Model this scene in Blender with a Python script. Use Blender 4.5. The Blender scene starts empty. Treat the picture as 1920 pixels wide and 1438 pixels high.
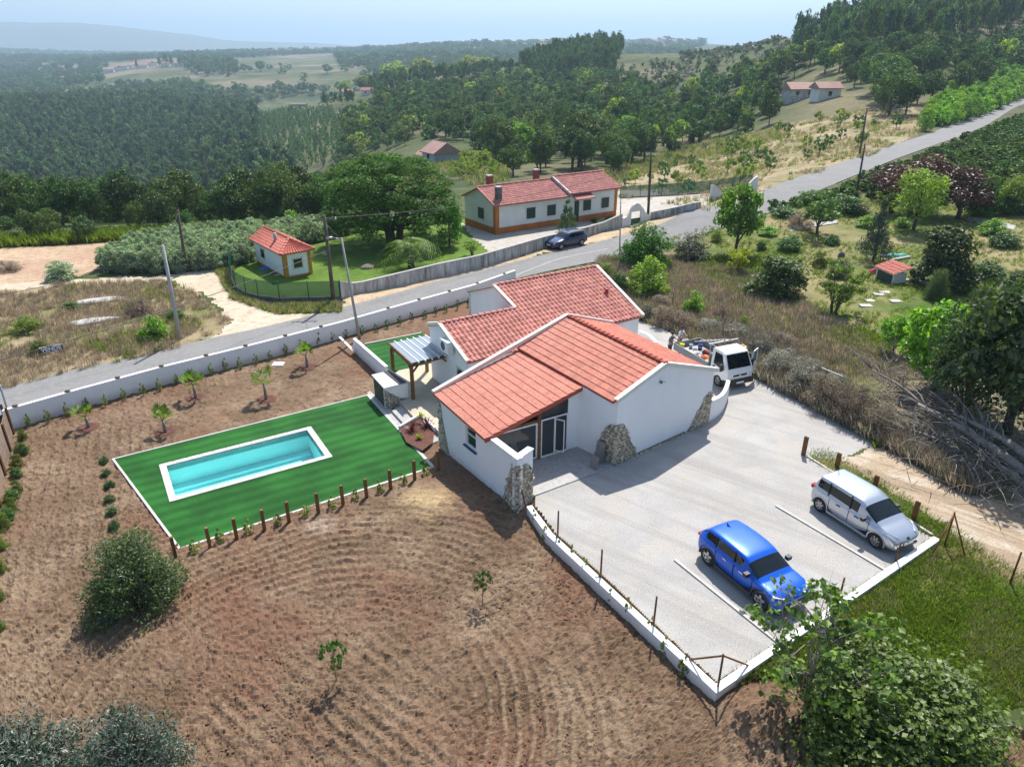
import bpy, bmesh, math, random
import numpy as np
from mathutils import Vector, Matrix

# ------------------------------------------------------------------ camera, sky, sun, exposure
scene = bpy.context.scene
FOC, PITCH, CAMH = 1350.0, math.radians(25.05), 18.0      # focal length in pixels of a 1920 wide frame
cam_data = bpy.data.cameras.new("camera")
cam = bpy.data.objects.new("camera", cam_data)
scene.collection.objects.link(cam)
cam_data.sensor_width = 36.0
cam_data.lens = FOC / 1920.0 * 36.0
cam_data.clip_start = 0.3
cam_data.clip_end = 90000.0
cam.location = (0, 0, CAMH)
cam.rotation_euler = (math.pi / 2 - PITCH, 0, 0)
scene.camera = cam

SUN_EL, SUN_AZ = math.radians(55.0), math.radians(15.0)    # azimuth measured from +Y towards +X
world = bpy.data.worlds.new("World")
scene.world = world
world.use_nodes = True
wn = world.node_tree
wn.nodes.clear()
w_out = wn.nodes.new("ShaderNodeOutputWorld")
w_bg = wn.nodes.new("ShaderNodeBackground")
w_sky = wn.nodes.new("ShaderNodeTexSky")
w_sky.sky_type = 'NISHITA'
w_sky.sun_disc = False
w_sky.sun_elevation = SUN_EL
w_sky.sun_rotation = SUN_AZ
w_sky.altitude = 150.0
w_sky.air_density = 1.0
w_sky.dust_density = 1.6
w_sky.ozone_density = 2.0
w_bg.inputs["Strength"].default_value = 0.128
wn.links.new(w_sky.outputs[0], w_bg.inputs[0])
wn.links.new(w_bg.outputs[0], w_out.inputs[0])

sun_data = bpy.data.lights.new("sun", 'SUN')
sun_data.energy = 5.0
sun_data.angle = math.radians(0.5)
sun_data.color = (1.0, 0.955, 0.89)
sun = bpy.data.objects.new("sun", sun_data)
scene.collection.objects.link(sun)
sdir = Vector((math.sin(SUN_AZ) * math.cos(SUN_EL), math.cos(SUN_AZ) * math.cos(SUN_EL), math.sin(SUN_EL)))
sun.rotation_euler = sdir.to_track_quat('Z', 'Y').to_euler()
sun.location = (0, 0, 60)

scene.view_settings.view_transform = 'Standard'
scene.view_settings.look = 'None'
scene.view_settings.gamma = 1.0
scene.view_settings.use_curve_mapping = False
scene.view_settings.exposure = 0.56
try:
    scene.cycles.max_bounces = 6
    scene.cycles.diffuse_bounces = 3
    scene.cycles.glossy_bounces = 3
    scene.cycles.transmission_bounces = 5
    scene.cycles.transparent_max_bounces = 12
    scene.cycles.volume_bounces = 0
    scene.cycles.use_denoising = True
    scene.cycles.caustics_reflective = False
    scene.cycles.caustics_refractive = False
except Exception:
    pass

# ------------------------------------------------------------------ helpers
SP, CP = math.sin(PITCH), math.cos(PITCH)
COL = scene.collection
rnd = random.Random(7)
rs = np.random.RandomState(11)


def P(u, v, z=0.0):
    """where the line of sight through a point of the photograph meets the level z"""
    x = (u - 960) / FOC
    y = (719 - v) / FOC
    t = (CAMH - z) / (SP - y * CP)
    return Vector((x * t, (CP + y * SP) * t, z))


def zat(v, Y):
    y = (719 - v) / FOC
    return CAMH + Y * (y * CP - SP) / (CP + y * SP)


def azu(u, v):
    y = (719 - v) / FOC
    return (u - 960) / FOC / (CP + y * SP)


def proj(X, Y, Z):
    Z = Z - CAMH
    d = Y * CP - Z * SP
    return 960 + FOC * X / d, 719 - FOC * (Y * SP + Z * CP) / d, d


def hgt(base, v):
    """height above level 0 of what stands at base and reaches up to image row v"""
    y = (719 - v) / FOC
    return CAMH + base[1] * (y * CP - SP) / (CP + y * SP)


def lerp(a, b, t):
    return a + (b - a) * t


def sstep(a, b, x):
    t = np.clip((x - a) / (b - a), 0, 1)
    return t * t * (3 - 2 * t)


def vnoise(x, y, seed=0):
    """smooth value noise, numpy arrays in, about -1..1 out"""
    xi = np.floor(x).astype(np.int64)
    yi = np.floor(y).astype(np.int64)
    xf = x - xi
    yf = y - yi
    xf = xf * xf * (3 - 2 * xf)
    yf = yf * yf * (3 - 2 * yf)

    def h(a, b):
        n = (a * 374761393 + b * 668265263 + seed * 1442695041) & 0xffffffff
        n = ((n ^ (n >> 13)) * 1274126177) & 0xffffffff
        return ((n ^ (n >> 16)) & 0xffff) / 32767.5 - 1.0
    a = h(xi, yi); b = h(xi + 1, yi); c = h(xi, yi + 1); d = h(xi + 1, yi + 1)
    return (a * (1 - xf) + b * xf) * (1 - yf) + (c * (1 - xf) + d * xf) * yf


def fbm(x, y, o=4, seed=0):
    s = 0
    a = 1.0
    for k in range(o):
        s = s + a * vnoise(x * 2 ** k + 17 * k, y * 2 ** k - 9 * k, seed + k)
        a *= 0.5
    return s / 1.9


# ---- tagging
def tag(o, label=None, cat=None, group=None, kind=None):
    if label: o["label"] = label
    if cat: o["category"] = cat
    if group: o["group"] = group
    if kind: o["kind"] = kind
    return o


def thing(name, label, cat, loc=(0, 0, 0), rotz=0.0, group=None):
    o = bpy.data.objects.new(name, None)
    COL.objects.link(o)
    o.empty_display_size = 0.2
    o.location = loc
    o.rotation_euler = (0, 0, rotz)
    return tag(o, label, cat, group)


def link(name, me, parent=None, loc=None, rot=None, scl=None):
    o = bpy.data.objects.new(name, me)
    COL.objects.link(o)
    if parent is not None:
        o.parent = parent
    if loc is not None: o.location = loc
    if rot is not None: o.rotation_euler = rot
    if scl is not None: o.scale = scl if hasattr(scl, '__len__') else (scl, scl, scl)
    return o


def worldloc(o):
    v = Vector((0, 0, 0))
    while o is not None:
        v += o.location
        o = o.parent
    return v


class MB:
    """collects polygons; build() links them as one mesh object"""

    def __init__(self):
        self.v = []; self.f = []; self.m = []; self.s = []

    def add(self, vs, fs, m=0, smooth=False):
        n = len(self.v)
        self.v += [tuple(p) for p in vs]
        self.f += [tuple(i + n for i in q) for q in fs]
        self.m += [m] * len(fs)
        self.s += [smooth] * len(fs)
        return self

    def poly(self, pts, m=0):
        return self.add(pts, [tuple(range(len(pts)))], m)

    def box(self, x0, x1, y0, y1, z0, z1, m=0):
        vs = [(x0, y0, z0), (x1, y0, z0), (x1, y1, z0), (x0, y1, z0), (x0, y0, z1), (x1, y0, z1), (x1, y1, z1), (x0, y1, z1)]
        return self.add(vs, [(3, 2, 1, 0), (4, 5, 6, 7), (0, 1, 5, 4), (1, 2, 6, 5), (2, 3, 7, 6), (3, 0, 4, 7)], m)

    def prism(self, pts, z0, z1, m=0):
        """plan polygon (counter-clockwise) raised from z0 to z1 (numbers or lists)"""
        n = len(pts)
        a = z0 if hasattr(z0, '__len__') else [z0] * n
        b = z1 if hasattr(z1, '__len__') else [z1] * n
        vs = [(p[0], p[1], a[i]) for i, p in enumerate(pts)] + [(p[0], p[1], b[i]) for i, p in enumerate(pts)]
        fs = [tuple(reversed(range(n))), tuple(range(n, 2 * n))]
        fs += [(i, (i + 1) % n, n + (i + 1) % n, n + i) for i in range(n)]
        return self.add(vs, fs, m)

    def beam(self, p, q, w, h, m=0, up=None):
        """square bar from p to q, w wide and h deep"""
        p = Vector(p); q = Vector(q)
        d = (q - p).normalized()
        upv = Vector(up) if up else (Vector((0, 0, 1)) if abs(d.z) < 0.95 else Vector((0, 1, 0)))
        s = d.cross(upv).normalized() * (w / 2)
        t = s.cross(d).normalized() * (h / 2)
        vs = [p - s - t, p + s - t, p + s + t, p - s + t, q - s - t, q + s - t, q + s + t, q - s + t]
        return self.add(vs, [(3, 2, 1, 0), (4, 5, 6, 7), (0, 1, 5, 4), (1, 2, 6, 5), (2, 3, 7, 6), (3, 0, 4, 7)], m)

    def tube(self, pts, rad, n=8, m=0, cap=True, smooth=True):
        pts = [Vector(p) for p in pts]
        rad = rad if hasattr(rad, '__len__') else [rad] * len(pts)
        vs = []
        for i, p in enumerate(pts):
            d = (pts[min(i + 1, len(pts) - 1)] - pts[max(i - 1, 0)])
            if d.length < 1e-9: d = Vector((0, 0, 1))
            d.normalize()
            a = d.cross(Vector((0, 0, 1)) if abs(d.z) < 0.9 else Vector((1, 0, 0))).normalized()
            b = d.cross(a)
            for k in range(n):
                t = 2 * math.pi * k / n
                vs.append(p + (a * math.cos(t) + b * math.sin(t)) * rad[i])
        fs = []
        for i in range(len(pts) - 1):
            for k in range(n):
                fs.append((i * n + k, i * n + (k + 1) % n, (i + 1) * n + (k + 1) % n, (i + 1) * n + k))
        if cap:
            fs.append(tuple(reversed(range(n))))
            fs.append(tuple(range((len(pts) - 1) * n, len(pts) * n)))
        return self.add(vs, fs, m, smooth)

    def mesh(self, name, mats):
        me = bpy.data.meshes.new(name)
        me.from_pydata(self.v, [], self.f)
        for x in (mats if isinstance(mats, (list, tuple)) else [mats]):
            me.materials.append(x)
        me.polygons.foreach_set("material_index", self.m)
        me.polygons.foreach_set("use_smooth", self.s)
        me.update()
        return me

    def build(self, name, mats, parent=None, local=False):
        if parent is not None and not local:
            w = worldloc(parent)
            self.v = [(a[0] - w.x, a[1] - w.y, a[2] - w.z) for a in self.v]
        return link(name, self.mesh(name, mats), parent)


def mesh_np(name, verts, faces, mats, smooth=False, mi=None):
    """verts (n,3), faces (m,k) arrays"""
    me = bpy.data.meshes.new(name)
    verts = np.asarray(verts, np.float32)
    faces = np.asarray(faces, np.int32)
    k = faces.shape[1]
    me.vertices.add(len(verts))
    me.vertices.foreach_set("co", verts.ravel())
    me.loops.add(faces.size)
    me.loops.foreach_set("vertex_index", faces.ravel())
    me.polygons.add(len(faces))
    me.polygons.foreach_set("loop_start", np.arange(0, faces.size, k, dtype=np.int32))
    me.polygons.foreach_set("loop_total", np.full(len(faces), k, np.int32))
    for x in (mats if isinstance(mats, (list, tuple)) else [mats]):
        me.materials.append(x)
    if mi is not None:
        me.polygons.foreach_set("material_index", np.asarray(mi, np.int32))
    me.polygons.foreach_set("use_smooth", np.full(len(faces), smooth))
    me.update(calc_edges=True)
    return me


def copy_tree(o, loc=None, rotz=None, scl=None, label=None, parent=None):
    c = o.copy()
    COL.objects.link(c)
    if parent is not None: c.parent = parent
    if loc is not None: c.location = loc
    if rotz is not None: c.rotation_euler = (c.rotation_euler[0], c.rotation_euler[1], rotz)
    if scl is not None: c.scale = scl if hasattr(scl, '__len__') else (scl, scl, scl)
    if label: c["label"] = label
    for ch in o.children:
        copy_tree(ch, parent=c)
    return c


# ------------------------------------------------------------------ materials
def sl(r, g, b):
    """0-255 display colour to linear"""
    f = lambda c: c / 12.92 if c <= 0.04045 else ((c + 0.055) / 1.055) ** 2.4
    return (f(r / 255), f(g / 255), f(b / 255))


def newmat(name):
    m = bpy.data.materials.new(name)
    m.use_nodes = True
    nt = m.node_tree
    nt.nodes.clear()
    o = nt.nodes.new("ShaderNodeOutputMaterial")
    return m, nt, o


def N(nt, typ, **kw):
    n = nt.nodes.new("ShaderNode" + typ)
    for k, v in kw.items():
        if k.startswith("i_"):
            key = k[2:].replace("_", " ")
            n.inputs[key].default_value = v
        else:
            setattr(n, k, v)
    return n


def ramp(nt, fac, stops, interp='LINEAR'):
    r = nt.nodes.new("ShaderNodeValToRGB")
    r.color_ramp.interpolation = interp
    el = r.color_ramp.elements
    while len(el) < len(stops):
        el.new(0.5)
    for e, (p, c) in zip(el, stops):
        e.position = p
        e.color = (c[0], c[1], c[2], 1)
    nt.links.new(fac, r.inputs[0])
    return r.outputs[0]


def noise(nt, vec, scale, detail=4, rough=0.6, dist=0.0):
    n = nt.nodes.new("ShaderNodeTexNoise")
    n.inputs["Scale"].default_value = scale
    n.inputs["Detail"].default_value = detail
    n.inputs["Roughness"].default_value = rough
    n.inputs["Distortion"].default_value = dist
    nt.links.new(vec, n.inputs["Vector"])
    return n.outputs["Fac"]


def mixc(nt, fac, a, b, typ='MIX'):
    m = nt.nodes.new("ShaderNodeMix")
    m.data_type = 'RGBA'
    m.blend_type = typ
    for s, val in ((m.inputs[0], fac), (m.inputs[6], a), (m.inputs[7], b)):
        if hasattr(val, 'is_linked') or hasattr(val, 'links'):
            nt.links.new(val, s)
        else:
            s.default_value = val if not hasattr(val, '__len__') else (val[0], val[1], val[2], 1)
    return m.outputs[2]


def wpos(nt):
    return nt.nodes.new("ShaderNodeNewGeometry").outputs["Position"]


def opos(nt):
    return nt.nodes.new("ShaderNodeTexCoord").outputs["Object"]


def surf(name, c1, c2=None, scale=1.0, rough=0.85, c3=None, scale2=None, bump=0.0, bscale=20.0, metal=0.0,
         space='world', spec=0.3, coat=0.0, detail=6, bdist=0.02, rnd_obj=0.0, island=0.0, splash=False):
    """general procedural surface: two or three colours mixed by noise plus a relief"""
    m, nt, out = newmat(name)
    b = N(nt, "BsdfPrincipled")
    b.inputs["Roughness"].default_value = rough
    b.inputs["Metallic"].default_value = metal
    b.inputs["Specular IOR Level"].default_value = spec
    b.inputs["Coat Weight"].default_value = coat
    b.inputs["Coat Roughness"].default_value = 0.05
    vec = wpos(nt) if space == 'world' else opos(nt)
    c2 = c2 or tuple(x * 0.85 for x in c1)
    col = ramp(nt, noise(nt, vec, scale, detail), [(0.36, c1), (0.64, c2)])
    if c3:
        f2 = ramp(nt, noise(nt, vec, scale2 or scale * 5, 5, 0.65), [(0.48, (0, 0, 0)), (0.66, (1, 1, 1))])
        col = mixc(nt, f2, col, c3)
    if island:                                             # every piece of a joined mesh its own tone
        gi_ = nt.nodes.new("ShaderNodeNewGeometry")
        col = mixc(nt, 1.0, col, ramp(nt, gi_.outputs["Random Per Island"], [(0, (1 - island,) * 3), (.6, (1, 1, 1)), (1, (1 + island,) * 3)]), 'MULTIPLY')
    if splash:                                             # earth splashed up the foot of the wall
        sx = nt.nodes.new("ShaderNodeSeparateXYZ"); nt.links.new(wpos(nt), sx.inputs[0])
        ad = N(nt, "Math", operation='MULTIPLY_ADD'); ad.inputs[1].default_value = .55
        nt.links.new(noise(nt, wpos(nt), 2.5, 5, .7), ad.inputs[0]); nt.links.new(sx.outputs[2], ad.inputs[2])
        col = mixc(nt, ramp(nt, ad.outputs[0], [(0.0, (.55, .55, .55)), (.42, (0, 0, 0))]), col, (.50, .41, .31))
        mpz = N(nt, "Mapping"); mpz.inputs["Scale"].default_value = (1.2, 1.2, .12); nt.links.new(wpos(nt), mpz.inputs[0])
        col = mixc(nt, ramp(nt, noise(nt, mpz.outputs[0], 2.0, 5, .7), [(.52, (0, 0, 0)), (.75, (.14, .14, .14))]), col, (.60, .59, .55))
    if rnd_obj:
        oi = nt.nodes.new("ShaderNodeObjectInfo")
        hsv = nt.nodes.new("ShaderNodeHueSaturation")
        mr = N(nt, "MapRange")
        mr.inputs[3].default_value = 1 - rnd_obj
        mr.inputs[4].default_value = 1 + rnd_obj
        nt.links.new(oi.outputs["Random"], mr.inputs[0])
        nt.links.new(mr.outputs[0], hsv.inputs["Value"])
        nt.links.new(col, hsv.inputs["Color"])
        col = hsv.outputs[0]
    nt.links.new(col, b.inputs["Base Color"])
    if bump:
        bn = nt.nodes.new("ShaderNodeBump")
        bn.inputs["Strength"].default_value = bump
        bn.inputs["Distance"].default_value = bdist
        nt.links.new(noise(nt, vec, bscale, 5, 0.7), bn.inputs["Height"])
        nt.links.new(bn.outputs[0], b.inputs["Normal"])
    nt.links.new(b.outputs[0], out.inputs[0])
    return m


def leafmat(name, c_dark, c_light, trans=0.35, gloss=0.06, rough=0.45, hue=0.02, tc_=(1.3, 1.5, 0.5)):
    """foliage: colour differs leaf by leaf and plant by plant, light shines through"""
    m, nt, out = newmat(name)
    geo = nt.nodes.new("ShaderNodeNewGeometry")
    oi = nt.nodes.new("ShaderNodeObjectInfo")
    col = ramp(nt, geo.outputs["Random Per Island"], [(0.0, c_dark), (0.75, c_light), (1.0, tuple(min(1, x * 1.35) for x in c_light))])
    hsv = nt.nodes.new("ShaderNodeHueSaturation")
    mr = N(nt, "MapRange"); mr.inputs[3].default_value = 0.5 - hue; mr.inputs[4].default_value = 0.5 + hue
    mv = N(nt, "MapRange"); mv.inputs[3].default_value = 0.68; mv.inputs[4].default_value = 1.35
    nt.links.new(oi.outputs["Random"], mr.inputs[0])
    mm = N(nt, "Math", operation='FRACT')
    m2 = N(nt, "Math", operation='MULTIPLY'); m2.inputs[1].default_value = 7.31
    nt.links.new(oi.outputs["Random"], m2.inputs[0]); nt.links.new(m2.outputs[0], mm.inputs[0])
    nt.links.new(mm.outputs[0], mv.inputs[0])
    nt.links.new(mr.outputs[0], hsv.inputs["Hue"]); nt.links.new(mv.outputs[0], hsv.inputs["Value"])
    nt.links.new(col, hsv.inputs["Color"])
    d = N(nt, "BsdfDiffuse"); t = N(nt, "BsdfTranslucent"); g = N(nt, "BsdfGlossy")
    g.inputs["Roughness"].default_value = rough
    g.inputs["Color"].default_value = (0.9, 0.95, 0.9, 1)
    nt.links.new(hsv.outputs[0], d.inputs[0])
    tc = mixc(nt, 1.0, hsv.outputs[0], tc_, 'MULTIPLY')
    nt.links.new(tc, t.inputs[0])
    a = N(nt, "MixShader"); a.inputs[0].default_value = trans
    nt.links.new(d.outputs[0], a.inputs[1]); nt.links.new(t.outputs[0], a.inputs[2])
    b = N(nt, "MixShader"); b.inputs[0].default_value = gloss
    nt.links.new(a.outputs[0], b.inputs[1]); nt.links.new(g.outputs[0], b.inputs[2])
    nt.links.new(b.outputs[0], out.inputs[0])
    return m


def plain(name, c, rough=0.5, metal=0.0, spec=0.5, coat=0.0, emit=None):
    m, nt, out = newmat(name)
    b = N(nt, "BsdfPrincipled")
    b.inputs["Base Color"].default_value = (*c, 1)
    b.inputs["Roughness"].default_value = rough
    b.inputs["Metallic"].default_value = metal
    b.inputs["Specular IOR Level"].default_value = spec
    b.inputs["Coat Weight"].default_value = coat
    b.inputs["Coat Roughness"].default_value = 0.03
    nt.links.new(b.outputs[0], out.inputs[0])
    return m


M = {}
M['plaster'] = surf('white_plaster', (.84, .84, .83), (.80, .80, .80), .5, .9, bump=.15, bscale=60, bdist=.004, splash=True)
M['plaster_old'] = surf('weathered_plaster', (.62, .61, .58), (.48, .47, .45), .8, .95, c3=(.20, .19, .175), scale2=1.7, bump=.3, bscale=30)
M['plaster_house'] = surf('neighbour_plaster', (.74, .73, .69), (.66, .65, .60), .6, .9)
M['trim'] = surf('cream_trim', (.70, .68, .61), (.62, .60, .53), 2, .8)
M['ochre'] = surf('ochre_band', (.50, .17, .03), (.40, .13, .03), 1.2, .85)
M['ochre2'] = surf('yellow_ochre_band', (.55, .25, .03), (.45, .20, .03), 1.2, .85)
M['tile'] = surf('clay_tile', (.57, .20, .128), (.50, .16, .098), 1.3, .62, c3=(.38, .10, .07), scale2=9, bump=.1, bscale=40, rnd_obj=.10, island=.14, spec=.45)
M['tile_ridge'] = surf('ridge_clay', (.42, .095, .055), (.35, .075, .045), 3, .7, rnd_obj=.12)
M['tile_rear'] = surf('rear_clay_tile', (.56, .25, .20), (.47, .18, .14), 1.6, .7, c3=(.40, .13, .10), scale2=7, bump=.1, bscale=40, island=.22)
M['tile_old'] = surf('neighbour_tile', (.44, .19, .165), (.36, .145, .125), 1.5, .85, c3=(.30, .12, .105), scale2=5, island=.2)
M['stone'] = surf('limestone', (.50, .43, .31), (.33, .28, .20), 3, .9, c3=(.60, .54, .43), scale2=11, bump=.5, bscale=25, rnd_obj=.28)
M['mortar'] = surf('mortar', (.24, .21, .165), (.15, .13, .10), 5, .95, bump=.5, bscale=30)
M['wood'] = surf('brown_wood', (.22, .105, .035), (.14, .062, .02), 4, .7, bump=.2, bscale=30, space='object', rnd_obj=.15)
M['wood_old'] = surf('weathered_pole_wood', (.13, .105, .08), (.075, .06, .047), 2, .9)
M['plank'] = surf('fence_plank', (.30, .22, .17), (.22, .16, .12), 3, .85, rnd_obj=.12)
M['concrete'] = surf('concrete', (.42, .41, .39), (.34, .33, .31), 1.4, .9, bump=.2, bscale=50)
M['concrete_dark'] = surf('dark_concrete', (.17, .165, .155), (.11, .105, .10), 1.5, .95)
M['slab'] = surf('paving_slab', (.43, .42, .40), (.36, .35, .335), 1.0, .8, c3=(.30, .29, .28), scale2=6)
M['slab_warm'] = surf('patio_slab', (.50, .45, .34), (.43, .38, .28), 1.0, .8)
M['kerb'] = surf('kerb_stone', (.55, .53, .49), (.45, .43, .40), 2, .85)
M['metal'] = plain('grey_metal', (.35, .35, .36), .4, .8)
M['alu'] = plain('aluminium', (.62, .63, .64), .35, .9)
M['black'] = plain('black_plastic', (.015, .015, .017), .5)
M['rubber'] = plain('rubber', (.018, .018, .018), .85)
M['white'] = plain('white_enamel', (.78, .78, .78), .35)
M['glass_dark'] = plain('dark_glass', (.012, .016, .018), .05, 0, .6)
M['glass_car'] = plain('car_glass', (.006, .010, .012), .03, 0, .5)
M['shutter'] = plain('green_shutter', (.012, .035, .022), .6)
M['interior_dark'] = plain('dim_interior', (.05, .045, .04), .9)
M['bark'] = surf('bark', (.13, .105, .08), (.07, .056, .043), 6, .95, bump=.4, bscale=25, space='object')
M['bark_pale'] = surf('pale_bark', (.30, .27, .235), (.18, .155, .13), 5, .95, bump=.4, bscale=20, space='object')
M['asphalt'] = surf('asphalt', (.225, .22, .215), (.19, .187, .183), .35, .95, c3=(.245, .24, .23), scale2=3, bump=.1, bscale=80)
M['tile_faded'] = surf('faded_tile', (.40, .25, .205), (.33, .20, .165), .5, .9)
# ------------------------------------------------------------------ the lie of the land
ctl = []                                            # (azimuth X/Y, ln Y, z)


def cz(u, Y, z):
    v = 88 + (CAMH - z) / Y * FOC * 0.86
    ctl.append((azu(u, v), math.log(Y), z))


def cv(u, Y, v):
    ctl.append((azu(u, v), math.log(Y), zat(v, Y)))


for Y in (3, 7, 14, 22, 30, 40, 52, 62):
    for a in (-1.3, -0.9, -0.6, -0.35, -0.15, 0.05, 0.25, 0.45, 0.7, 1.0, 1.3):
        X = a * Y
        z = 0.0
        if Y > 35 and X > 24: z = min(1.5, (X - 24) * 0.05)
        ctl.append((a, math.log(Y), z))
for u in (-350, 0, 300):
    for Y, z in ((78, -.5), (95, -3), (130, -13), (200, -31), (300, -46), (370, -50)): cz(u, Y, z)
for Y, v in ((480, 300), (600, 240), (720, 203)): cv(0, Y, v); cv(-350, Y, v)
for u in (-350, 0): cz(u, 930, -48)
for Y, v in ((1200, 172), (1600, 142), (2300, 120), (3500, 100), (5500, 103), (9000, 101)): cv(0, Y, v); cv(-350, Y, v + (2 if Y > 3000 else 0))
for Y, v in ((480, 300), (620, 235), (740, 200)): cv(300, Y, v)
cz(300, 880, -38)
for Y, v in ((1050, 170), (1250, 148), (1550, 122), (2000, 116), (3500, 106), (5500, 103), (9000, 101)): cv(300, Y, v)
for Y, z in ((76, -.5), (95, -2), (130, -9), (190, -20), (260, -27)): cz(600, Y, z)
for Y, v in ((330, 290), (420, 240), (520, 205), (600, 190)): cv(600, Y, v)
cz(600, 760, -48)
for Y, v in ((1050, 165), (1500, 130), (2200, 108), (3000, 97), (5500, 102)): cv(600, Y, v)
for Y, z in ((76, -.3), (110, -2.5), (150, -6)): cz(760, Y, z)
for Y, v in ((190, 305), (240, 280), (320, 240), (420, 200), (520, 170), (600, 150)): cv(760, Y, v)
cz(760, 780, -40)
for Y, v in ((1200, 135), (1800, 108), (2500, 90), (5500, 100)): cv(760, Y, v)
for Y, z in ((85, 0), (110, -1.5), (150, -4.5)): cz(950, Y, z)
for Y, v in ((200, 297), (260, 262), (350, 215), (450, 175), (550, 145), (620, 128)): cv(950, Y, v)
cz(950, 800, -35)
for Y, v in ((1500, 112), (2500, 84), (5500, 100)): cv(950, Y, v)
for Y, v in ((95, 383), (120, 345), (150, 312), (200, 280), (280, 230), (380, 180), (480, 140), (570, 112), (640, 104)): cv(1120, Y, v)
cz(1120, 800, -15)
for Y, v in ((1600, 105), (2500, 84), (5500, 100)): cv(1120, Y, v)
for Y, v in ((80, 395), (100, 362), (130, 330), (170, 300), (220, 260), (300, 205), (400, 155), (500, 115), (590, 97)): cv(1300, Y, v)
cz(1300, 850, -5)
for Y, v in ((2500, 84), (5500, 100)): cv(1300, Y, v)
for Y, v in ((93, 343), (110, 313), (133, 281), (165, 243), (205, 203), (260, 160), (340, 115), (430, 80), (520, 66)): cv(1500, Y, v)
cz(1500, 800, 5)
cv(1500, 3000, 90); cv(1500, 5500, 100)
for Y, v in ((131, 262), (150, 238), (175, 208), (205, 170), (250, 120), (305, 76), (360, 48), (430, 32)): cv(1700, Y, v)
cz(1700, 800, 15); cv(1700, 3000, 92); cv(1700, 5500, 100)
for Y, v in ((235, 181), (255, 155), (280, 125), (310, 88), (345, 55), (400, 25), (480, 14)): cv(1914, Y, v)
cz(1914, 800, 30); cv(1914, 3000, 90)
for Y, v in ((250, 160), (280, 120), (320, 75), (370, 30), (460, 10)): cv(2250, Y, v)
cz(2250, 900, 30); cv(2250, 5000, 95)
for u, v, z in ((1450, 430, .6), (1600, 400, 1.3), (1750, 360, 2.1), (1900, 300, 3.2), (1990, 420, 2.0), (1900, 500, 1.0),
                (1800, 560, .8), (1650, 530, .6), (1500, 600, .2), (1750, 700, .5), (1900, 800, .6), (1900, 900, .4), (1300, 600, 0),
                (1640, 845, 0), (1920, 1020, 0), (1154, 446, .1), (1280, 418, .7), (1340, 402, 1.1), (1413, 380, 1.6), (1564, 330, 2.6), (1681, 288, 3.3), (1781, 250, 3.8),
                (1914, 198, 4.2), (10, 727, -.05), (500, 614, 0), (1200, 500, .05)):
    p = P(u, v, z)
    ctl.append((p.x / p.y, math.log(p.y), z))
for Y in (12000, 25000, 45000):
    for a in (-1.5, -1, -.5, 0, .5, 1, 1.5):
        ctl.append((a, math.log(Y), -70.0 - Y * .0016))
ctl = np.array(ctl)
cpt = np.stack([ctl[:, 0] * 1.6, ctl[:, 1]], 1)


def _k(r2):
    return np.where(r2 > 1e-12, 0.5 * r2 * np.log(np.maximum(r2, 1e-12)), 0)


# heights are solved divided by the distance: slopes stay even near and far
nn = len(cpt)
A = np.zeros((nn + 3, nn + 3))
d2 = ((cpt[:, None, :] - cpt[None, :, :]) ** 2).sum(2)
A[:nn, :nn] = _k(d2) + np.eye(nn) * 8e-4
A[:nn, nn:] = np.c_[np.ones(nn), cpt]
A[nn:, :nn] = A[:nn, nn:].T
rhs = np.zeros(nn + 3)
rhs[:nn] = ctl[:, 2] / np.exp(ctl[:, 1])
tpw = np.linalg.solve(A, rhs)
GA = np.linspace(-1.5, 1.5, 301)
GL = np.linspace(math.log(2.5), math.log(48000), 420)
ga, gl = np.meshgrid(GA, GL)
q = np.stack([ga.ravel() * 1.6, gl.ravel()], 1)
zz = np.zeros(len(q))
for i in range(0, len(q), 20000):
    s = q[i:i + 20000]
    zz[i:i + 20000] = _k(((s[:, None, :] - cpt[None]) ** 2).sum(2)) @ tpw[:nn] + tpw[nn] + s @ tpw[nn + 1:]
GZ = zz.reshape(ga.shape)
# rolling relief far away, never near
w = sstep(math.log(150), math.log(900), gl)
XX = ga * np.exp(gl)
GZ = GZ + w * fbm(XX / 190, np.exp(gl) / 150, 3, 5) * 5.0 / np.exp(gl)
GZ = GZ + sstep(math.log(850), math.log(1900), gl) * fbm(XX / 430 + 3, np.exp(gl) / 330, 3, 15) * 17.0 / np.exp(gl)


def base(X, Y):
    """level of the land without furrows, clods or kerbs"""
    X = np.asarray(X, float); Y = np.maximum(np.asarray(Y, float), 2.6)
    fa = np.clip((X / Y - GA[0]) / (GA[1] - GA[0]), 0, len(GA) - 1.001)
    fl = np.clip((np.log(Y) - GL[0]) / (GL[1] - GL[0]), 0, len(GL) - 1.001)
    i = fl.astype(int); j = fa.astype(int)
    a = fa - j; b = fl - i
    z = (GZ[i, j] * (1 - a) + GZ[i, j + 1] * a) * (1 - b) + (GZ[i + 1, j] * (1 - a) + GZ[i + 1, j + 1] * a) * b
    z = z * Y
    flat = 1 - sstep(46, 60, Y)
    east = sstep(20, 27, X) * sstep(28, 36, Y)
    return z * (1 - flat * (1 - east))


def inpoly(px, py, poly):
    c = np.zeros(np.shape(px), bool)
    n = len(poly)
    for i in range(n):
        x0, y0 = poly[i]; x1, y1 = poly[(i + 1) % n]
        if y0 == y1: continue
        t = ((y0 > py) != (y1 > py)) & (px < (x1 - x0) * (py - y0) / (y1 - y0) + x0)
        c ^= t
    return c


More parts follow.
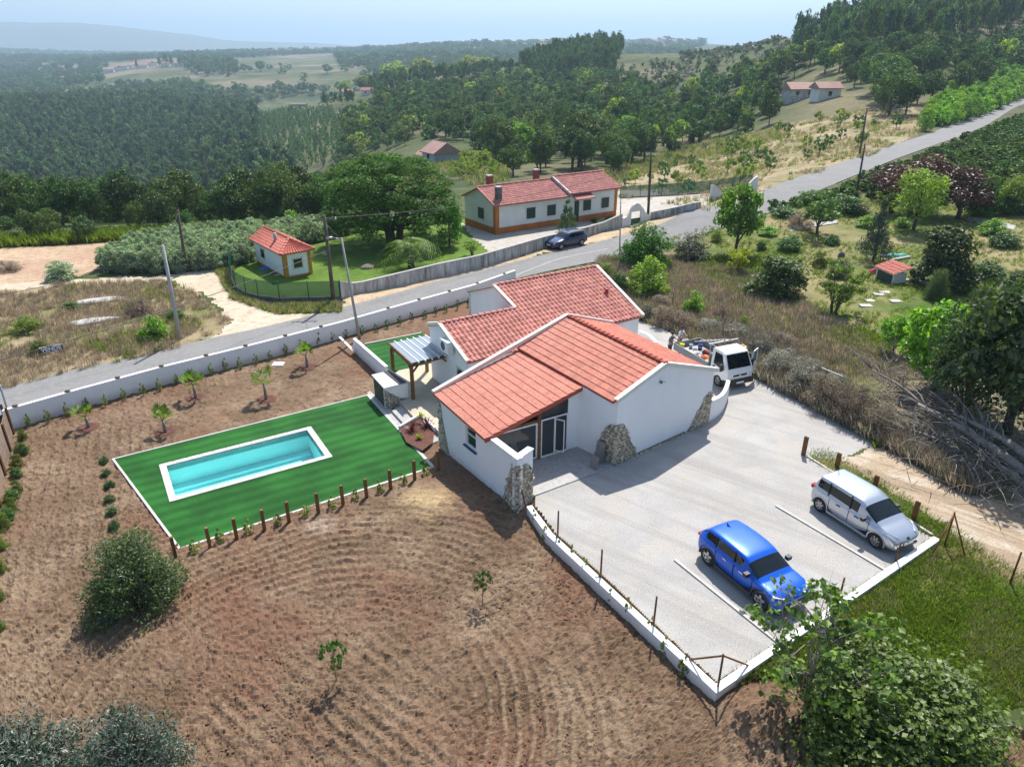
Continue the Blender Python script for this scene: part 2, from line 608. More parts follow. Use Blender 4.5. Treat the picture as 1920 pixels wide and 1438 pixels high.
ZONES = [
    ('soil_field', [(-900, 1060), (15, 768), (300, 696), (640, 610), (890, 538), (1020, 520), (1130, 560), (1130, 860), (1030, 930), (1065, 985), (1350, 1255), (1500, 1255), (1600, 1290), (1990, 1400), (2300, 2600), (-900, 2600)]),
    ('dry_meadow', [(1150, 350), (1240, 310), (1330, 275), (1480, 235), (1700, 190), (1745, 240), (1640, 290), (1480, 345), (1413, 366), (1330, 396), (1160, 372)]),
    ('vineyard_ground', [(1440, 394), (1580, 347), (1700, 300), (1831, 250), (1914, 216), (2100, 150), (2100, 430), (1920, 400), (1780, 385), (1600, 365)]),
    ('garden_lawn', [(1240, 450), (1337, 423), (1450, 396), (1600, 370), (2100, 410), (2200, 700), (1750, 720), (1640, 640), (1560, 600), (1480, 545), (1380, 505), (1240, 480)]),
    ('dry_brush_ground', [(1120, 470), (1240, 450), (1290, 500), (1380, 505), (1480, 545), (1560, 605), (1640, 650), (1760, 720), (2200, 760), (2300, 1200), (1920, 975), (1750, 888), (1640, 828), (1560, 785), (1430, 715), (1330, 650), (1200, 600), (1130, 600)]),
    ('bare_field', [(-500, 470), (0, 452), (240, 442), (340, 450), (220, 500), (0, 545), (-500, 570)]),
    ('dry_grass_lot', [(-500, 560), (0, 540), (180, 530), (330, 525), (430, 600), (384, 640), (267, 670), (134, 697), (10, 730), (-500, 900)]),
    ('sandy_track', [(-500, 560), (0, 530), (180, 521), (330, 517), (400, 500), (450, 485), (428, 520), (436, 556), (500, 580), (645, 572), (650, 582), (501, 616), (384, 641), (432, 600), (390, 560), (320, 531), (180, 532), (0, 544), (-500, 575)]),
    ('neighbour_lawn', [(430, 500), (480, 470), (600, 445), (700, 415), (840, 395), (880, 420), (1150, 398), (1190, 398), (1160, 425), (900, 505), (650, 562), (440, 555)]),
    ('driveway', [(862, 420), (888, 452), (915, 473), (1040, 447), (1200, 408), (1318, 388), (1330, 372), (1290, 352), (1150, 360), (1120, 400), (930, 440)]),
    ('road_verge', [(640, 556), (900, 503), (1180, 423), (1316, 390), (1345, 394), (1154, 449), (1034, 477), (934, 504), (834, 529), (734, 557), (640, 584)]),
    ('weed_ground', [(1350, 1282), (1750, 1010), (1508, 853), (1545, 843), (1800, 1000), (1990, 1120), (2200, 1330), (1750, 1320), (1600, 1270), (1450, 1250)]),
    ('gravel_yard', [(1000, 946), (1036, 996), (1343, 1280), (1750, 1011), (1510, 858), (1575, 862), (1640, 832), (1565, 788), (1435, 717), (1330, 652), (1200, 602), (1140, 610), (1130, 800), (1000, 900)]),
    ('dirt_track', [(1575, 862), (1640, 831), (1750, 888), (1920, 975), (2200, 1130), (2200, 1290), (1920, 1090), (1790, 1008), (1650, 920)]),
]
ZOFF = {'soil_field': -.40, 'weed_ground': -.22, 'dry_brush_ground': 0.0, 'garden_lawn': 0.0, 'road_verge': 0.0}
ROADFAR = [(-420, 820), (-160, 770), (10, 727), (134, 694), (267, 667), (384, 637), (501, 612), (640, 577), (734, 552), (834, 524), (934, 499), (1034, 474), (1154, 446), (1280, 400), (1413, 364), (1564, 310), (1681, 270), (1781, 235), (1914, 182), (2100, 115)]
# strips of ground cut away under paving, pool and house
TURF = [(212, 861), (690, 741), (812, 876), (337, 1029)]
POOLO = [(298, 872), (583, 800), (624, 857), (318, 942)]
VOID = [([(214, 863), (688, 743), (808, 875), (340, 1026)], .35), ([(299, 873), (583, 801), (623, 857), (318, 941)], 2.2)]
ROADNEAR = []


def zoneof(X, Y, Z):
    u, v, d = proj(X, Y, Z)
    zi = np.zeros(np.shape(u), int)
    # natural edges are ragged
    s_ = np.clip(30.0 / np.maximum(Y, 10), .1, 2) * 22
    uj = u + fbm(X / 1.3, Y / 1.3, 3, 61) * s_ * 1.2; vj = v + fbm(X / 1.3, Y / 1.3, 3, 62) * s_ * .7
    for k, (nm, poly) in enumerate(ZONES):
        crisp = nm in ('gravel_yard', 'driveway')
        zi[inpoly(u if crisp else uj, v if crisp else vj, poly)] = k + 1
    return zi, u, v


def base1(x, y):
    return float(base(np.array([x]), np.array([y]))[0])


def ground(x, y):
    z = base1(x, y)
    zi, u, v = zoneof(np.array([x]), np.array([y]), np.array([z]))
    if zi[0] > 0:
        z += float(zoff(ZONES[zi[0] - 1][0], np.array([x]), np.array([y]))[0]) if zi[0] in (1, 12) else 0.0
    return z


def G(u, v, off=0.0):
    """point of the land seen at image point (u, v)"""
    az = azu(u, v)
    ys = np.exp(np.linspace(math.log(8), math.log(30000), 6000))
    zs = base(az * ys, ys)
    vz = proj(az * ys, ys, zs)[1]
    k = np.argmax(vz <= v)
    if vz[k] > v:
        k = len(ys) - 1
    y = ys[max(k, 1)]
    x = az * y
    return Vector((x, y, ground(x, y) + off))


# ---- grid in azimuth and log distance: fine near, coarse far
az_ = np.r_[[-3.2, -2.2, -1.7, -1.4], np.linspace(-1.22, 1.22, 600), [1.4, 1.7, 2.2, 3.2]]
L_ = np.r_[np.log([3., 5., 7., 9., 11.]), np.arange(math.log(12.2), math.log(62), .0052), np.arange(math.log(62), math.log(900), .0095), np.arange(math.log(900), math.log(46000), .03)]
AZ, LL = np.meshgrid(az_, L_)
Yg = np.exp(LL); Xg = AZ * Yg
Zb = base(Xg, Yg)
zi, ug, vg = zoneof(Xg, Yg, Zb)
names = ['hillside'] + [z[0] for z in ZONES]
Zg = Zb.copy()
near = 1 - sstep(60, 120, Yg)
# ploughed furrows: rings round the tractor's turning place, straight rows at the left
fc = np.array([-5.4, 15.3])
rr = np.hypot(Xg - fc[0], Yg - fc[1])
wob = fbm(Xg / 3.5, Yg / 3.5, 3, 3) * 1.1
f1 = np.sin((rr + wob * .38) / .43 * 2 * math.pi)
dirn = np.array([.90, .43])
f2 = np.sin(((Xg + 20) * dirn[0] + (Yg - 25) * dirn[1] + wob * .15) / .5 * 2 * math.pi)
f3 = np.sin(((Xg - 1) * .62 + (Yg - 12) * .78 + wob * .25) / .46 * 2 * math.pi)
wl = sstep(0, 2.5, -(Xg + 15.2) + (Yg - 22) * .1)
wi = (1 - sstep(2.5, 5.5, rr)) * (1 - wl)
fur = f1 * (1 - wl) * (1 - wi) + f2 * wl * .7 + f3 * wi
fur = np.sign(fur) * np.abs(fur) ** .6
clod = fbm(Xg / .42, Yg / .42, 4, 21)
clod2 = np.abs(fbm(Xg / .17, Yg / .17, 3, 31))
rough_ = sstep(-.6, .9, fbm(Xg / 5, Yg / 5, 2, 8)) * .8 + .35
soil = (zi == 1)
fieldw = 1 - sstep(24, 30, Yg - np.abs(Xg) * .08) * (Xg > -17)
Zg += soil * near * (fur * (.034 + .018 * (1 - sstep(22, 30, Yg))) * (.35 + .65 * sstep(-.5, .5, fbm(Xg / 2.2, Yg / 2.2, 2, 77))) * fieldw * (.5 + rough_ * .5) + clod * .085 * rough_ + clod2 * .16 * (.4 + .6 * fieldw) + fbm(Xg / 3.5, Yg / 3.5, 2, 2) * .07 + .16 * sstep(5, 1, np.abs((Xg + 8) * .52 - (Yg - 23.5) * .85)) * (Xg < 1))
# heap of clay near the big corner post
hp = P(1440, 1345, -.3)
Zg += soil * .55 * np.exp(-(((Xg - hp.x) / 1.3) ** 2 + ((Yg - hp.y) / 1.0) ** 2))
hp = P(850, 950, -.3)
Zg += soil * .18 * np.exp(-(((Xg - hp.x) / 2.6) ** 2 + ((Yg - hp.y) / 1.1) ** 2))
def zoff(nm, X, Y):
    o = ZOFF.get(nm, 0)
    if nm in ('soil_field', 'weed_ground'):
        o = -.38 + .34 * sstep(1, 13, (X - 6.3) * .816 + (Y - 15.9) * .578) * sstep(3, 7, X)
    return o


for nm, off in ZOFF.items():
    Zg += (zi == names.index(nm)) * zoff(nm, Xg, Yg)
grs = np.isin(zi, [names.index(n) for n in ('weed_ground', 'dry_meadow', 'garden_lawn', 'dry_brush_ground', 'dry_grass_lot', 'vineyard_ground', 'road_verge', 'bare_field')])
Zg += grs * near * (fbm(Xg / 1.6, Yg / 1.6, 3, 44) * .10 + clod2 * .03)
trk = np.isin(zi, [names.index(n) for n in ('dirt_track', 'sandy_track')])
Zg += trk * near * (fbm(Xg / 1.2, Yg / 1.2, 3, 4) * .035)
yard = (zi == names.index('gravel_yard'))
Zg += yard * near * (fbm(Xg / 1.9, Yg / 1.9, 3, 14) * .012 + clod2 * .006)
# bank beyond the dirt track
bk = P(1860, 900, 0)
Zg += (zi == names.index('dry_brush_ground')) * .5 * sstep(17.5, 20.5, Xg * .9 + (Yg - 30) * .25) * (1 - sstep(36, 42, Yg))
for poly, dz in VOID:
    Zg -= inpoly(Xg, Yg, [tuple(P(a, b, -.3))[:2] for a, b in poly]) * dz
# bed of the road
rfar = [(a, b - 1) for a, b in ROADFAR]
rw = []
for (u, v) in ROADFAR:
    p = P(u, v, 0)
    rw.append(p)
nrow, ncol = Zg.shape
idx = np.arange(nrow * ncol).reshape(nrow, ncol)
F = np.stack([idx[:-1, :-1], idx[:-1, 1:], idx[1:, 1:], idx[1:, :-1]], -1).reshape(-1, 4)
fz = zi[:-1, :-1].reshape(-1)

# ---- the road: far edge traced, near edge 5.6 m (6.2 at the left) towards the camera
def smooth_line(pts, n):
    out = []
    for i in range(len(pts) - 1):
        p0 = pts[max(i - 1, 0)]; p1 = pts[i]; p2 = pts[i + 1]; p3 = pts[min(i + 2, len(pts) - 1)]
        for k in range(n):
            t = k / n
            out.append(tuple(0.5 * ((2 * p1[j]) + (-p0[j] + p2[j]) * t + (2 * p0[j] - 5 * p1[j] + 4 * p2[j] - p3[j]) * t * t + (-p0[j] + 3 * p1[j] - 3 * p2[j] + p3[j]) * t ** 3) for j in range(len(p1))))
    out.append(tuple(pts[-1]))
    return out


rd = []
for (u, v) in ROADFAR:
    g = G(u, v) if u < 2000 else G(u, v)
    rd.append((g.x, g.y))
rd = smooth_line(rd, 8)
edge_far, edge_near = [], []
for i, p in enumerate(rd):
    a = rd[max(i - 1, 0)]; b = rd[min(i + 1, len(rd) - 1)]
    d = Vector((b[0] - a[0], b[1] - a[1])).normalized()
    n = Vector((d.y, -d.x))
    wdt = 3.9 + 1.7 * float(sstep(-3, 10, np.array(p[0])))
    edge_far.append(Vector((p[0], p[1])))
    edge_near.append(Vector((p[0], p[1])) + n * wdt)
rp = [(p.x, p.y) for p in edge_far] + [(p.x, p.y) for p in reversed(edge_near)]
onroad = inpoly(Xg, Yg, rp)
Zg -= onroad * .14
V3 = np.stack([Xg, Yg, Zg], -1).reshape(-1, 3)


def _scaled(nt, s, k):
    m_ = N(nt, "Math", operation='MULTIPLY'); m_.inputs[1].default_value = k
    nt.links.new(s, m_.inputs[0]); return m_.outputs[0]


def zmat(name, stops, sc, sc2, c3, rough=.95, bump=.4, bs=30, th=(.5, .66), c4=None, sc4=.12, streak=None, patch=None, crest=None):
    m, nt, out = newmat(name)
    b = N(nt, "BsdfPrincipled"); b.inputs["Roughness"].default_value = rough; b.inputs["Specular IOR Level"].default_value = .15
    vec = wpos(nt)
    col = ramp(nt, noise(nt, vec, sc, 6, .6), stops)
    f2 = ramp(nt, noise(nt, vec, sc2, 6, .7), [(th[0], (0, 0, 0)), (th[1], (1, 1, 1))])
    col = mixc(nt, f2, col, c3)
    if c4:
        f4 = ramp(nt, noise(nt, vec, sc4, 5, .65), [(.48, (0, 0, 0)), (.62, (1, 1, 1))])
        col = mixc(nt, f4, col, c4)
    if crest:                                              # paler colour along the tops of the furrows, so the rows show
        at_ = N(nt, "Attribute"); at_.attribute_name = "crest"
        pr_ = N(nt, "Math", operation='MULTIPLY'); nt.links.new(at_.outputs["Fac"], pr_.inputs[0]); nt.links.new(noise(nt, vec, 4.0, 5, .75), pr_.inputs[1])
        col = mixc(nt, ramp(nt, pr_.outputs[0], [(.2, (0, 0, 0)), (.55, (.6, .6, .6))]), col, crest)
    if streak:                                             # wheel marks: bands running along a direction
        ang_, across, c5, lo_, hi_ = streak
        rot_ = N(nt, "VectorRotate"); rot_.rotation_type = 'Z_AXIS'; rot_.inputs["Angle"].default_value = -ang_
        mp_ = N(nt, "Mapping"); mp_.inputs["Scale"].default_value = (.07, across, 1)
        nt.links.new(vec, rot_.inputs["Vector"]); nt.links.new(rot_.outputs[0], mp_.inputs["Vector"])
        col = mixc(nt, ramp(nt, noise(nt, mp_.outputs[0], 1.0, 4, .6, .3), [(lo_, (0, 0, 0)), (hi_, (.8, .8, .8))]), col, c5)
    for (px_, py_, rad_, c6) in (patch or ()):
        vd = N(nt, "VectorMath", operation='DISTANCE'); vd.inputs[1].default_value = (px_, py_, -.3)
        nt.links.new(vec, vd.inputs[0])
        ad = N(nt, "Math", operation='MULTIPLY_ADD'); ad.inputs[1].default_value = 1.6 * rad_; nt.links.new(noise(nt, vec, 1.1, 5, .7), ad.inputs[0]); nt.links.new(vd.outputs["Value"], ad.inputs[2])
        col = mixc(nt, ramp(nt, ad.outputs[0], [(0, (.85, .85, .85)), (.999, (0, 0, 0))]) if False else ramp(nt, _scaled(nt, ad.outputs[0], 1 / (2.2 * rad_)), [(.45, (.8, .8, .8)), (.85, (0, 0, 0))]), col, c6)
    fine = ramp(nt, noise(nt, vec, bs * .6, 3, .7), [(.3, (.72, .72, .72)), (.7, (1.2, 1.2, 1.2))])
    col = mixc(nt, 1.0, col, fine, 'MULTIPLY')
    nt.links.new(col, b.inputs["Base Color"])
    bn = nt.nodes.new("ShaderNodeBump"); bn.inputs["Strength"].default_value = bump; bn.inputs["Distance"].default_value = .05
    nt.links.new(noise(nt, vec, bs, 5, .75), bn.inputs["Height"]); nt.links.new(bn.outputs[0], b.inputs["Normal"])
    nt.links.new(b.outputs[0], out.inputs[0])
    return m


ZM = {
    'hillside': zmat('hillside_scrub', [(.35, (.045, .065, .02)), (.55, (.085, .10, .035)), (.7, (.17, .15, .075))], .02, .11, (.035, .055, .018), bs=1.2, c4=(.20, .165, .10), sc4=.006),
    'soil_field': zmat('ploughed_soil', [(.35, (.155, .100, .060)), (.50, (.198, .132, .084)), (.65, (.265, .188, .122))], .35, 3.2, (.098, .062, .038), bs=11, bump=1.0, c4=(.19, .105, .066), sc4=.13, crest=(.31, .222, .14), patch=[(P(800, 945, -.3).x, P(800, 945, -.3).y, 1.5, (.50, .37, .20)), (P(600, 985, -.3).x, P(600, 985, -.3).y, .9, (.36, .27, .20)), (P(250, 770, -.3).x, P(250, 770, -.3).y, 2.0, (.22, .14, .095))]),
    'dry_meadow': zmat('dry_meadow', [(.35, (.20, .175, .08)), (.5, (.32, .255, .155)), (.65, (.40, .31, .20))], .12, .6, (.13, .14, .05), bs=8),
    'vineyard_ground': zmat('vineyard_ground', [(.4, (.09, .10, .04)), (.6, (.17, .13, .08))], .2, 1, (.07, .10, .03), bs=8),
    'garden_lawn': zmat('garden_grass', [(.38, (.075, .12, .025)), (.52, (.13, .155, .04)), (.64, (.22, .20, .085))], .13, .9, (.06, .10, .02), bs=10, c4=(.30, .24, .13), sc4=.07),
    'dry_brush_ground': zmat('dry_brush_ground', [(.36, (.16, .13, .085)), (.52, (.25, .20, .14)), (.66, (.33, .28, .20))], .3, 1.6, (.10, .085, .055), bs=14, c4=(.12, .14, .045), sc4=.2),
    'bare_field': zmat('bare_tan_field', [(.38, (.42, .30, .20)), (.62, (.50, .37, .25))], .1, 1.3, (.30, .20, .13), bs=10, c4=(.36, .22, .15), sc4=.08),
    'dry_grass_lot': zmat('dry_grass_lot', [(.36, (.20, .18, .08)), (.5, (.30, .235, .14)), (.66, (.38, .31, .20))], .16, 1.2, (.20, .15, .10), bs=14, c4=(.15, .17, .05), sc4=.14),
    'sandy_track': zmat('sandy_track', [(.38, (.50, .41, .30)), (.62, (.58, .50, .39))], .3, 1.3, (.40, .30, .20), bs=20, bump=.3),
    'neighbour_lawn': zmat('neighbour_lawn', [(.4, (.085, .155, .02)), (.6, (.125, .20, .03))], .3, 2.5, (.065, .12, .018), bs=20),
    'driveway': zmat('driveway_concrete', [(.4, (.40, .365, .32)), (.6, (.46, .43, .38))], .3, 1.5, (.34, .30, .26), bs=20, bump=.1),
    'road_verge': zmat('sandy_verge', [(.38, (.45, .34, .22)), (.62, (.52, .41, .28))], .5, 2, (.32, .25, .15), bs=20),
    'weed_ground': zmat('weedy_ground', [(.38, (.065, .105, .02)), (.52, (.11, .14, .035)), (.66, (.23, .19, .11))], .4, 2.1, (.08, .115, .025), bs=18, c4=(.24, .18, .10), sc4=.25),
    'gravel_yard': zmat('pale_gravel', [(.36, (.36, .348, .33)), (.52, (.41, .398, .378)), (.66, (.45, .438, .418))], .45, 22, (.33, .315, .295), bs=32, bump=.5, th=(.54, .72), c4=(.43, .40, .36), sc4=.55, streak=(math.radians(-38), 1.1, (.33, .315, .295), .5, .66)),
    'dirt_track': zmat('dirt_track', [(.38, (.40, .31, .215)), (.62, (.48, .385, .275))], .5, 3, (.31, .235, .165), bs=18, bump=.5, c4=(.50, .43, .34), sc4=.4, streak=(math.radians(-42), 1.3, (.30, .225, .15), .46, .56)),
}
for k, nm in enumerate(names):
    sel = F[fz == k]
    if not len(sel): continue
    used, inv = np.unique(sel.ravel(), return_inverse=True)
    me = mesh_np(nm, V3[used], inv.reshape(-1, 4), ZM[nm], smooth=(nm != 'soil_field'))
    if nm == 'soil_field':
        ca = me.attributes.new("crest", 'FLOAT', 'POINT'); cv_ = (np.clip(fur, 0, 1) * fieldw * (.3 + .7 * sstep(-.6, .5, fbm(Xg / 2.2, Yg / 2.2, 2, 77)))).reshape(-1)[used]
        ca.data.foreach_set("value", cv_.astype(np.float32))
    o = link(nm, me)
    tag(o, kind='structure')

# asphalt ribbon
NR = 7
vs = []; fs = []
for i, (a, b) in enumerate(zip(edge_far, edge_near)):
    for k in range(NR):
        p = a.lerp(b, k / (NR - 1))
        p = p
        zc = base1(p.x, p.y)
        vs.append((p.x, p.y, zc + .02 * (1 - abs(k / (NR - 1) - .5) * 2) + .0))
for i in range(len(edge_far) - 1):
    for k in range(NR - 1):
        fs.append((i * NR + k, i * NR + k + 1, (i + 1) * NR + k + 1, (i + 1) * NR + k))
o = link('road', mesh_np('road', vs, fs, M['asphalt'], smooth=True)); tag(o, kind='structure')
# pale worn line where the side road joins
mk = MB()
ln = smooth_line([(P(960, 520)), (P(1005, 502)), (P(1040, 489)), (P(1085, 478)), (P(1140, 468))], 5)
for i in range(len(ln) - 1):
    a = Vector(ln[i]); b = Vector(ln[i + 1]); d = (b - a).normalized(); n = Vector((-d.y, d.x, 0)) * .12
    z = base1(a.x, a.y) + .028; z2 = base1(b.x, b.y) + .028
    mk.poly([(a.x + n.x, a.y + n.y, z), (a.x - n.x, a.y - n.y, z), (b.x - n.x, b.y - n.y, z2), (b.x + n.x, b.y + n.y, z2)])
M['paint_old'] = surf('worn_road_paint', (.36, .35, .34), (.26, .255, .25), 3, .9)
tag(mk.build('road_marking', M['paint_old']), kind='structure')

# far blue mountain
vs = []; fs = []
prof = [(-700, 60), (-400, 52), (-200, 46), (0, 42), (80, 43), (150, 44), (230, 51), (300, 59), (360, 66), (430, 76), (520, 80), (600, 82), (680, 88), (760, 98)]
prof = smooth_line(prof, 6)
YM = 6800.0
for (u, v) in prof:
    top = zat(v, YM) + fbm(np.array([u / 30.]), np.array([.5]), 3, 9)[0] * 7
    X = azu(u, v) * YM
    for (dy, f) in ((-1700, 0), (-900, .35), (-350, .8), (0, 1), (700, .7), (1800, 0)):
        vs.append((X * (YM + dy) / YM, YM + dy, lerp(-110, top, f)))
for i in range(len(prof) - 1):
    for k in range(5):
        fs.append((i * 6 + k, (i + 1) * 6 + k, (i + 1) * 6 + k + 1, i * 6 + k + 1))
M['mountain'] = surf('far_mountain', (.07, .08, .05), (.12, .11, .08), .0008, .95)
o = link('mountain', mesh_np('mountain', vs, fs, M['mountain'], smooth=True)); tag(o, kind='structure')

# haze
hz = MB().box(-26000, 26000, -3000, 47000, -260, 460)
m, nt, out = newmat('air_haze')
pv = N(nt, "VolumePrincipled")
pv.inputs["Color"].default_value = (.58, .80, 1.0, 1)
pv.inputs["Density"].default_value = 0.0002
pv.inputs["Anisotropy"].default_value = 0.25
nt.links.new(pv.outputs[0], out.inputs["Volume"])
hazeo = hz.build('haze', m); tag(hazeo, kind='stuff')
# ------------------------------------------------------------------ masonry helpers
def xy(p): return Vector((p[0], p[1]))


def wall(mb, p, q, z0, tp, tq, t=.28, holes=(), m=0):
    """upright wall from p to q (its outer face on the right hand), thick t inwards, holes (s0, s1, h0, h1)"""
    p = xy(p); q = xy(q)
    d = (q - p); L = d.length; d.normalize()
    n = Vector((-d.y, d.x)) * t
    cuts = sorted({0.0, L} | {a for h in holes for a in (h[0], h[1])})
    for a, b in zip(cuts[:-1], cuts[1:]):
        ta = lerp(tp, tq, a / L); tb = lerp(tp, tq, b / L)
        A = p + d * a; B = p + d * b
        pl = [A, B, B + n, A + n]
        hh = [h for h in holes if h[0] <= a + 1e-6 and h[1] >= b - 1e-6]
        if hh:
            h = hh[0]
            mb.prism(pl, z0, h[2], m)
            if min(ta, tb) > h[3]: mb.prism(pl, h[3], [ta, tb, tb, ta], m)
        else:
            mb.prism(pl, z0, [ta, tb, tb, ta], m)


stone_meshes = []
for k in range(9):
    r_ = random.Random(100 + k)
    n = 7
    ring = [(math.cos(2 * math.pi * (i + r_.uniform(-.25, .25)) / n) * r_.uniform(.42, .54), math.sin(2 * math.pi * (i + r_.uniform(-.25, .25)) / n) * r_.uniform(.40, .54)) for i in range(n)]
    b = MB()
    vs = [(x, 0, z) for x, z in ring] + [(x * .92, -.6, z * .92) for x, z in ring] + [(x * .5 + r_.uniform(-.08, .08), -1 + r_.uniform(-.15, .1), z * .5) for x, z in ring]
    fs = [(i, (i + 1) % n, n + (i + 1) % n, n + i) for i in range(n)] + [(n + i, n + (i + 1) % n, 2 * n + (i + 1) % n, 2 * n + i) for i in range(n)] + [tuple(range(2 * n, 3 * n))]
    b.add(vs, fs)
    stone_meshes.append(b.mesh('stone', M['stone']))


def inside(s, h, poly):
    return bool(inpoly(np.array([s]), np.array([h]), poly)[0])


def clad(parent, p, q, z0, outline, size=.19, seed=1, proud=.07):
    """field stones set on the face p-q (outer face on the right hand) inside an outline given in (s, height)"""
    r_ = random.Random(seed)
    p = xy(p); q = xy(q)
    d = (q - p).normalized(); n = Vector((d.y, -d.x))
    ang = math.atan2(d.y, d.x)
    pl = MB()
    pts = [(p.x + d.x * s, p.y + d.y * s, z0 + h) for s, h in outline]
    back = [(a + n.x * .008, b_ + n.y * .008, c) for a, b_, c in pts]
    front = [(a + n.x * .035, b_ + n.y * .035, c) for a, b_, c in pts]
    k = len(pts)
    pl.add(back + front, [tuple(reversed(range(k))), tuple(range(k, 2 * k))] + [(i, (i + 1) % k, k + (i + 1) % k, k + i) for i in range(k)])
    pl.build('mortar_bed', M['mortar'], parent)
    s0 = min(a for a, _ in outline); s1 = max(a for a, _ in outline); h0 = min(b_ for _, b_ in outline); h1 = max(b_ for _, b_ in outline)
    w0 = worldloc(parent)
    row = 0
    h = h0 + size * .4
    while h < h1:
        s = s0 + (row % 2) * size * .5
        while s < s1 + size:
            ss = s + r_.uniform(-.03, .03); hh = h + r_.uniform(-.03, .03)
            if inside(ss, hh, outline) or (inside(ss + .05, hh, outline) and r_.random() < .5):
                o = link('stone', r_.choice(stone_meshes), parent)
                o.location = (p.x + d.x * ss + n.x * .02 - w0.x, p.y + d.y * ss + n.y * .02 - w0.y, z0 + hh - w0.z)
                o.rotation_euler = (0, 0, ang)
                o.scale = (size * r_.uniform(.95, 1.35), proud * r_.uniform(.5, 1.3), size * r_.uniform(.85, 1.15))
                if r_.random() < .5: o.scale[0] *= -1; o.scale[2] *= -1
            s += size * r_.uniform(.95, 1.2)
        h += size * .86
        row += 1


def tile_mesh(name, waves, amp, mat, n=9, lip=1.0, step=1.0):
    """one roof tile: x 0..1 across, y 0..1 up the slope, z in metres; raised at its lower end"""
    b = MB()
    xs = [i / (n - 1) for i in range(n)]
    prof = [amp * (0.5 - 0.5 * math.cos(2 * math.pi * waves * x)) for x in xs]
    low = [(x, -.06, z + .034 * step) for x, z in zip(xs, prof)]
    up = [(x, 1.0, z + .004) for x, z in zip(xs, prof)]
    lip_ = [(x, -.06, z - .012) for x, z in zip(xs, prof)]
    fs = [(i, i + 1, n + i + 1, n + i) for i in range(n - 1)] + [(2 * n + i, 2 * n + i + 1, i + 1, i) for i in range(n - 1)]
    b.add(low + up + lip_, fs)
    return b.mesh(name, mat)


TILE = tile_mesh('roof_tile', 2, .030, M['tile'])
TILE_REAR = tile_mesh('roof_tile_rear', 1, .085, M['tile_rear'], 8)


def tile_grid(parent, e0, e1, r0, r1, cols, rows, mesh, single=False, name='roof_tile', keep=None, lift=.0, mats=None):
    """tiles between the eave e0-e1 and the ridge r0-r1 (e0 left, seen from below)"""
    e0, e1, r0, r1 = map(Vector, (e0, e1, r0, r1))
    w0 = worldloc(parent)
    vs = np.array([v.co[:] for v in mesh.vertices])
    fs = [tuple(p.vertices) for p in mesh.polygons]
    allv = []; allf = []
    for i in range(rows):
        for j in range(cols):
            a, b = j / cols, (j + 1) / cols
            s, t = i / rows, (i + 1) / rows
            def at(x, y): return e0.lerp(e1, x).lerp(r0.lerp(r1, x), y)
            o = at(a, s); X = at(b, s) - o; Y = at(a, t) - o
            if keep and not keep(at((a + b) / 2, (s + t) / 2)): continue
            Z = X.cross(Y).normalized()
            jit = rnd.uniform(-.004, .006)
            O = o + Z * (lift + jit)
            if single:
                ob = link(name, mesh, parent)
                ob.matrix_basis = Matrix(((X.x, Y.x, Z.x, O.x - w0.x), (X.y, Y.y, Z.y, O.y - w0.y), (X.z, Y.z, Z.z, O.z - w0.z), (0, 0, 0, 1)))
            else:
                P3 = np.array(O)[None] + vs[:, :1] * np.array(X) + vs[:, 1:2] * np.array(Y) + vs[:, 2:3] * np.array(Z)
                n0 = len(allv) * len(vs)
                allv.append(P3)
                allf += [tuple(k + n0 for k in f) for f in fs]
    if not single and allv:
        V = np.concatenate(allv) - np.array(w0)
        ob = link(name + 's', mesh_np(name + 's', V, np.array(allf), mats or mesh.materials[0]), parent)
        ob['kind'] = 'stuff'
        return ob


RIDGE = None


def ridge_caps(parent, p, q, step=.40, w=.24, mat=None, name='ridge_tile'):
    p = Vector(p); q = Vector(q)
    L = (q - p).length; n = max(1, int(round(L / step)))
    d = (q - p) / L
    b = MB(); k = 7
    for end, r, zz in ((0, w / 2 * 1.12, .03), (1, w / 2 * .92, 0)):
        for i in range(k):
            t = math.pi * i / (k - 1)
            b.v.append((end * 1.12, math.cos(t) * r, math.sin(t) * r * .8 + zz)); 
    for i in range(k - 1):
        b.f.append((i, i + 1, k + i + 1, k + i)); b.m.append(0); b.s.append(False)
    b.f.append(tuple(range(k))); b.m.append(0); b.s.append(False)
    me = b.mesh(name, mat or M['tile_ridge'])
    ang = math.atan2(d.y, d.x); pitch = -math.asin(d.z)
    w0 = worldloc(parent)
    for i in range(n):
        o = link(name, me, parent, p + d * (L / n * i) - w0, (0, pitch, ang), (L / n, 1, 1))


def coping(mb, pts, w, h, off=0.0, m=0):
    for a, b in zip(pts[:-1], pts[1:]):
        mb.beam(a, b, w, h, m)


# ------------------------------------------------------------------ the white house, front block
Cc = P(1151, 873, 0); Dd = P(1327, 793, 0)
house = thing('house', 'new white house with red tiled roofs and patches of field stone at its corners', 'house', (Cc.x, Cc.y, 0))
R1 = P(1249, 683.5, 4.4); R0 = P(1064, 593, 4.4)
U0 = P(971, 652, 3.50); U1 = P(1150, 753.5, 3.45)
L0 = P(973, 656, 3.36); L1 = P(1092, 726, 3.36)
La = P(812, 738, 2.5); Lb = P(909, 823.5, 2.5)
E1 = P(1338, 695, 3.02); E0 = P(1149, 607, 3.02)
Aa = P(826, 830, 0); Bb = P(970, 952, 0)
G1 = P(1082, 839, 0); Gm = P(1009, 861, 0)
dW = (xy(Bb) - xy(Aa)).normalized()
dg = (xy(Gm) - xy(G1)).normalized()
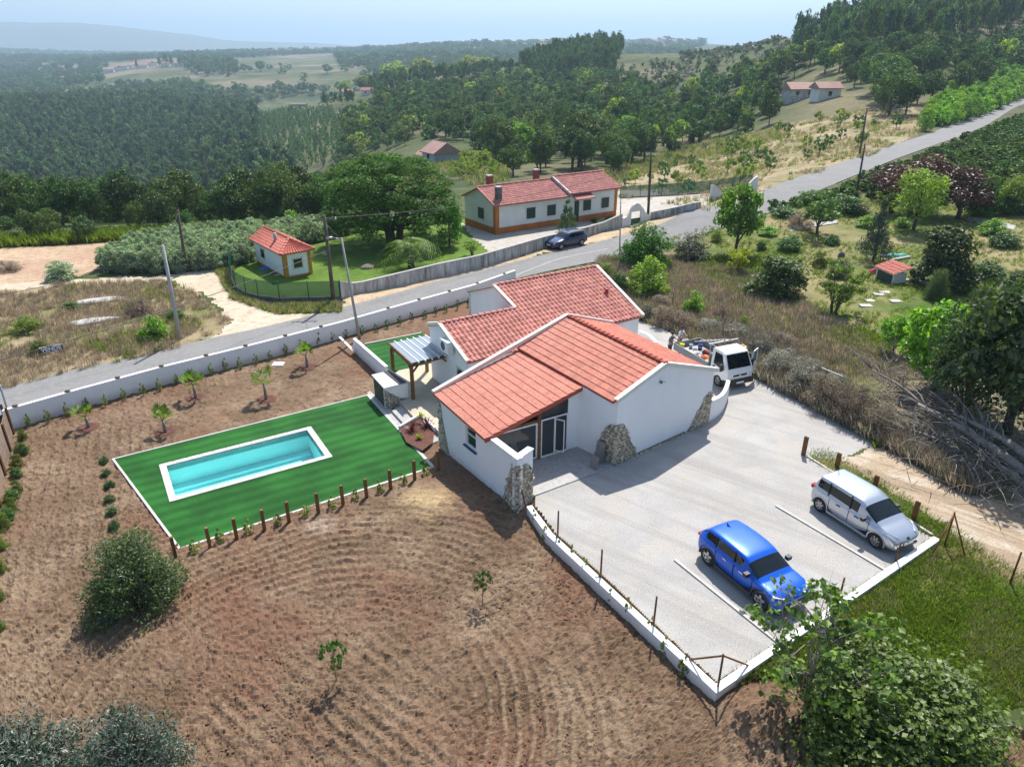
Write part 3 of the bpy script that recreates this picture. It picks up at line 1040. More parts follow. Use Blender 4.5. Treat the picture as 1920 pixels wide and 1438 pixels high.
# meeting point of the glass wall with the west wall
den = dg.x * dW.y - dg.y * dW.x
tt = ((Aa.x - G1.x) * dW.y - (Aa.y - G1.y) * dW.x) / den
F0 = xy(G1) + dg * tt
Eb = xy(E0) + (xy(R0) - xy(E0)).normalized() * .25 + (xy(E1) - xy(E0)).normalized() * .1
Pk = xy(R1)
# gable foot of the ridge lies on the line C-D
dC = (xy(Dd) - xy(Cc)).normalized()
sP = (xy(R1) - xy(Cc)).dot(dC)
Pk = xy(Cc) + dC * sP
wm = MB()
wall(wm, Aa, F0, -.6, 2.42, 2.42, holes=[(2.55, 3.45, 1.15, 2.15)])
wall(wm, Cc, Pk, -.3, 3.40, 4.30); wall(wm, Pk, Dd, -.3, 4.30, 2.98)
wall(wm, Dd, Eb, -.3, 2.95, 2.95)
wall(wm, Eb, xy(R0), -.3, 2.95, 4.30)
wall(wm, xy(R0), Aa, -.3, 4.15, 2.2)
sGm = (xy(Gm) - xy(G1)).length
Lg = (F0 - xy(G1)).length
wall(wm, G1, Cc, 0, 3.36, 3.40)
# glass front: white pier next to the corner, openings beyond
pier = .62
gdir = (xy(G1) - F0).normalized()
Gp = xy(G1) - gdir * pier
wall(wm, Gp, G1, 0, 3.25, 3.34)
wm.build('wall', M['plaster'], house)

# white low privacy wall running on from the west wall, with a return
pw = MB()
B2 = P(998, 930, 0)
Bt = xy(Bb)
wall(pw, F0, Bt, -.5, 2.36, 2.36, .26)
wall(pw, Bt, B2, -.3, 2.36, 2.36, .26)
pw.build('privacy_wall', M['plaster'], house)
pc = MB()
nW = Vector((-dW.y, dW.x)) * .13
pc.beam((F0.x + nW.x, F0.y + nW.y, 2.395), (Bt.x + nW.x + dW.x * -.0, Bt.y + nW.y, 2.395), .32, .07)
dr = (xy(B2) - Bt).normalized(); nR = Vector((-dr.y, dr.x)) * .13
pc.beam((Bt.x + nR.x + dr.x * .29, Bt.y + nR.y + dr.y * .29, 2.394), (B2.x + nR.x + dr.x * .03, B2.y + nR.y + dr.y * .03, 2.394), .32, .066)
pc.build('wall_cap', M['white'], house)

# timber and glass of the entrance front
tm = MB(); fr = MB(); gl_ = MB(); dk = MB()
def fp(s, off=0.0):                     # s metres from the west wall along the glass front
    n = Vector((gdir.y, -gdir.x))
    return F0 + gdir * s + n * off
Lf = (Gp - F0).length
sP1 = (xy(Gm) - F0).length
zt = lambda s: lerp(2.42, 3.28, s / Lf)
a = fp(sP1); tm.beam((a.x, a.y, 0), (a.x, a.y, zt(sP1)), .17, .17, up=(gdir.x, gdir.y, 0))
hd = 2.12
a = fp(.3); b = fp(sP1 - .09); tm.beam((a.x, a.y, hd), (b.x, b.y, hd), .14, .14)
tm.build('timber_post', M['wood'], house).name = 'timber_post'
def frame(s0, s1, z0, z1, mull=(), w=.07, off=.02):
    for s in (s0, s1) + tuple(mull):
        a = fp(s, off); fr.beam((a.x, a.y, z0), (a.x, a.y, z1), w, w, up=(gdir.x, gdir.y, 0))
    for z in (z0 + w / 2, z1 - w / 2):
        a = fp(s0 + w / 2, off); b = fp(s1 - w / 2, off); fr.beam((a.x, a.y, z), (b.x, b.y, z), w * .98, w)
    a = fp(s0, 0); b = fp(s1, 0)
    gl_.poly([(a.x, a.y, z0), (b.x, b.y, z0), (b.x, b.y, z1), (a.x, a.y, z1)])
frame(.32, sP1 - .13, .12, 2.03)
frame(sP1 + .13, Lf - .04, .06, 2.12, (lerp(sP1 + .13, Lf - .04, .52),))
fr.build('window_frame', M['white'], house)
M['glass_front'] = plain('entrance_glass', (.05, .052, .055), .06, 0, .6)
gl_.build('window_pane', M['glass_front'], house)
# dim gable glazing over the beam
a = fp(sP1 + .1, -.03); b = fp(Lf, -.03)
gg = MB().poly([(a.x, a.y, 2.16), (b.x, b.y, 2.16), (b.x, b.y, zt(Lf)), (a.x, a.y, zt(sP1 + .1))])
gg.build('gable_pane', plain('smoky_glass', (.045, .045, .047), .15), house)
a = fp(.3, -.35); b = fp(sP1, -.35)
MB().poly([(a.x, a.y, 0), (b.x, b.y, 0), (b.x, b.y, 3.0), (a.x, a.y, 2.4)]).build('dark_backing', M['interior_dark'], house)  # dark sheet behind the front, its colour stands in for the unlit interior
# curtain drapes and an open casement behind and in front of the glass
cu = MB()
for s in (1.0, 1.75):
    top = fp(s, .012)
    for k in (-.32, -.16, 0, .14, .3):
        q_ = fp(s + k, .012); q2 = fp(s + k + .05, .012)
        cu.poly([(top.x, top.y, 1.75), (q_.x, q_.y, .25), (q2.x, q2.y, .25)])
cu.build('curtain', plain('net_curtain', (.25, .25, .25), .9), house)
co = MB()
h0 = fp(Lf - .75, .03)
nn_ = Vector((gdir.y, -gdir.x))
c1 = h0 + nn_ * .38 + gdir * .28
for (p_, z0_, q_, z1_) in ((h0, .25, h0, 2.0), (c1, .25, c1, 2.0), (h0, .27, c1, .27), (h0, 1.98, c1, 1.98)):
    co.beam((p_.x, p_.y, z0_), (q_.x, q_.y, z1_), .045, .045)
co.build('open_casement', M['white'], house)

# window in the west wall
wn_ = MB(); wf = MB()
def wp(s, off=0.0):
    return xy(Aa) + dW * s + Vector((dW.y, -dW.x)) * off
a, b = wp(2.55), wp(3.45)
for s in (2.59, 3.41):
    c = wp(s, -.08); wf.beam((c.x, c.y, 1.15), (c.x, c.y, 2.15), .07, .07, up=(dW.x, dW.y, 0))
for z in (1.19, 1.78, 2.11):
    c = wp(2.62, -.08); d_ = wp(3.38, -.08); wf.beam((c.x, c.y, z), (d_.x, d_.y, z), .06, .06)
c, d_ = wp(2.55, -.1), wp(3.45, -.1)
wn_.poly([(c.x, c.y, 1.15), (d_.x, d_.y, 1.15), (d_.x, d_.y, 2.15), (c.x, c.y, 2.15)])
win = wf.build('window', M['white'], house)
wn_.build('pane', M['glass_dark'], win)
c, d_ = wp(2.45, .04), wp(3.55, .04)
MB().beam((c.x, c.y, 1.11), (d_.x, d_.y, 1.11), .16, .06).build('window_sill', plain('blue_sill', (.04, .07, .16), .6), win)

# roof planes
def under(parent, pts, t=.09, mat=None, name='roof_deck', dz=-.012):
    b = MB()
    n = len(pts)
    vs = [(p[0], p[1], p[2] + dz) for p in pts] + [(p[0], p[1], p[2] + dz - t) for p in pts]
    b.add(vs, [tuple(range(n)), tuple(reversed(range(n, 2 * n)))] + [(i, n + i, n + (i + 1) % n, (i + 1) % n) for i in range(n)])
    return b.build(name, mat or M['tile_ridge'], parent)
under(house, [La, Lb, L1, L0], .10)
tile_grid(house, La, Lb, L0, L1, 22, 13, TILE, single=True)
under(house, [U0, U1, R1, R0], .10)
tile_grid(house, U0, U1, R0, R1, 33, 9, TILE, name='roof_tile')
under(house, [E1, E0, R0, R1], .10)
tile_grid(house, E1, E0, R1, R0, 33, 10, TILE, name='roof_tile')
up3 = Vector((0, 0, .03))
ridge_caps(house, R1 + up3, R0 + up3, .36, .26)
# fascia under the open edge of the low roof and dark joint under the step
fa = MB(); dn = Vector((0, 0, -.10))
fa.beam(Lb + dn, L1 + dn, .06, .17)
fa.build('fascia', M['tile_ridge'], house)
# rake copings
ck = MB()
z1 = Vector((0, 0, .06))
Ct = Vector((Cc.x, Cc.y, 3.42)); Pt = Vector((Pk.x, Pk.y, 4.36)); Dt = Vector((Dd.x, Dd.y, 3.02))
nC = Vector((dC.y, -dC.x, 0))
o_ = nC * -.04
ck.beam(Ct + o_ + z1 - Vector((dC.x, dC.y, .3)).normalized() * .12, Pt + o_ + z1, .24, .20)
ck.beam(Pt + o_ + z1, Dt + o_ + z1 + Vector((dC.x, dC.y, -.3)) * .22, .24, .20)
ck.beam(La + z1, R0 + z1, .22, .20)
ck.beam(R0 + z1, E0 + z1, .22, .20)
ck.build('verge_coping', M['trim'], house)
# small outlet on the gable: dark stain with a hook of cable
ou = MB()
c = xy(Cc) + dC * (sP - .35); n2 = Vector((nC.x, nC.y))
c = c + n2 * .05
ou.tube([(c.x, c.y, 3.62), (c.x + n2.x * .1, c.y + n2.y * .1, 3.60)], .07, 8)
ou.tube([(c.x, c.y, 3.60), (c.x + .18, c.y - .02, 3.66), (c.x + .26, c.y + .02, 3.56)], .012, 5)
ou.build('cable_outlet', plain('blue_grey', (.12, .15, .22), .6), house)

# field stone
clad(house, G1, Cc, 0, [((xy(Cc) - xy(G1)).length - s, h) for s, h in ((-.05, -.1), (1.25, -.1), (1.1, .5), (.85, 1.3), (.55, 1.9), (.35, 2.1), (-.05, 2.15))], .20, 3, .07)
clad(house, Cc, Dd, 0, [(-.05, -.1), (1.62, -.1), (1.35, .5), (1.0, 1.0), (.72, 1.6), (.5, 2.05), (-.05, 2.2)], .20, 4, .07)
LD = (xy(Dd) - xy(Cc)).length
clad(house, Cc, Dd, 0, [(LD + .02, -.1), (LD - 2.0, -.1), (LD - 1.35, .35), (LD - 1.1, .85), (LD - .75, 1.3), (LD - .45, 1.75), (LD + .02, 1.85)], .19, 5, .06)
clad(house, Cc, Dd, -.02, [(1.6, -.05), (LD - 1.9, -.05), (LD - 1.9, .16), (1.6, .16)], .17, 9, .08)
LB = (Bt - xy(Aa)).length
clad(house, Aa, Bb, -.3, [(LB + .10, -.1), (LB - 1.2, -.1), (LB - .95, .6), (LB - .7, 1.3), (LB - .5, 2.0), (LB - .25, 2.45), (LB + .10, 2.3)], .18, 6, .07)
LR_ = (xy(B2) - Bt).length
clad(house, Bb, B2, -.1, [(-.12, -.1), (LR_, -.1), (LR_, 1.45), (LR_ * .75, 1.85), (LR_ * .5, 2.0), (.1, 2.2), (-.12, 2.2)], .18, 7, .07)
clad(house, Aa, Bb, -.4, [(-.03, -.1), (.95, -.1), (.75, .5), (.5, 1.3), (.3, 2.0), (.2, 2.7), (-.03, 2.75)], .18, 8, .05)

# low curved walls east of the house
def curved(parts, top, t, name, label, z0=-.2, group=None):
    b = MB()
    pts = smooth_line([(p.x, p.y, p.z) for p in parts], 6)
    for a_, b_ in zip(pts[:-1], pts[1:]):
        d = Vector((b_[0] - a_[0], b_[1] - a_[1])).normalized(); n = Vector((-d.y, d.x)) * t
        b.prism([(a_[0], a_[1]), (b_[0], b_[1]), (b_[0] + n.x, b_[1] + n.y), (a_[0] + n.x, a_[1] + n.y)], z0, [a_[2], b_[2], b_[2], a_[2]])
    r = thing(name, label, 'wall', (pts[0][0], pts[0][1], 0))
    b.build('wall_body', M['plaster'], r)
    return r
def withz(p, z): return Vector((p.x, p.y, z))
curved([withz(Dd, 1.25), withz(P(1347, 780), 1.15), withz(P(1358, 765), 1.05), withz(P(1365, 745), 1.05)], 0, .2, 'curved_wall', 'low curved white wall running out from the gable corner beside the truck')
curved([withz(P(1196, 640), .75), withz(P(1213, 648), .75), withz(P(1226, 662), .75)], 0, .2, 'curved_wall', 'short curved white wall behind the house, at the end of the rear roof')

# ------------------------------------------------------------------ rear block
def plane3(a, b, c):
    n = (b - a).cross(c - a).normalized(); return a, n
def rayplane(u, v, pl):
    x = (u - 960) / FOC; y = (719 - v) / FOC
    d = Vector((x, CP + y * SP, -SP + y * CP)); o = Vector((0, 0, CAMH))
    return o + d * ((pl[0] - o).dot(pl[1]) / d.dot(pl[1]))
UL = P(925, 536, 4.7); UR = P(1118, 500, 4.7); ER = P(1205, 592, 2.85)
pl = plane3(UL, UR, ER)
LLp = rayplane(823, 608, pl); LRp = rayplane(966, 579, pl); EL = rayplane(876, 680, pl)
EM = rayplane(1149, 608, pl)
e_ = (UR - UL).normalized(); s_ = pl[1].cross(e_).normalized()
if s_.z > 0: s_ = -s_
# slope frame: origin UL, e_ along the ridge, s_ down the slope
def sl2(p): return ((p - UL).dot(e_), (p - UL).dot(s_))
poly2 = [sl2(p) for p in (UL, UR, ER, EL, LLp, LRp)]
smax = max(p[1] for p in poly2); emin = min(p[0] for p in poly2); emax = max(p[0] for p in poly2)
under(house, [UL, UR, ER, EL, LLp, LRp], .10, M['tile_rear'])
rows = int(round(smax / .40)); cols = int(round((emax - emin) / .285))
q0 = UL + e_ * emin + s_ * smax
def keep(p):
    a_, b_ = sl2(p)
    return inside(a_, b_, poly2)
tile_grid(house, q0, q0 + e_ * (emax - emin), q0 - s_ * smax, q0 - s_ * smax + e_ * (emax - emin), cols, rows, TILE_REAR, name='rear_roof_tile', keep=keep)
ridge_caps(house, UL + up3, UR + up3, .42, .26, M['tile_rear'])
ridge_caps(house, LLp + up3, LRp + up3, .42, .26, M['tile_rear'])
# north slopes
back = Vector((-s_.x, -s_.y, 0)).normalized()
UL2 = UL + back * 3.4 + Vector((0, 0, -1.25)); UR2 = UR + back * 3.4 + Vector((0, 0, -1.25))
LL2 = LLp + back * 1.5 + Vector((0, 0, -.5)); LR2 = LRp + back * 1.5 + Vector((0, 0, -.5))
under(house, [UR, UL, UL2, UR2], .1, M['tile_rear']); tile_grid(house, UR2, UL2, UR, UL, 24, 9, TILE_REAR, name='rear_roof_tile')
under(house, [LRp, LLp, LL2, LR2], .1, M['tile_rear'])
rw_ = MB()
flat = lambda p: Vector((p.x, p.y))
def w2(p, q, t0=None, t1=None, z0=-.4):
    wall(rw_, p, q, z0, (p.z if t0 is None else t0) - .1, (q.z if t1 is None else t1) - .1, .25)
ins = e_ * .12
w2(LL2 + ins, LLp + ins); w2(LLp + ins, EL + ins - s_ * .15)
w2(UL2 + ins, UL + ins); w2(UL + ins, LRp + ins * 1.0)
ELi = EL - s_ * .2 + ins; ERi = ER - s_ * .2 - ins
wS = MB(); 
wall(rw_, ELi, ERi, -.4, EL.z - .12, ER.z - .1, .25, holes=[((ERi - ELi).xy.length - 2.6, (ERi - ELi).xy.length - 1.7, 1.0, 2.0)])
w2(ERi, UR - ins); w2(UR - ins, UR2 - ins)
w2(UR2 - ins, UL2 + ins); w2(LR2, LL2 + ins)
rw_.build('wall', M['plaster'], house)
dd_ = (flat(ERi) - flat(ELi)).normalized(); Lr = (flat(ERi) - flat(ELi)).length
a = flat(ELi) + dd_ * (Lr - 2.6) + Vector((-dd_.y, dd_.x)) * .1; b = flat(ELi) + dd_ * (Lr - 1.7) + Vector((-dd_.y, dd_.x)) * .1
win = MB().poly([(a.x, a.y, 1.0), (b.x, b.y, 1.0), (b.x, b.y, 2.0), (a.x, a.y, 2.0)]).build('window', M['glass_dark'], house)
ck = MB()
z1 = Vector((0, 0, .05))
for a_, b_ in ((UR, ER + s_ * .05), (UL, LRp), (LLp, EL), (UL2, UL), (LL2, LLp)):
    MB().beam(a_ + z1, b_ + z1, .2, .18).build('verge_coping', M['trim'], house)
# roof vent, red
vp = rayplane(1137, 552, pl)
vt = MB(); vt.tube([vp, vp + Vector((0, 0, .28))], .11, 8); vt.tube([vp + Vector((0, 0, .3)), vp + Vector((0, 0, .38))], [.19, .06], 8)
vt.build('roof_vent', plain('red_vent', (.42, .04, .03), .6), house)
# little window in the west gable of the low rear wing, with cream frame
gw = MB()
dgw = (flat(EL) - flat(LLp)).normalized(); ngw = Vector((dgw.y, -dgw.x))
Lgw = (flat(EL) - flat(LLp)).length
def gp(s, off): return flat(LLp + ins) + dgw * s + ngw * off
for (s0, s1, z0_, z1_, mm, nm, off) in ((Lgw - 1.5, Lgw - .55, .95, 2.0, 'trim', 'window_frame', .02), (Lgw - 1.38, Lgw - .67, 1.06, 1.9, 'glass_dark', 'window_pane', .028)):
    a, b = gp(s0, off), gp(s1, off); a2, b2 = gp(s0, -.1), gp(s1, -.1)
    gw = MB().prism([(a.x, a.y), (b.x, b.y), (b2.x, b2.y), (a2.x, a2.y)], z0_, z1_); gw.build(nm, M[mm], house)

# entrance paving, patio, steps
sl_ = MB()
pts = [B2, P(1094, 896), P(1140, 879), Cc, G1, Gm, withz(F0, 0), withz(Bt, 0)]
sl_.prism([(p.x, p.y) for p in [P(998, 932), P(1141, 879), Cc, G1, F0 + gdir * .1, Bt + gdir * .12]], -.1, .05)
tag(sl_.build('entrance_slab', M['slab']), kind='structure')
# ------------------------------------------------------------------ lawn, pool, patio
ZT = -.30


def pz(u, v, z):
    return P(u, v, z)


def sheet(name, pix, z, mat, t=.06, kind='structure'):
    pts = [P(u, v, z) for u, v in pix]
    a = sum(pts[i].x * pts[(i + 1) % len(pts)].y - pts[(i + 1) % len(pts)].x * pts[i].y for i in range(len(pts)))
    if a < 0: pts.reverse()
    o = MB().prism([(p.x, p.y) for p in pts], z - t, z).build(name, mat)
    return tag(o, kind=kind)


def turfmat():
    m, nt, out = newmat('artificial_turf')
    b = N(nt, "BsdfPrincipled"); b.inputs["Roughness"].default_value = .8; b.inputs["Specular IOR Level"].default_value = .2
    pos = wpos(nt)
    mp = N(nt, "Mapping"); mp.inputs["Rotation"].default_value = (0, 0, math.radians(-31)); mp.inputs["Scale"].default_value = (1, 1, 1)
    nt.links.new(pos, mp.inputs["Vector"])
    wv = N(nt, "TexWave"); wv.bands_direction = 'Y'; wv.inputs["Scale"].default_value = .42; wv.inputs["Distortion"].default_value = 1.2; wv.inputs["Detail"].default_value = 2
    nt.links.new(mp.outputs[0], wv.inputs["Vector"])
    c = ramp(nt, wv.outputs["Fac"], [(.2, (.014, .115, .013)), (.8, (.024, .155, .021))])
    n = ramp(nt, noise(nt, pos, .35, 4), [(.42, (.55, .62, .55)), (.62, (1, 1, 1))])
    c = mixc(nt, 1.0, c, n, 'MULTIPLY')
    f = ramp(nt, noise(nt, pos, 30, 3, .8), [(.35, (.62, .62, .62)), (.68, (1.3, 1.3, 1.3))])
    c = mixc(nt, 1.0, c, f, 'MULTIPLY')
    nt.links.new(c, b.inputs["Base Color"])
    bn = N(nt, "Bump"); bn.inputs["Strength"].default_value = .9; bn.inputs["Distance"].default_value = .03
    nt.links.new(noise(nt, pos, 45, 4, .8), bn.inputs["Height"]); nt.links.new(bn.outputs[0], b.inputs["Normal"])
    nt.links.new(b.outputs[0], out.inputs[0])
    return m


M['turf'] = turfmat()
# lawn with a hole for the pool
tp = [P(u, v, ZT) for u, v in TURF]
po = [P(u, v, ZT) for u, v in POOLO]
mb = MB()
ring_o = [tp[0], tp[1], tp[2], tp[3]]; ring_i = [po[0], po[1], po[2], po[3]]
mb.add(ring_o + ring_i, [(4, 5, 1, 0), (5, 6, 2, 1), (6, 7, 3, 2), (7, 4, 0, 3)])
tag(mb.build('lawn', M['turf']), kind='structure')
for i, (a, b, w) in enumerate(((tp[0], tp[1], .09), (tp[1], tp[2], .16), (tp[2], tp[3], .12), (tp[3], tp[0], .10))):
    d = (b - a).normalized()
    o = MB().beam(a - d * w / 2 + Vector((0, 0, -.07)), b - d * w / 2 + Vector((0, 0, -.07)), w, .20 + .002 * i).build('lawn_kerb', M['kerb'])
    tag(o, kind='structure')
pool = thing('swimming_pool', 'rectangular turquoise swimming pool with a pale stone edge set in the green lawn', 'swimming pool', (sum(p.x for p in po) / 4, sum(p.y for p in po) / 4, ZT))
cw = .30
ctr = sum(po, Vector()) / 4
def inset(pts, w):
    out = []
    n = len(pts)
    for i in range(n):
        a, b, c = pts[i - 1], pts[i], pts[(i + 1) % n]
        d1 = (a - b).normalized(); d2 = (c - b).normalized()
        out.append(b + (d1 + d2) * (w / max(.2, abs(d1.cross(d2).z))))
    return out
pin = inset(po, cw)
for i in range(4):
    a, b, c, d = po[i], po[(i + 1) % 4], pin[(i + 1) % 4], pin[i]
    q_ = [a, b, c, d]
    ar = sum(q_[k].x * q_[(k + 1) % 4].y - q_[(k + 1) % 4].x * q_[k].y for k in range(4))
    if ar < 0: q_.reverse()
    L = (b - a).length
    nS = int(L / .6)
    for k in range(nS):                                     # coping stones
        t0, t1 = k / nS + .004, (k + 1) / nS - .004
        qq = [a.lerp(b, t0), a.lerp(b, t1), d.lerp(c, t1), d.lerp(c, t0)]
        if ar < 0: qq.reverse()
        MB().prism([(p.x, p.y) for p in qq], ZT - .05, ZT + .035).build('coping_stone', M['kerb'], pool)
    MB().prism([(p.x, p.y) for p in q_], ZT - .3, ZT + .028).build('coping_bed', M['concrete'], pool)
M['pool_tile'] = surf('pool_tile', (.60, .96, .95), (.52, .94, .93), 2, .5, c3=(.74, .97, .96), scale2=14)
bs = MB(); zb = ZT - 1.3
wl_ = [Vector((p.x, p.y, ZT - .02)) for p in pin]; fl = [Vector((p.x, p.y, zb)) for p in pin]
bs.add(wl_ + fl, [(4, 5, 6, 7)] + [(i, (i + 1) % 4, 4 + (i + 1) % 4, 4 + i) for i in range(4)])
bs.build('basin', M['pool_tile'], pool)
# bench along the far side and the steps at the east end
e1 = (pin[1] - pin[0]).normalized(); e2 = (pin[3] - pin[0]).normalized()
def ps(a, b): return pin[0] + e1 * a + e2 * b
LX = (pin[1] - pin[0]).length; LY = (pin[3] - pin[0]).length
def block(a0, a1, b0, b1, z):
    q_ = [ps(a0, b0), ps(a1, b0), ps(a1, b1), ps(a0, b1)]
    ar = sum(q_[k].x * q_[(k + 1) % 4].y - q_[(k + 1) % 4].x * q_[k].y for k in range(4))
    if ar < 0: q_.reverse()
    return MB().prism([(p.x, p.y) for p in q_], zb, z)
block(.02, LX - .02, .02, .45, ZT - 1.12).build('bench', M['pool_tile'], pool)
m, nt, out = newmat('pool_water')
tr = N(nt, "BsdfTransparent"); tr.inputs[0].default_value = (.66, 1, 1, 1)
g = N(nt, "BsdfGlossy"); g.inputs["Roughness"].default_value = .02
fn = N(nt, "Fresnel"); fn.inputs[0].default_value = 1.33
bn = N(nt, "Bump"); bn.inputs["Strength"].default_value = .35; bn.inputs["Distance"].default_value = .06
nt.links.new(noise(nt, wpos(nt), 4.5, 4, .6, .4), bn.inputs["Height"])
nt.links.new(bn.outputs[0], g.inputs["Normal"]); nt.links.new(bn.outputs[0], fn.inputs["Normal"])
mx = N(nt, "MixShader"); nt.links.new(fn.outputs[0], mx.inputs[0]); nt.links.new(tr.outputs[0], mx.inputs[1]); nt.links.new(g.outputs[0], mx.inputs[2])
nt.links.new(mx.outputs[0], out.inputs[0])
zw_ = ZT - .12
MB().poly([(p.x, p.y, zw_) for p in (pin[3], pin[2], pin[1], pin[0])]).build('water', m, pool)

# patio on three levels
pat = sheet('patio', [(748, 694.5), (800, 682.5), (862, 676), (905, 720), (836, 800), (822, 808), (790, 778), (777, 783), (755, 759), (733, 737), (716, 716)], 0, M['slab_warm'], .5)
sheet('patio_step', [(754, 758), (777, 783), (757, 794), (735, 770)], -.15, M['slab'], .4)
sheet('patio_walk', [(688, 736), (694, 733), (735, 768), (757, 793), (790, 776), (822, 806), (822, 826), (790, 838), (750, 808)], -.285, M['slab'], .3)
sheet('back_lawn', [(684, 646), (790, 625), (806, 634), (808, 681), (748, 694.5), (730, 697)], 0.0, M['turf'], .4)
a = P(684, 645, 0); b = P(790, 624, 0)
tag(MB().beam(a + Vector((0, 0, -.1)), b + Vector((0, 0, -.1)), .10, .26).build('lawn_kerb', M['kerb']), kind='structure')
# planter wall and mulch
a, b, c_ = P(749, 805, -.25), P(790, 779, -.1), P(816, 806, -.1)
mul = MB().poly([(p.x, p.y, -.16) for p in (P(750, 806, -.2), P(762, 830, -.2), P(792, 846, -.2), P(812, 830, -.2), P(815, 808, -.2), P(790, 781, -.2))])
M['mulch'] = surf('bark_mulch', (.11, .048, .035), (.17, .075, .055), 9, .95, c3=(.05, .025, .02), scale2=30, bump=1.0, bscale=30)
tag(mul.build('mulch_bed', M['mulch']), kind='structure')
pwl = thing('planter_wall', 'low white planter wall round the red mulch bed at the foot of the steps', 'wall', (a.x, a.y, 0))
for p_, q_ in ((a, b), (b, c_)):
    MB().beam((p_.x, p_.y, -.22), (q_.x, q_.y, -.12), .13, .35).build('wall_body', M['plaster'], pwl)

# partition wall beside the back lawn, board leaning on it
a = P(664, 661, -.38); b = P(724, 716, -.38)
pt_ = thing('partition_wall', 'low white partition wall between the soil garden and the small back lawn', 'wall', (a.x, a.y, -.4))
mb = MB(); d = (xy(b) - xy(a)).normalized(); n = Vector((-d.y, d.x)) * .2
mb.prism([(a.x, a.y), (b.x, b.y), (b.x + n.x, b.y + n.y), (a.x + n.x, a.y + n.y)], -.5, .62)
mb.build('wall_body', M['plaster'], pt_)
bd = MB().beam(P(637, 632, .18), P(663, 658, .02), .16, .05).build('plank', M['white'])
tag(bd, 'long white board lying between the street wall and the low partition wall', 'plank')

# barbecue counter
zt_ = 1.02
T = [P(696.5, 702.5, zt_), P(733, 694, zt_), P(768, 716, zt_), P(720, 728, zt_)]
bq = thing('barbecue_counter', 'white outdoor barbecue counter with stone base and timber door by the pergola', 'barbecue', (T[3].x, T[3].y, -.3))
cc = sum(T, Vector()) / 4
pts = [cc.lerp(p, .92) for p in T]
order = [pts[3], pts[2], pts[1], pts[0]]
MB().prism([(p.x, p.y) for p in order], -.5, zt_ - .07).build('counter_body', M['plaster'], bq)
MB().prism([(p.x, p.y) for p in (T[3], T[2], T[1], T[0])], zt_ - .068, zt_).build('worktop', surf('worktop', (.60, .60, .62), (.54, .54, .56), 2, .35), bq)
g0, g1 = T[1].lerp(T[0], .10), T[2].lerp(T[3], .12); g2, g3 = T[2].lerp(T[3], .42), T[1].lerp(T[0], .38)
MB().prism([(p.x, p.y) for p in (g1, g0, g3, g2)][::-1], zt_ + .004, zt_ + .03).build('grill', M['black'], bq)
fa_, fb_ = pts[3], pts[2]
Lq = (xy(fb_) - xy(fa_)).length
clad(bq, fa_, fb_, -.3, [(-.02, -.1), (Lq, -.1), (Lq, .30), (Lq * .6, .45), (Lq * .25, .85), (-.02, 1.15)], .17, 12, .05)
la_, lb_ = pts[0], pts[3]
LL_ = (xy(lb_) - xy(la_)).length
dd = (xy(lb_) - xy(la_)).normalized(); nn2 = Vector((dd.y, -dd.x))
for k in range(4):
    s0 = .12 + k * (LL_ - .35) / 4
    p0 = xy(la_) + dd * s0 + nn2 * .012; p1 = xy(la_) + dd * (s0 + (LL_ - .35) / 4 - .01) + nn2 * .012
    MB().beam((p0.x, p0.y, .33), (p1.x, p1.y, .33), .03, 1.15).build('door_board', M['wood_old'], bq)

# pergola
zr = 2.2
RC = [P(771, 682, zr), P(729.5, 645, zr), P(799, 630.5, zr), P(846, 663, zr)]       # front-left, back-left, back-right, front-right
_c = sum(RC, Vector()) / 4
pg = thing('pergola', 'timber pergola with pale translucent roof panels beside the low rear wing', 'pergola', (P(774.7, 748.6).x, P(774.7, 748.6).y, 0))
posts = [P(775, 748, 0)] + [Vector((p.x, p.y, 0)) for p in (RC[1].lerp(_c, .07), RC[2].lerp(_c, .12), RC[3].lerp(_c, .07))]
for p_ in posts:
    MB().beam((p_.x, p_.y, 0), (p_.x, p_.y, zr - .2), .17, .17, up=(1, .6, 0)).build('post', M['wood'], pg)
for p_, q_ in ((posts[0], posts[3]), (posts[1], posts[2]), (posts[0], posts[1]), (posts[3], posts[2])):
    MB().beam((p_.x, p_.y, zr - .12), (q_.x, q_.y, zr - .12), .10, .18).build('beam', M['wood'], pg)
for p_, q_ in ((0, 3), (3, 0), (0, 1), (1, 0)):
    a = posts[p_]; b = posts[q_]; d = (b - a).normalized()
    MB().beam(Vector((a.x, a.y, zr - .65)), Vector((a.x + d.x * .45, a.y + d.y * .45, zr - .2)), .07, .09).build('brace', M['wood'], pg)
m, nt, out = newmat('polycarbonate')
tr = N(nt, "BsdfTransparent"); tr.inputs[0].default_value = (.35, .45, .55, 1)
b_ = N(nt, "BsdfPrincipled"); b_.inputs["Base Color"].default_value = (.42, .50, .58, 1); b_.inputs["Roughness"].default_value = .18
mx = N(nt, "MixShader"); mx.inputs[0].default_value = .62
nt.links.new(tr.outputs[0], mx.inputs[1]); nt.links.new(b_.outputs[0], mx.inputs[2]); nt.links.new(mx.outputs[0], out.inputs[0])
nb = 6
for k in range(nb):
    t0, t1 = k / nb + .012, (k + 1) / nb - .012
    q_ = [RC[0].lerp(RC[3], t0), RC[0].lerp(RC[3], t1), RC[1].lerp(RC[2], t1), RC[1].lerp(RC[2], t0)]
    MB().prism([(p.x, p.y) for p in q_], zr + .02, zr + .035).build('roof_panel', m, pg)
for k in range(nb + 1):
    t = k / nb
    a = RC[0].lerp(RC[3], t); b = RC[1].lerp(RC[2], t); d = (b - a).normalized()
    MB().beam(a - d * .15 + Vector((0, 0, .01)), b + d * .15 + Vector((0, 0, .01)), .07, .11).build('rafter', M['wood'] if k in (0,) else M['trim'], pg)

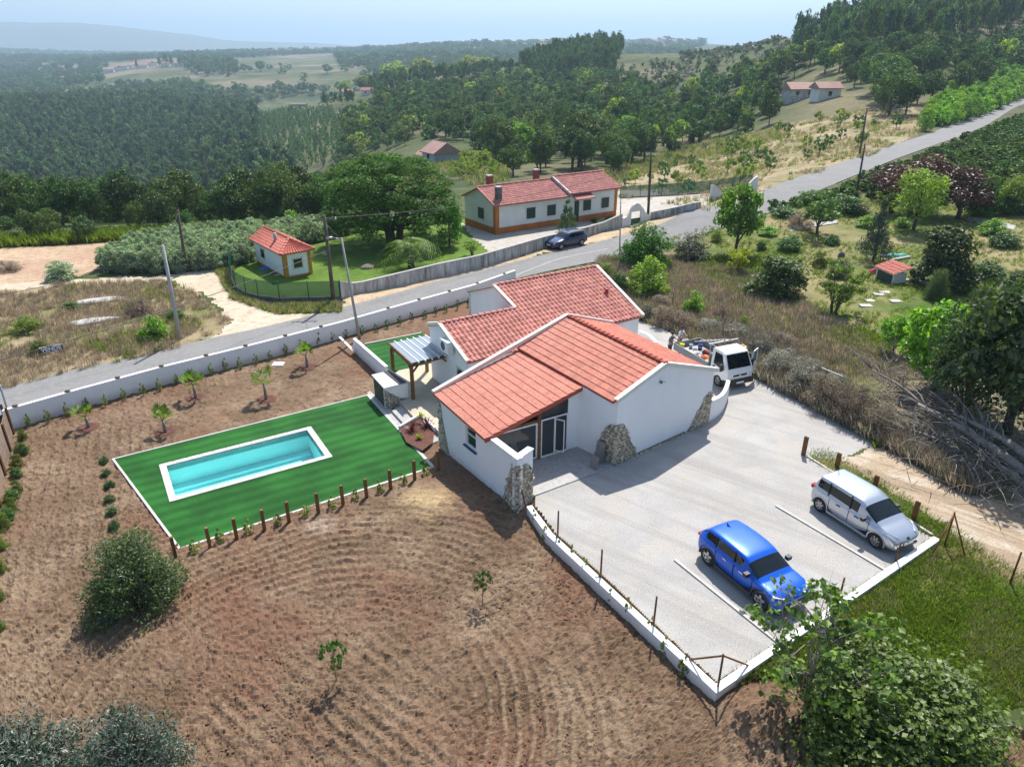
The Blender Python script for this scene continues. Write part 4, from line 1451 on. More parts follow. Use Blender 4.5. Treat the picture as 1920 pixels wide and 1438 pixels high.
# air conditioner on the gable
a0 = gp(.75, .10); a1 = gp(1.65, .10)
ac = thing('air_conditioner', 'white air conditioning unit hanging on the gable wall above the pergola', 'air conditioner', (a0.x, a0.y, 2.62))
dv = (a1 - a0).normalized(); nv = Vector((dv.y, -dv.x))
def acb(s0, s1, o0, o1, z0, z1):
    q_ = [a0 + dv * s0 + nv * o0, a0 + dv * s0 + nv * o1, a0 + dv * s1 + nv * o1, a0 + dv * s1 + nv * o0]
    return MB().prism([(p.x, p.y) for p in q_], z0, z1)
acb(0, .92, .02, .38, 2.68, 3.38).build('casing', M['white'], ac)
fan = MB(); c = a0 + dv * .36 + nv * .385
pts_ = [(c.x + dv.x * math.cos(t) * .26, c.y + dv.y * math.cos(t) * .26, 3.03 + math.sin(t) * .26) for t in [i * math.pi / 8 for i in range(16)]]
fan.poly(pts_[::-1]).build('fan_grille', M['concrete_dark'], ac)
for s in (.12, .78):
    acb(s, s + .05, 0, .40, 2.62, 2.675).build('bracket', M['metal'], ac)

# ------------------------------------------------------------------ white street wall with little lamps
base_px = [(16, 808), (150, 768), (300, 725), (470, 681), (640, 635), (770, 596), (890, 561), (967, 530)]
top_px = [(15, 762.5), (150, 726), (300, 690), (470, 648), (640, 607), (770, 574), (890, 546.5), (967, 526)]
wb = []
for (u, v), (u2, v2) in zip(base_px, top_px):
    p = P(u, v, -.38); wb.append((p.x, p.y, .80 if u < 900 else .7))
wb = smooth_line(wb, 1)
sw = thing('street_wall', 'long white garden wall along the street with small lamps on top', 'wall', (wb[0][0], wb[0][1], -.4))
for i in range(len(wb) - 1):
    a = Vector(wb[i]); b = Vector(wb[i + 1]); d = (b - a); d.z = 0; d.normalize(); n = Vector((-d.y, d.x, 0)) * .22
    MB().prism([(a.x, a.y), (b.x, b.y), (b.x + n.x, b.y + n.y), (a.x + n.x, a.y + n.y)], -.6, [a.z, b.z, b.z, a.z]).build('wall_panel', M['plaster'], sw)
lamp_px = [(28, 757), (127, 733), (219, 710), (303, 689), (384.6, 669), (461.5, 650), (533, 631.5), (601, 615), (727, 582), (786, 567), (842, 552.5), (896, 538), (946, 527)]
def wallpt(u):
    for (a, b) in zip(wb[:-1], wb[1:]):
        ua = proj(*a)[0]; ub = proj(*b)[0]
        if ua <= u <= ub or (b is wb[-1]):
            t = min(1, max(0, (u - ua) / (ub - ua)))
            return Vector(a).lerp(Vector(b), t)
M['lamp_brown'] = plain('lamp_housing', (.16, .12, .07), .5, .4)
for k, (u, v) in enumerate(lamp_px):
    w_ = wallpt(u)
    d = Vector((.75, .66, 0)).normalized(); n = Vector((-d.y, d.x, 0)) * .11
    c = w_ + n
    mbx = MB(); mbx.box(c.x - .13, c.x + .13, c.y - .09, c.y + .09, c.z, c.z + .05); mbx.box(c.x - .10, c.x + .10, c.y - .07, c.y + .07, c.z + .051, c.z + .11)
    o = mbx.build('wall_lamp', M['lamp_brown'], sw)

# ------------------------------------------------------------------ timber posts
def squarepost(u, v, h, w1, w2, rot, label, group, z=-.4, lean=(0, 0)):
    p = P(u, v, z)
    b = MB()
    c, s = math.cos(rot), math.sin(rot)
    q_ = [(-w1 / 2, -w2 / 2), (w1 / 2, -w2 / 2), (w1 / 2, w2 / 2), (-w1 / 2, w2 / 2)]
    lo = [(p.x + a * c - b_ * s, p.y + a * s + b_ * c, z - .1) for a, b_ in q_]
    hi = [(x + lean[0], y + lean[1], z + h) for x, y, _ in lo]
    b.add(lo + hi, [(3, 2, 1, 0), (4, 5, 6, 7), (0, 1, 5, 4), (1, 2, 6, 5), (2, 3, 7, 6), (3, 0, 4, 7)])
    e = [(x, y) for x, y, _ in hi]
    top = [(lerp(x, sum(t[0] for t in e) / 4, .2), lerp(y, sum(t[1] for t in e) / 4, .2), z + h + .02) for x, y in e]
    b.add(hi + top, [(4, 5, 6, 7), (0, 1, 5, 4), (1, 2, 6, 5), (2, 3, 7, 6), (3, 0, 4, 7)])
    o = b.build('wooden_post', M['wood'])
    return tag(o, label, 'post', group)


ordn = ['first', 'second', 'third', 'fourth', 'fifth', 'sixth', 'seventh', 'eighth', 'ninth', 'tenth', 'eleventh', 'twelfth', 'thirteenth', 'fourteenth', 'fifteenth', 'sixteenth', 'seventeenth', 'eighteenth', 'nineteenth', 'twentieth', 'twenty-first', 'twenty-second', 'twenty-third', 'twenty-fourth', 'twenty-fifth', 'twenty-sixth', 'twenty-seventh', 'twenty-eighth', 'twenty-ninth', 'thirtieth', 'thirty-first', 'thirty-second', 'thirty-third']
pp = [(331, 1050), (395, 1031), (445, 1014), (497, 998), (543, 983), (598, 967), (644, 952), (688, 937), (733, 922), (778, 904), (822, 885)]
for k, (u, v) in enumerate(pp):
    squarepost(u, v, 1.12 + rnd.uniform(-.04, .04), .13, .13, math.radians(31), ordn[k] + ' brown square post from the left along the pool lawn', 'brown posts along the pool lawn')
ep = [(1506, 853, 1.0), (1568, 879, .85), (1639, 917, .7), (1712, 976, .95)]
for k, (u, v, h) in enumerate(ep):
    squarepost(u, v, h, .09, .2, math.radians(38), ['brown board post standing alone on the gravel at the track entrance', 'brown board post in the weeds behind the tail of the silver car', 'brown board post in the weeds beside the silver car roof', 'brown board post in the weeds by the bonnet of the silver car'][k], 'board posts along the dirt track', z=0 if k == 0 else -.1)


def stake(u, v, vt, label, group=None, z=-.35, r=.04, braces=()):
    p = P(u, v, z)
    H_ = hgt(p, vt)
    lab = label
    if braces:
        t = thing('braced_stake', label, 'stake', (p.x, p.y, z), group=group)
        MB().tube([(p.x, p.y, z - .1), (p.x, p.y, H_)], [r, r * .85], 8, 0).build('upright', M['wood'], t)
        for (bu, bv, bz) in braces:
            q_ = P(bu, bv, bz)
            MB().tube([(p.x, p.y, H_ - .06), q_], [r * .8, r * .8], 7).build('brace', M['wood'], t)
        return t
    o = MB().tube([(p.x, p.y, z - .1), (p.x + rnd.uniform(-.02, .02), p.y, H_)], [r, r * .85], 8, 0).build('stake', M['wood'])
    return tag(o, label, 'stake', group)


gs = 'thin round stakes around the parking yard'
stake(1045, 1022, 958, 'thin wooden stake by the low white wall, nearest the house corner on the field side', gs)
stake(1125, 1100, 1030, 'thin wooden stake, second from the house along the low wall on the field side', gs)
stake(1223, 1190, 1118, 'thin wooden stake along the low wall nearest the braced corner stake', gs)
stake(1343, 1306, 1226, 'braced wooden stake at the near corner of the white parking wall', None, braces=((1292, 1236, .1), (1403, 1247, .1)))
stake(1461, 1215, 1158, 'thin wooden stake behind the leafy branches in front of the blue car', gs)
stake(1566, 1152, 1083, 'thin wooden stake on the low wall between the blue and the silver car', gs)
stake(1675, 1066, 1016, 'thin wooden stake at the low wall in front of the silver car', gs)
stake(1769, 1028, 960, 'braced wooden stake in the grass at the far corner of the parking wall', None, z=-.2, braces=((1742, 1050, -.2), (1811, 1049, -.2)))
stake(1891, 1101, 1035, 'lone leaning wooden stake in the grass beside the dirt track', None, z=-.2)
stake(972, 958, 892, 'braced wooden stake against the stone corner of the privacy wall', None, braces=((990, 968, -.35),))

# ------------------------------------------------------------------ low white wall round the parking yard
lw = thing('parking_wall', 'low white retaining wall round two sides of the gravel parking yard', 'wall', (P(1343, 1298).x, P(1343, 1298).y, -.4))
wp_ = [P(992, 948, .12), P(1030, 1000, .12), P(1343, 1290, .12), P(1757, 1008, .12)]
for i in range(3):
    a, b = wp_[i], wp_[i + 1]
    d = (b - a).normalized()
    e0_ = -d * (.13 if i == 2 else 0); e1_ = d * (.13 if i == 1 else 0)
    a = a + e0_ * 0; 
    MB().beam(Vector((a.x, a.y, -.18)) + d * (.12 if i == 2 else 0), Vector((b.x, b.y, -.18)) + e1_, .26, .60 - .004 * i).build('wall_section', M['plaster'], lw)
def strip(p, q, w, h, name, z=0.0):
    o = MB().beam(Vector((p.x, p.y, z + h / 2 - .04)), Vector((q.x, q.y, z + h / 2 - .04)), w, h + .08).build(name, M['kerb'])
    return tag(o, kind='structure')
strip(P(1265, 1050), P(1462, 1208), .11, .06, 'bay_kerb')
strip(P(1455, 949), P(1662, 1071), .11, .06, 'bay_kerb')
strip(P(1514, 856), P(1748, 1003), .10, .05, 'yard_kerb')
# grey stone slabs leaning on the stone pile
mt_ = surf('cut_slab', (.27, .245, .23), (.22, .20, .19), 3, .7)
for k, (u, v, w, h) in enumerate(((1118, 861, .5, 1.05), (1112, 872, .42, .62))):
    p = P(u, v, .05); d = (xy(Cc) - xy(G1)).normalized(); n = Vector((d.y, -d.x)) 
    q0 = Vector((p.x, p.y, .05)) + Vector((n.x, n.y, 0)) * (.12 + .1 * k)
    lean = Vector((-n.x, -n.y, 0)) * .16
    vs = [q0, q0 + Vector((d.x, d.y, 0)) * w]
    vs = vs + [vs[1] + lean + Vector((0, 0, h)), vs[0] + lean + Vector((0, 0, h))]
    th = Vector((n.x, n.y, .1)).normalized() * .04
    b = MB().add(vs + [x + th for x in vs], [(0, 1, 2, 3), (7, 6, 5, 4), (0, 4, 5, 1), (1, 5, 6, 2), (2, 6, 7, 3), (3, 7, 4, 0)])
    tag(b.build('stone_slab', mt_), ['tall grey slab leaning on the stone corner by the entrance', 'short darker slab leaning in front of the tall grey slab by the entrance'][k], 'slab')
p = P(522, 684, -.38)
tag(MB().box(p.x - .35, p.x + .35, p.y - .28, p.y + .28, -.45, -.30).build('manhole_cover', M['white']), 'small white concrete cover in the soil near the street wall', 'manhole cover')

# ------------------------------------------------------------------ plank fence at the left edge
fpx = [(27, 815), (21, 847), (12, 894), (2.5, 951), (-12, 1020)]
fw = [P(u, v, -.4) for u, v in fpx]
fen = thing('plank_fence', 'brown horizontal plank fence at the left edge of the garden', 'fence', tuple(fw[0]))
for p in fw:
    MB().beam((p.x, p.y, -.5), (p.x, p.y, 1.18), .09, .09).build('post', M['wood'], fen)
for a, b in zip(fw[:-1], fw[1:]):
    d = (b - a).normalized(); n = Vector((-d.y, d.x, 0)) * -.06
    for k in range(9):
        z = -.30 + k * .163
        MB().beam(Vector((a.x, a.y, z)) + n, Vector((b.x, b.y, z)) + n, .025, .15).build('plank', M['plank'], fen)
sp = MB(); p = P(22, 806, -.4)
sp.beam((p.x - .15, p.y, -.5), (p.x - .15, p.y, 1.1), .1, .1)
tag(sp.build('gate_post', M['black']), 'black metal post between the street wall end and the plank fence', 'post')
# ------------------------------------------------------------------ foliage library
LM = {
    'olive': leafmat('leaf_olive', (.040, .062, .018), (.105, .15, .045), .3, .025),
    'fig': leafmat('leaf_fig', (.035, .070, .012), (.125, .19, .036), .38, .025),
    'bright': leafmat('leaf_bright', (.085, .18, .012), (.22, .36, .03), .45, .04),
    'green': leafmat('leaf_green', (.035, .085, .014), (.085, .17, .028), .35, .05),
    'dark': leafmat('leaf_dark', (.030, .058, .016), (.085, .13, .036), .28, .035, .5),
    'pine': leafmat('leaf_pine', (.018, .055, .008), (.085, .195, .016), .25, .02),
    'bluegreen': leafmat('leaf_bluegreen', (.030, .060, .045), (.085, .13, .095), .25, .05),
    'yellow': leafmat('leaf_yellow', (.17, .20, .02), (.36, .36, .035), .45, .03),
    'yellowgreen': leafmat('leaf_yellowgreen', (.11, .16, .018), (.23, .28, .04), .45, .04),
    'plum': leafmat('leaf_plum', (.030, .012, .014), (.11, .040, .042), .25, .05),
    'grey': leafmat('leaf_grey', (.10, .10, .075), (.21, .205, .16), .2, .03),
    'hedge': leafmat('leaf_hedge', (.10, .14, .035), (.24, .28, .085), .4, .04),
    'palm': leafmat('leaf_palm', (.05, .10, .012), (.15, .23, .03), .4, .02),
    'reed': leafmat('leaf_reed', (.12, .18, .10), (.42, .50, .34), .4, .04, tc_=(1.1, 1.2, .7)),
    'reedbright': leafmat('leaf_reedbright', (.09, .18, .03), (.22, .36, .06), .45, .05),
    'forest': leafmat('leaf_forest', (.038, .072, .022), (.105, .165, .048), .3, .02, hue=.03),
    'eucalypt': leafmat('leaf_eucalypt', (.030, .062, .034), (.125, .18, .09), .3, .02, hue=.04),
    'young': leafmat('leaf_young', (.08, .14, .075), (.20, .29, .16), .35, .02),
    'weed': leafmat('leaf_weed', (.06, .10, .016), (.19, .24, .045), .4, .02),
    'straw': leafmat('leaf_straw', (.28, .225, .15), (.54, .45, .33), .35, .01, tc_=(1.1, 1.0, .8)),
    'drybush': leafmat('leaf_drybush', (.16, .13, .10), (.34, .28, .22), .3, .01, tc_=(1.1, 1.0, .8)),
    'silver': leafmat('leaf_silver', (.14, .14, .11), (.30, .29, .235), .25, .02, tc_=(1.1, 1.1, .9)),
}


def leaves(C, R, n, size, rng, asp=.5, out=.8, flat=0.0, shell=.55):
    """n pointed leaves spread over balls of radius R at centres C"""
    k = rng.randint(0, len(C), n)
    d = rng.normal(size=(n, 3)); d /= np.linalg.norm(d, axis=1)[:, None]
    r = shell + (1 - shell) * rng.rand(n) ** .6
    Rk = R[k] if np.ndim(R) == 2 else np.repeat(R[k][:, None], 3, 1)
    c = C[k] + d * r[:, None] * Rk
    nrm = d * out + rng.normal(size=(n, 3)) * .6 + np.array([0, 0, .35 + flat])
    nrm /= np.linalg.norm(nrm, axis=1)[:, None]
    t = np.cross(nrm, rng.normal(size=(n, 3))); t /= np.linalg.norm(t, axis=1)[:, None]
    b = np.cross(nrm, t)
    s = size * (.6 + .8 * rng.rand(n))[:, None]
    v = np.stack([c - t * s * .5, c + b * s * asp * .5 + nrm * s * .06, c + t * s * .5, c - b * s * asp * .5 + nrm * s * .06], 1)
    return v.reshape(-1, 3)


def quadfaces(nv, off=0):
    return np.arange(nv).reshape(-1, 4) + off


CROWN = {}


def clump_centres(shape, n, rng):
    """centres and radii of leaf clumps in a plant 1 high and 1 wide"""
    if shape == 'round':
        d = rng.normal(size=(n, 3)); d /= np.linalg.norm(d, axis=1)[:, None]
        r = .55 + .5 * rng.rand(n) ** .5
        C = d * r[:, None] * np.array([.38, .38, .32]) + np.array([0, 0, .60])
        R = .09 + .09 * rng.rand(n)
    elif shape == 'bush':
        d = rng.normal(size=(n, 3)); d /= np.linalg.norm(d, axis=1)[:, None]; d[:, 2] = np.abs(d[:, 2])
        C = d * (.45 + .6 * rng.rand(n) ** .6)[:, None] * np.array([.38, .38, .78]) + np.array([0, 0, .08])
        R = .10 + .09 * rng.rand(n)
    elif shape == 'cone':
        h = rng.rand(n) ** 1.3; a = rng.rand(n) * 2 * math.pi
        rr = (1 - h) * .40 * (.6 + .4 * rng.rand(n))
        C = np.stack([np.cos(a) * rr, np.sin(a) * rr, .12 + h * .82], 1); R = .06 + .09 * (1 - h)
    elif shape == 'column':
        h = rng.rand(n); a = rng.rand(n) * 2 * math.pi
        rr = np.sin(np.clip(h * .95 + .08, 0, 1) * math.pi) ** .5 * .36 * (.6 + .4 * rng.rand(n))
        C = np.stack([np.cos(a) * rr, np.sin(a) * rr, .10 + h * .84], 1); R = .08 + .08 * rng.rand(n)
    elif shape == 'umbrella':
        a = rng.rand(n) * 2 * math.pi; rr = np.sqrt(rng.rand(n))
        z = .42 + .50 * np.sqrt(np.clip(1 - rr ** 2, 0, 1)) * (.75 + .25 * rng.rand(n))
        low = rng.rand(n) < .22
        z = np.where(low, .36 + .12 * rng.rand(n) + .05 * (1 - rr), z)
        C = np.stack([np.cos(a) * rr * .43, np.sin(a) * rr * .43, z], 1); R = .055 + .045 * rng.rand(n)
    elif shape == 'dome':
        a = rng.rand(n) * 2 * math.pi; rr = np.sqrt(rng.rand(n))
        top = .30 + .64 * np.sqrt(np.clip(1 - rr ** 2.4, 0, 1))
        z = top - rng.rand(n) ** 1.5 * np.maximum(top - .15 - .08 * (1 - rr), .02)
        C = np.stack([np.cos(a) * rr * .46, np.sin(a) * rr * .46, z], 1); R = .045 + .035 * rng.rand(n)
    elif shape == 'open':
        a = rng.rand(n) * 2 * math.pi; h = rng.rand(n)
        rr = (.16 + .30 * rng.rand(n)) * (.5 + .6 * np.sin(h * math.pi))
        C = np.stack([np.cos(a) * rr, np.sin(a) * rr, .34 + h * .6], 1); R = .06 + .06 * rng.rand(n)
    elif shape == 'tall':                                         # pine or eucalypt on a bare stem
        h = rng.rand(n); a = rng.rand(n) * 2 * math.pi
        rr = .34 * (.4 + .6 * rng.rand(n)) * (1 - .55 * h)
        C = np.stack([np.cos(a) * rr, np.sin(a) * rr, .40 + h * .54], 1); R = .10 + .08 * rng.rand(n)
    return C, R


def crown(key, shape, n_cl, n_lf, leaf, mat, seed, asp=.5, flat=0.0, squash=.75, branches=0, bark='bark', trunk=.035, multi=1, single=False):
    """unit plant (1 high, 1 wide): returns (crown mesh, trunk mesh) and keeps them in CROWN"""
    rng = np.random.RandomState(seed)
    C, R = clump_centres(shape, n_cl, rng)
    R3 = np.stack([R, R, R * squash], 1)
    v = leaves(C, R3, n_lf, leaf, rng, asp, flat=flat)
    tb = MB()
    trunks = []
    for m_ in range(multi):
        a = 2 * math.pi * m_ / max(1, multi) + rng.rand()
        o = .03 * (multi > 1)
        top = .62 if shape != 'bush' else .45
        pts = [(math.cos(a) * o, math.sin(a) * o, -.03)]
        for k in range(1, 5):
            t = k / 4
            pts.append((math.cos(a) * (o + (multi > 1) * .12 * t) + rng.uniform(-.02, .02), math.sin(a) * (o + (multi > 1) * .12 * t) + rng.uniform(-.02, .02), top * t))
        tb.tube(pts, [trunk * (1 - .6 * k / 4) for k in range(5)], 7 if not single else 4)
        trunks.append(pts)
    for k in range(branches):
        pts = trunks[k % len(trunks)]
        s = rng.randint(1, 5)
        a = Vector(pts[s]); c = Vector(C[rng.randint(0, len(C))])
        if c.z < a.z - .05: a = Vector(pts[1])
        mid = a.lerp(c, .5) + Vector((rng.uniform(-.04, .04), rng.uniform(-.04, .04), rng.uniform(-.01, .05)))
        tb.tube([a, mid, c], [trunk * .38, trunk * .22, trunk * .08], 5 if not single else 3)
        if branches > 20:
            for q_ in range(2):
                e = c + Vector((rng.uniform(-.13, .13), rng.uniform(-.13, .13), rng.uniform(-.02, .15)))
                tb.tube([mid.lerp(c, .4 * q_ + .3), e], [trunk * .14, trunk * .05], 4)
    if single:
        tv = np.array(tb.v); tf = [f for f in tb.f if len(f) == 4]
        V = np.concatenate([v, tv]); F_ = np.concatenate([quadfaces(len(v)), np.array(tf) + len(v)])
        mi = np.r_[np.zeros(len(v) // 4, int), np.ones(len(tf), int)]
        me = mesh_np(key, V, F_, [LM[mat], M[bark]], mi=mi)
        CROWN[key] = (me, None)
    else:
        CROWN[key] = (mesh_np('crown', v, quadfaces(len(v)), LM[mat]), tb.mesh('trunk', M[bark]))
    return CROWN[key]


def plant(name, key, p, H_, W_, label, cat='tree', group=None, rot=None, mat=None):
    cm, tm_ = CROWN[key]
    rot = rnd.uniform(0, 6.28) if rot is None else rot
    if tm_ is None:
        o = link(name, cm, None, p, (0, 0, rot), (W_, W_, H_))
        return tag(o, label, cat, group)
    t = thing(name, label, cat, p, rot, group)
    t.scale = (W_, W_, H_)
    link('crown', cm, t); link('trunk', tm_, t)
    return t


def plant_px(name, key, u, v, vtop, wpx, label, cat='tree', group=None, z=None, hs=1.0):
    """plant whose foot is at image point (u, v), seen as high as row vtop and wpx wide"""
    p = G(u, v) if z is None else P(u, v, z)
    H_ = (hgt(p, vtop) - p.z) * hs
    d = proj(p.x, p.y, p.z)[2]
    W_ = wpx * d / FOC
    # the outline reaches behind and above its axis: looking down, part of the height seen is depth
    H_ = max(H_ - W_ * .06, H_ * .7)
    return plant(name, key, p - Vector((0, 0, .03)), H_, W_ * 1.05, label, cat, group)


crown('olive', 'bush', 110, 15000, .034, 'olive', 1, .4, branches=150, bark='bark_pale', trunk=.026, multi=4)
crown('olive_bare', 'bush', 90, 8500, .034, 'bluegreen', 2, .4, branches=160, bark='bark_pale', trunk=.022, multi=5)
crown('fig', 'bush', 220, 24000, .026, 'fig', 3, .85, branches=70, bark='bark_pale', trunk=.028, multi=4)
crown('figthin', 'open', 40, 1500, .042, 'fig', 4, .8, branches=46, bark='bark_pale', trunk=.018, multi=3)
crown('bright', 'round', 46, 3800, .06, 'bright', 5, .6, branches=14)
crown('greenbush', 'bush', 50, 4200, .06, 'green', 6, .5, branches=10, multi=3)
crown('feather', 'bush', 60, 7000, .06, 'pine', 7, .28, flat=.2, branches=10, multi=3)
crown('brightbush', 'bush', 44, 3200, .07, 'bright', 8, .5, branches=10, multi=3)
crown('greybush', 'bush', 50, 4200, .05, 'grey', 9, .4, branches=20, multi=4)
crown('darkround', 'bush', 60, 5200, .055, 'dark', 10, .6, branches=6, multi=2)
crown('darktree', 'round', 60, 6500, .045, 'dark', 11, .55, branches=14)
crown('yellowtree', 'round', 30, 1500, .075, 'yellow', 12, .5, branches=12)
crown('ygmulti', 'open', 34, 1900, .06, 'yellowgreen', 13, .5, branches=22, multi=4, trunk=.022)
crown('opentree', 'open', 40, 3000, .055, 'green', 14, .5, branches=16)
crown('conifer', 'cone', 70, 5200, .05, 'bluegreen', 15, .25, flat=.3, branches=10)
crown('araucaria', 'cone', 36, 3000, .06, 'green', 16, .25, flat=.6, branches=8, trunk=.025)
crown('yground', 'round', 46, 4200, .05, 'yellowgreen', 17, .5, branches=12)
crown('plum', 'round', 50, 3600, .05, 'plum', 18, .5, branches=16, multi=2)
crown('umbrella', 'dome', 380, 60000, .020, 'pine', 19, .34, flat=.4, branches=40, trunk=.03, multi=3)
crown('cypress', 'column', 60, 5000, .05, 'pine', 20, .35)
crown('greencolumn', 'column', 50, 3600, .06, 'green', 21, .4)
crown('oakA', 'round', 44, 4200, .046, 'forest', 22, .6, branches=8)
crown('oakB', 'round', 36, 3600, .048, 'dark', 23, .6, branches=8)
crown('sapling', 'open', 18, 520, .095, 'green', 24, .55, branches=6, trunk=.02)
crown('hedgling', 'column', 14, 260, .16, 'hedge', 25, .45, branches=4, trunk=.03)
crown('hedgedark', 'column', 12, 240, .18, 'green', 26, .45, branches=4, trunk=.03)
crown('silverbush', 'bush', 50, 3600, .05, 'silver', 27, .3, branches=30, multi=5, trunk=.015)
crown('drybush', 'bush', 50, 3400, .06, 'drybush', 28, .22, branches=40, multi=5, trunk=.015)
crown('fieldbush', 'bush', 40, 2400, .09, 'weed', 29, .25, branches=6, multi=3, trunk=.015)
crown('canebush', 'bush', 40, 2400, .12, 'reed', 30, .25, branches=6, multi=3, trunk=.015)
crown('poplar', 'round', 40, 1600, .08, 'yellowgreen', 31, .6, single=True)
# woodland kinds, one mesh each
for i in range(3):
    crown('wood%d' % i, 'round', 30, 1500, .064, 'forest', 40 + i, .7, single=True, trunk=.02)
    crown('euc%d' % i, 'tall', 16, 420, .12, 'eucalypt', 50 + i, .6, single=True, trunk=.016)
    crown('cane%d' % i, 'column', 26, 420, .20, 'reed', 80 + i, .16, single=True, trunk=.012)
    crown('canebright%d' % i, 'column', 26, 420, .20, 'reedbright', 85 + i, .16, single=True, trunk=.012)
    crown('scrub%d' % i, 'bush', 14, 320, .15, 'forest', 60 + i, .7, single=True, trunk=.02)
    crown('youngeuc%d' % i, 'column', 12, 240, .17, 'young', 65 + i, .5, single=True, trunk=.02)
    crown('pinewood%d' % i, 'tall', 20, 460, .11, 'forest', 70 + i, .5, single=True, trunk=.018)
    crown('oliverow%d' % i, 'round', 14, 260, .14, 'silver', 75 + i, .6, single=True, trunk=.02)

# ---- near plants
plant('olive_bush', 'olive', P(258, 1135, -.42), 3.2, 3.8, 'big grey-green bush with bare grey twigs near the lawn corner', 'bush', rot=.4)
plant('olive_bush', 'olive_bare', P(70, 1525, -.4), 3.7, 4.0, 'dark green bush with yellow fruit in the bottom left corner', 'bush', rot=2.)
plant('olive_bush', 'olive_bare', P(272, 1500, -.4), 3.8, 3.2, 'bush with many bare grey twigs, right of the bottom left corner bush', 'bush', rot=1.)
plant('fig_tree', 'fig', P(1672, 1420, -.3), 3.7, 6.0, 'large dense fig tree at the bottom right', 'tree', rot=.3)
plant('fig_tree', 'figthin', P(1512, 1340, -.3), 4.4, 4.6, 'thin young fig tree whose leafy branches hang before the blue car', 'tree', rot=1.1)
p = P(905, 1133, -.4); plant('sapling', 'sapling', p, 1.5, .75, 'small leafy sapling in the ploughed field, the farther of two', 'sapling', 'saplings in the ploughed field')
p = P(631, 1279, -.4); plant('sapling', 'sapling', p, 1.7, .85, 'small leafy sapling in the ploughed field, the nearer of two', 'sapling', 'saplings in the ploughed field')
hp_ = [(x / 2.995, 400 + y / 2.995) for x, y in ((165, 1206), (275, 1180), (385, 1140), (490, 1103), (595, 1088), (700, 1054), (808, 1028), (900, 998), (995, 965), (1095, 935), (1190, 910), (1270, 888), (1352, 878), (1440, 853), (1520, 828), (1607, 798), (1695, 768), (1790, 738), (1867, 716))]
hp2 = [(600 + x / 2.995, 400 + y / 2.995) for x, y in ((65, 715), (145, 697), (238, 682), (315, 667), (378, 647), (448, 630), (515, 612), (590, 592), (650, 574), (708, 557), (773, 542), (838, 524))]
for k, (u, v) in enumerate(hp_ + hp2):
    key = 'hedgling' if k < len(hp_) else 'hedgedark'
    plant('hedge_plant', key, P(u, v, -.39), rnd.uniform(.78, 1.0) if k < 19 else rnd.uniform(.65, .95), rnd.uniform(.36, .46), 'slim young hedge plant in front of the white street wall, %s from the left' % ordn[min(k, 32)], 'shrub', 'hedge plants along the street wall')
for k, (x, y) in enumerate(((205, 600), (205, 735), (165, 850), (158, 940), (165, 1085), (112, 1140), (115, 1250), (80, 1330), (42, 1410))):
    plant('hedge_plant', 'greenbush' if k % 2 else 'fieldbush', P(x / 4.795, 700 + y / 4.795, -.42), rnd.uniform(.65, .9), rnd.uniform(.6, .8), 'bushy young plant beside the plank fence, %s from the street wall' % ordn[k], 'shrub', 'hedge plants along the plank fence')
for k, (u, v) in enumerate(((6, 1030), (2, 1075), (-2, 1130), (0, 1190))):
    plant('hedge_plant', 'fieldbush', P(u, v, -.42), .75, .7, 'green bushy plant at the left picture edge below the fence, %s from the top' % ordn[k], 'shrub', 'plants at the left picture edge')
for k, (u, v) in enumerate(((196, 870), (200, 893), (207, 915), (207, 942), (210, 965), (215, 992))):
    plant('hedge_plant', 'greenbush', P(u, v, -.42), .5, .55, 'low dark green shrub at the left edge of the lawn, %s from the far corner' % ordn[k], 'shrub', 'shrubs along the left lawn edge')
for k, (u, v) in enumerate(((367, 1041), (415, 1020), (468, 1004), (522, 990), (573, 973), (624, 958), (668, 942), (714, 927), (757, 912), (800, 893))):
    plant('hedge_plant', 'hedgling', P(u, v, -.42), .85, .5, 'slim young shrub between the pool posts, %s from the left' % ordn[k], 'shrub', 'shrubs between the pool posts')
for k, (x, y) in enumerate(((10, 330), (75, 430), (145, 490), (235, 550), (300, 625), (385, 700), (470, 800), (565, 890), (700, 990), (785, 1110), (890, 1245))):
    plant('hedge_plant', 'hedgling', P(1000 + x / 3.195, 880 + y / 3.195, -.42), .85 + .12 * (k % 3 == 1), .42, 'slim young shrub outside the low parking wall, %s from the house' % ordn[k], 'shrub', 'shrubs along the parking wall')
plant('hedge_plant', 'hedgling', P(986, 945, -.42), .9, .5, 'green shrub at the foot of the stone corner of the privacy wall', 'shrub')


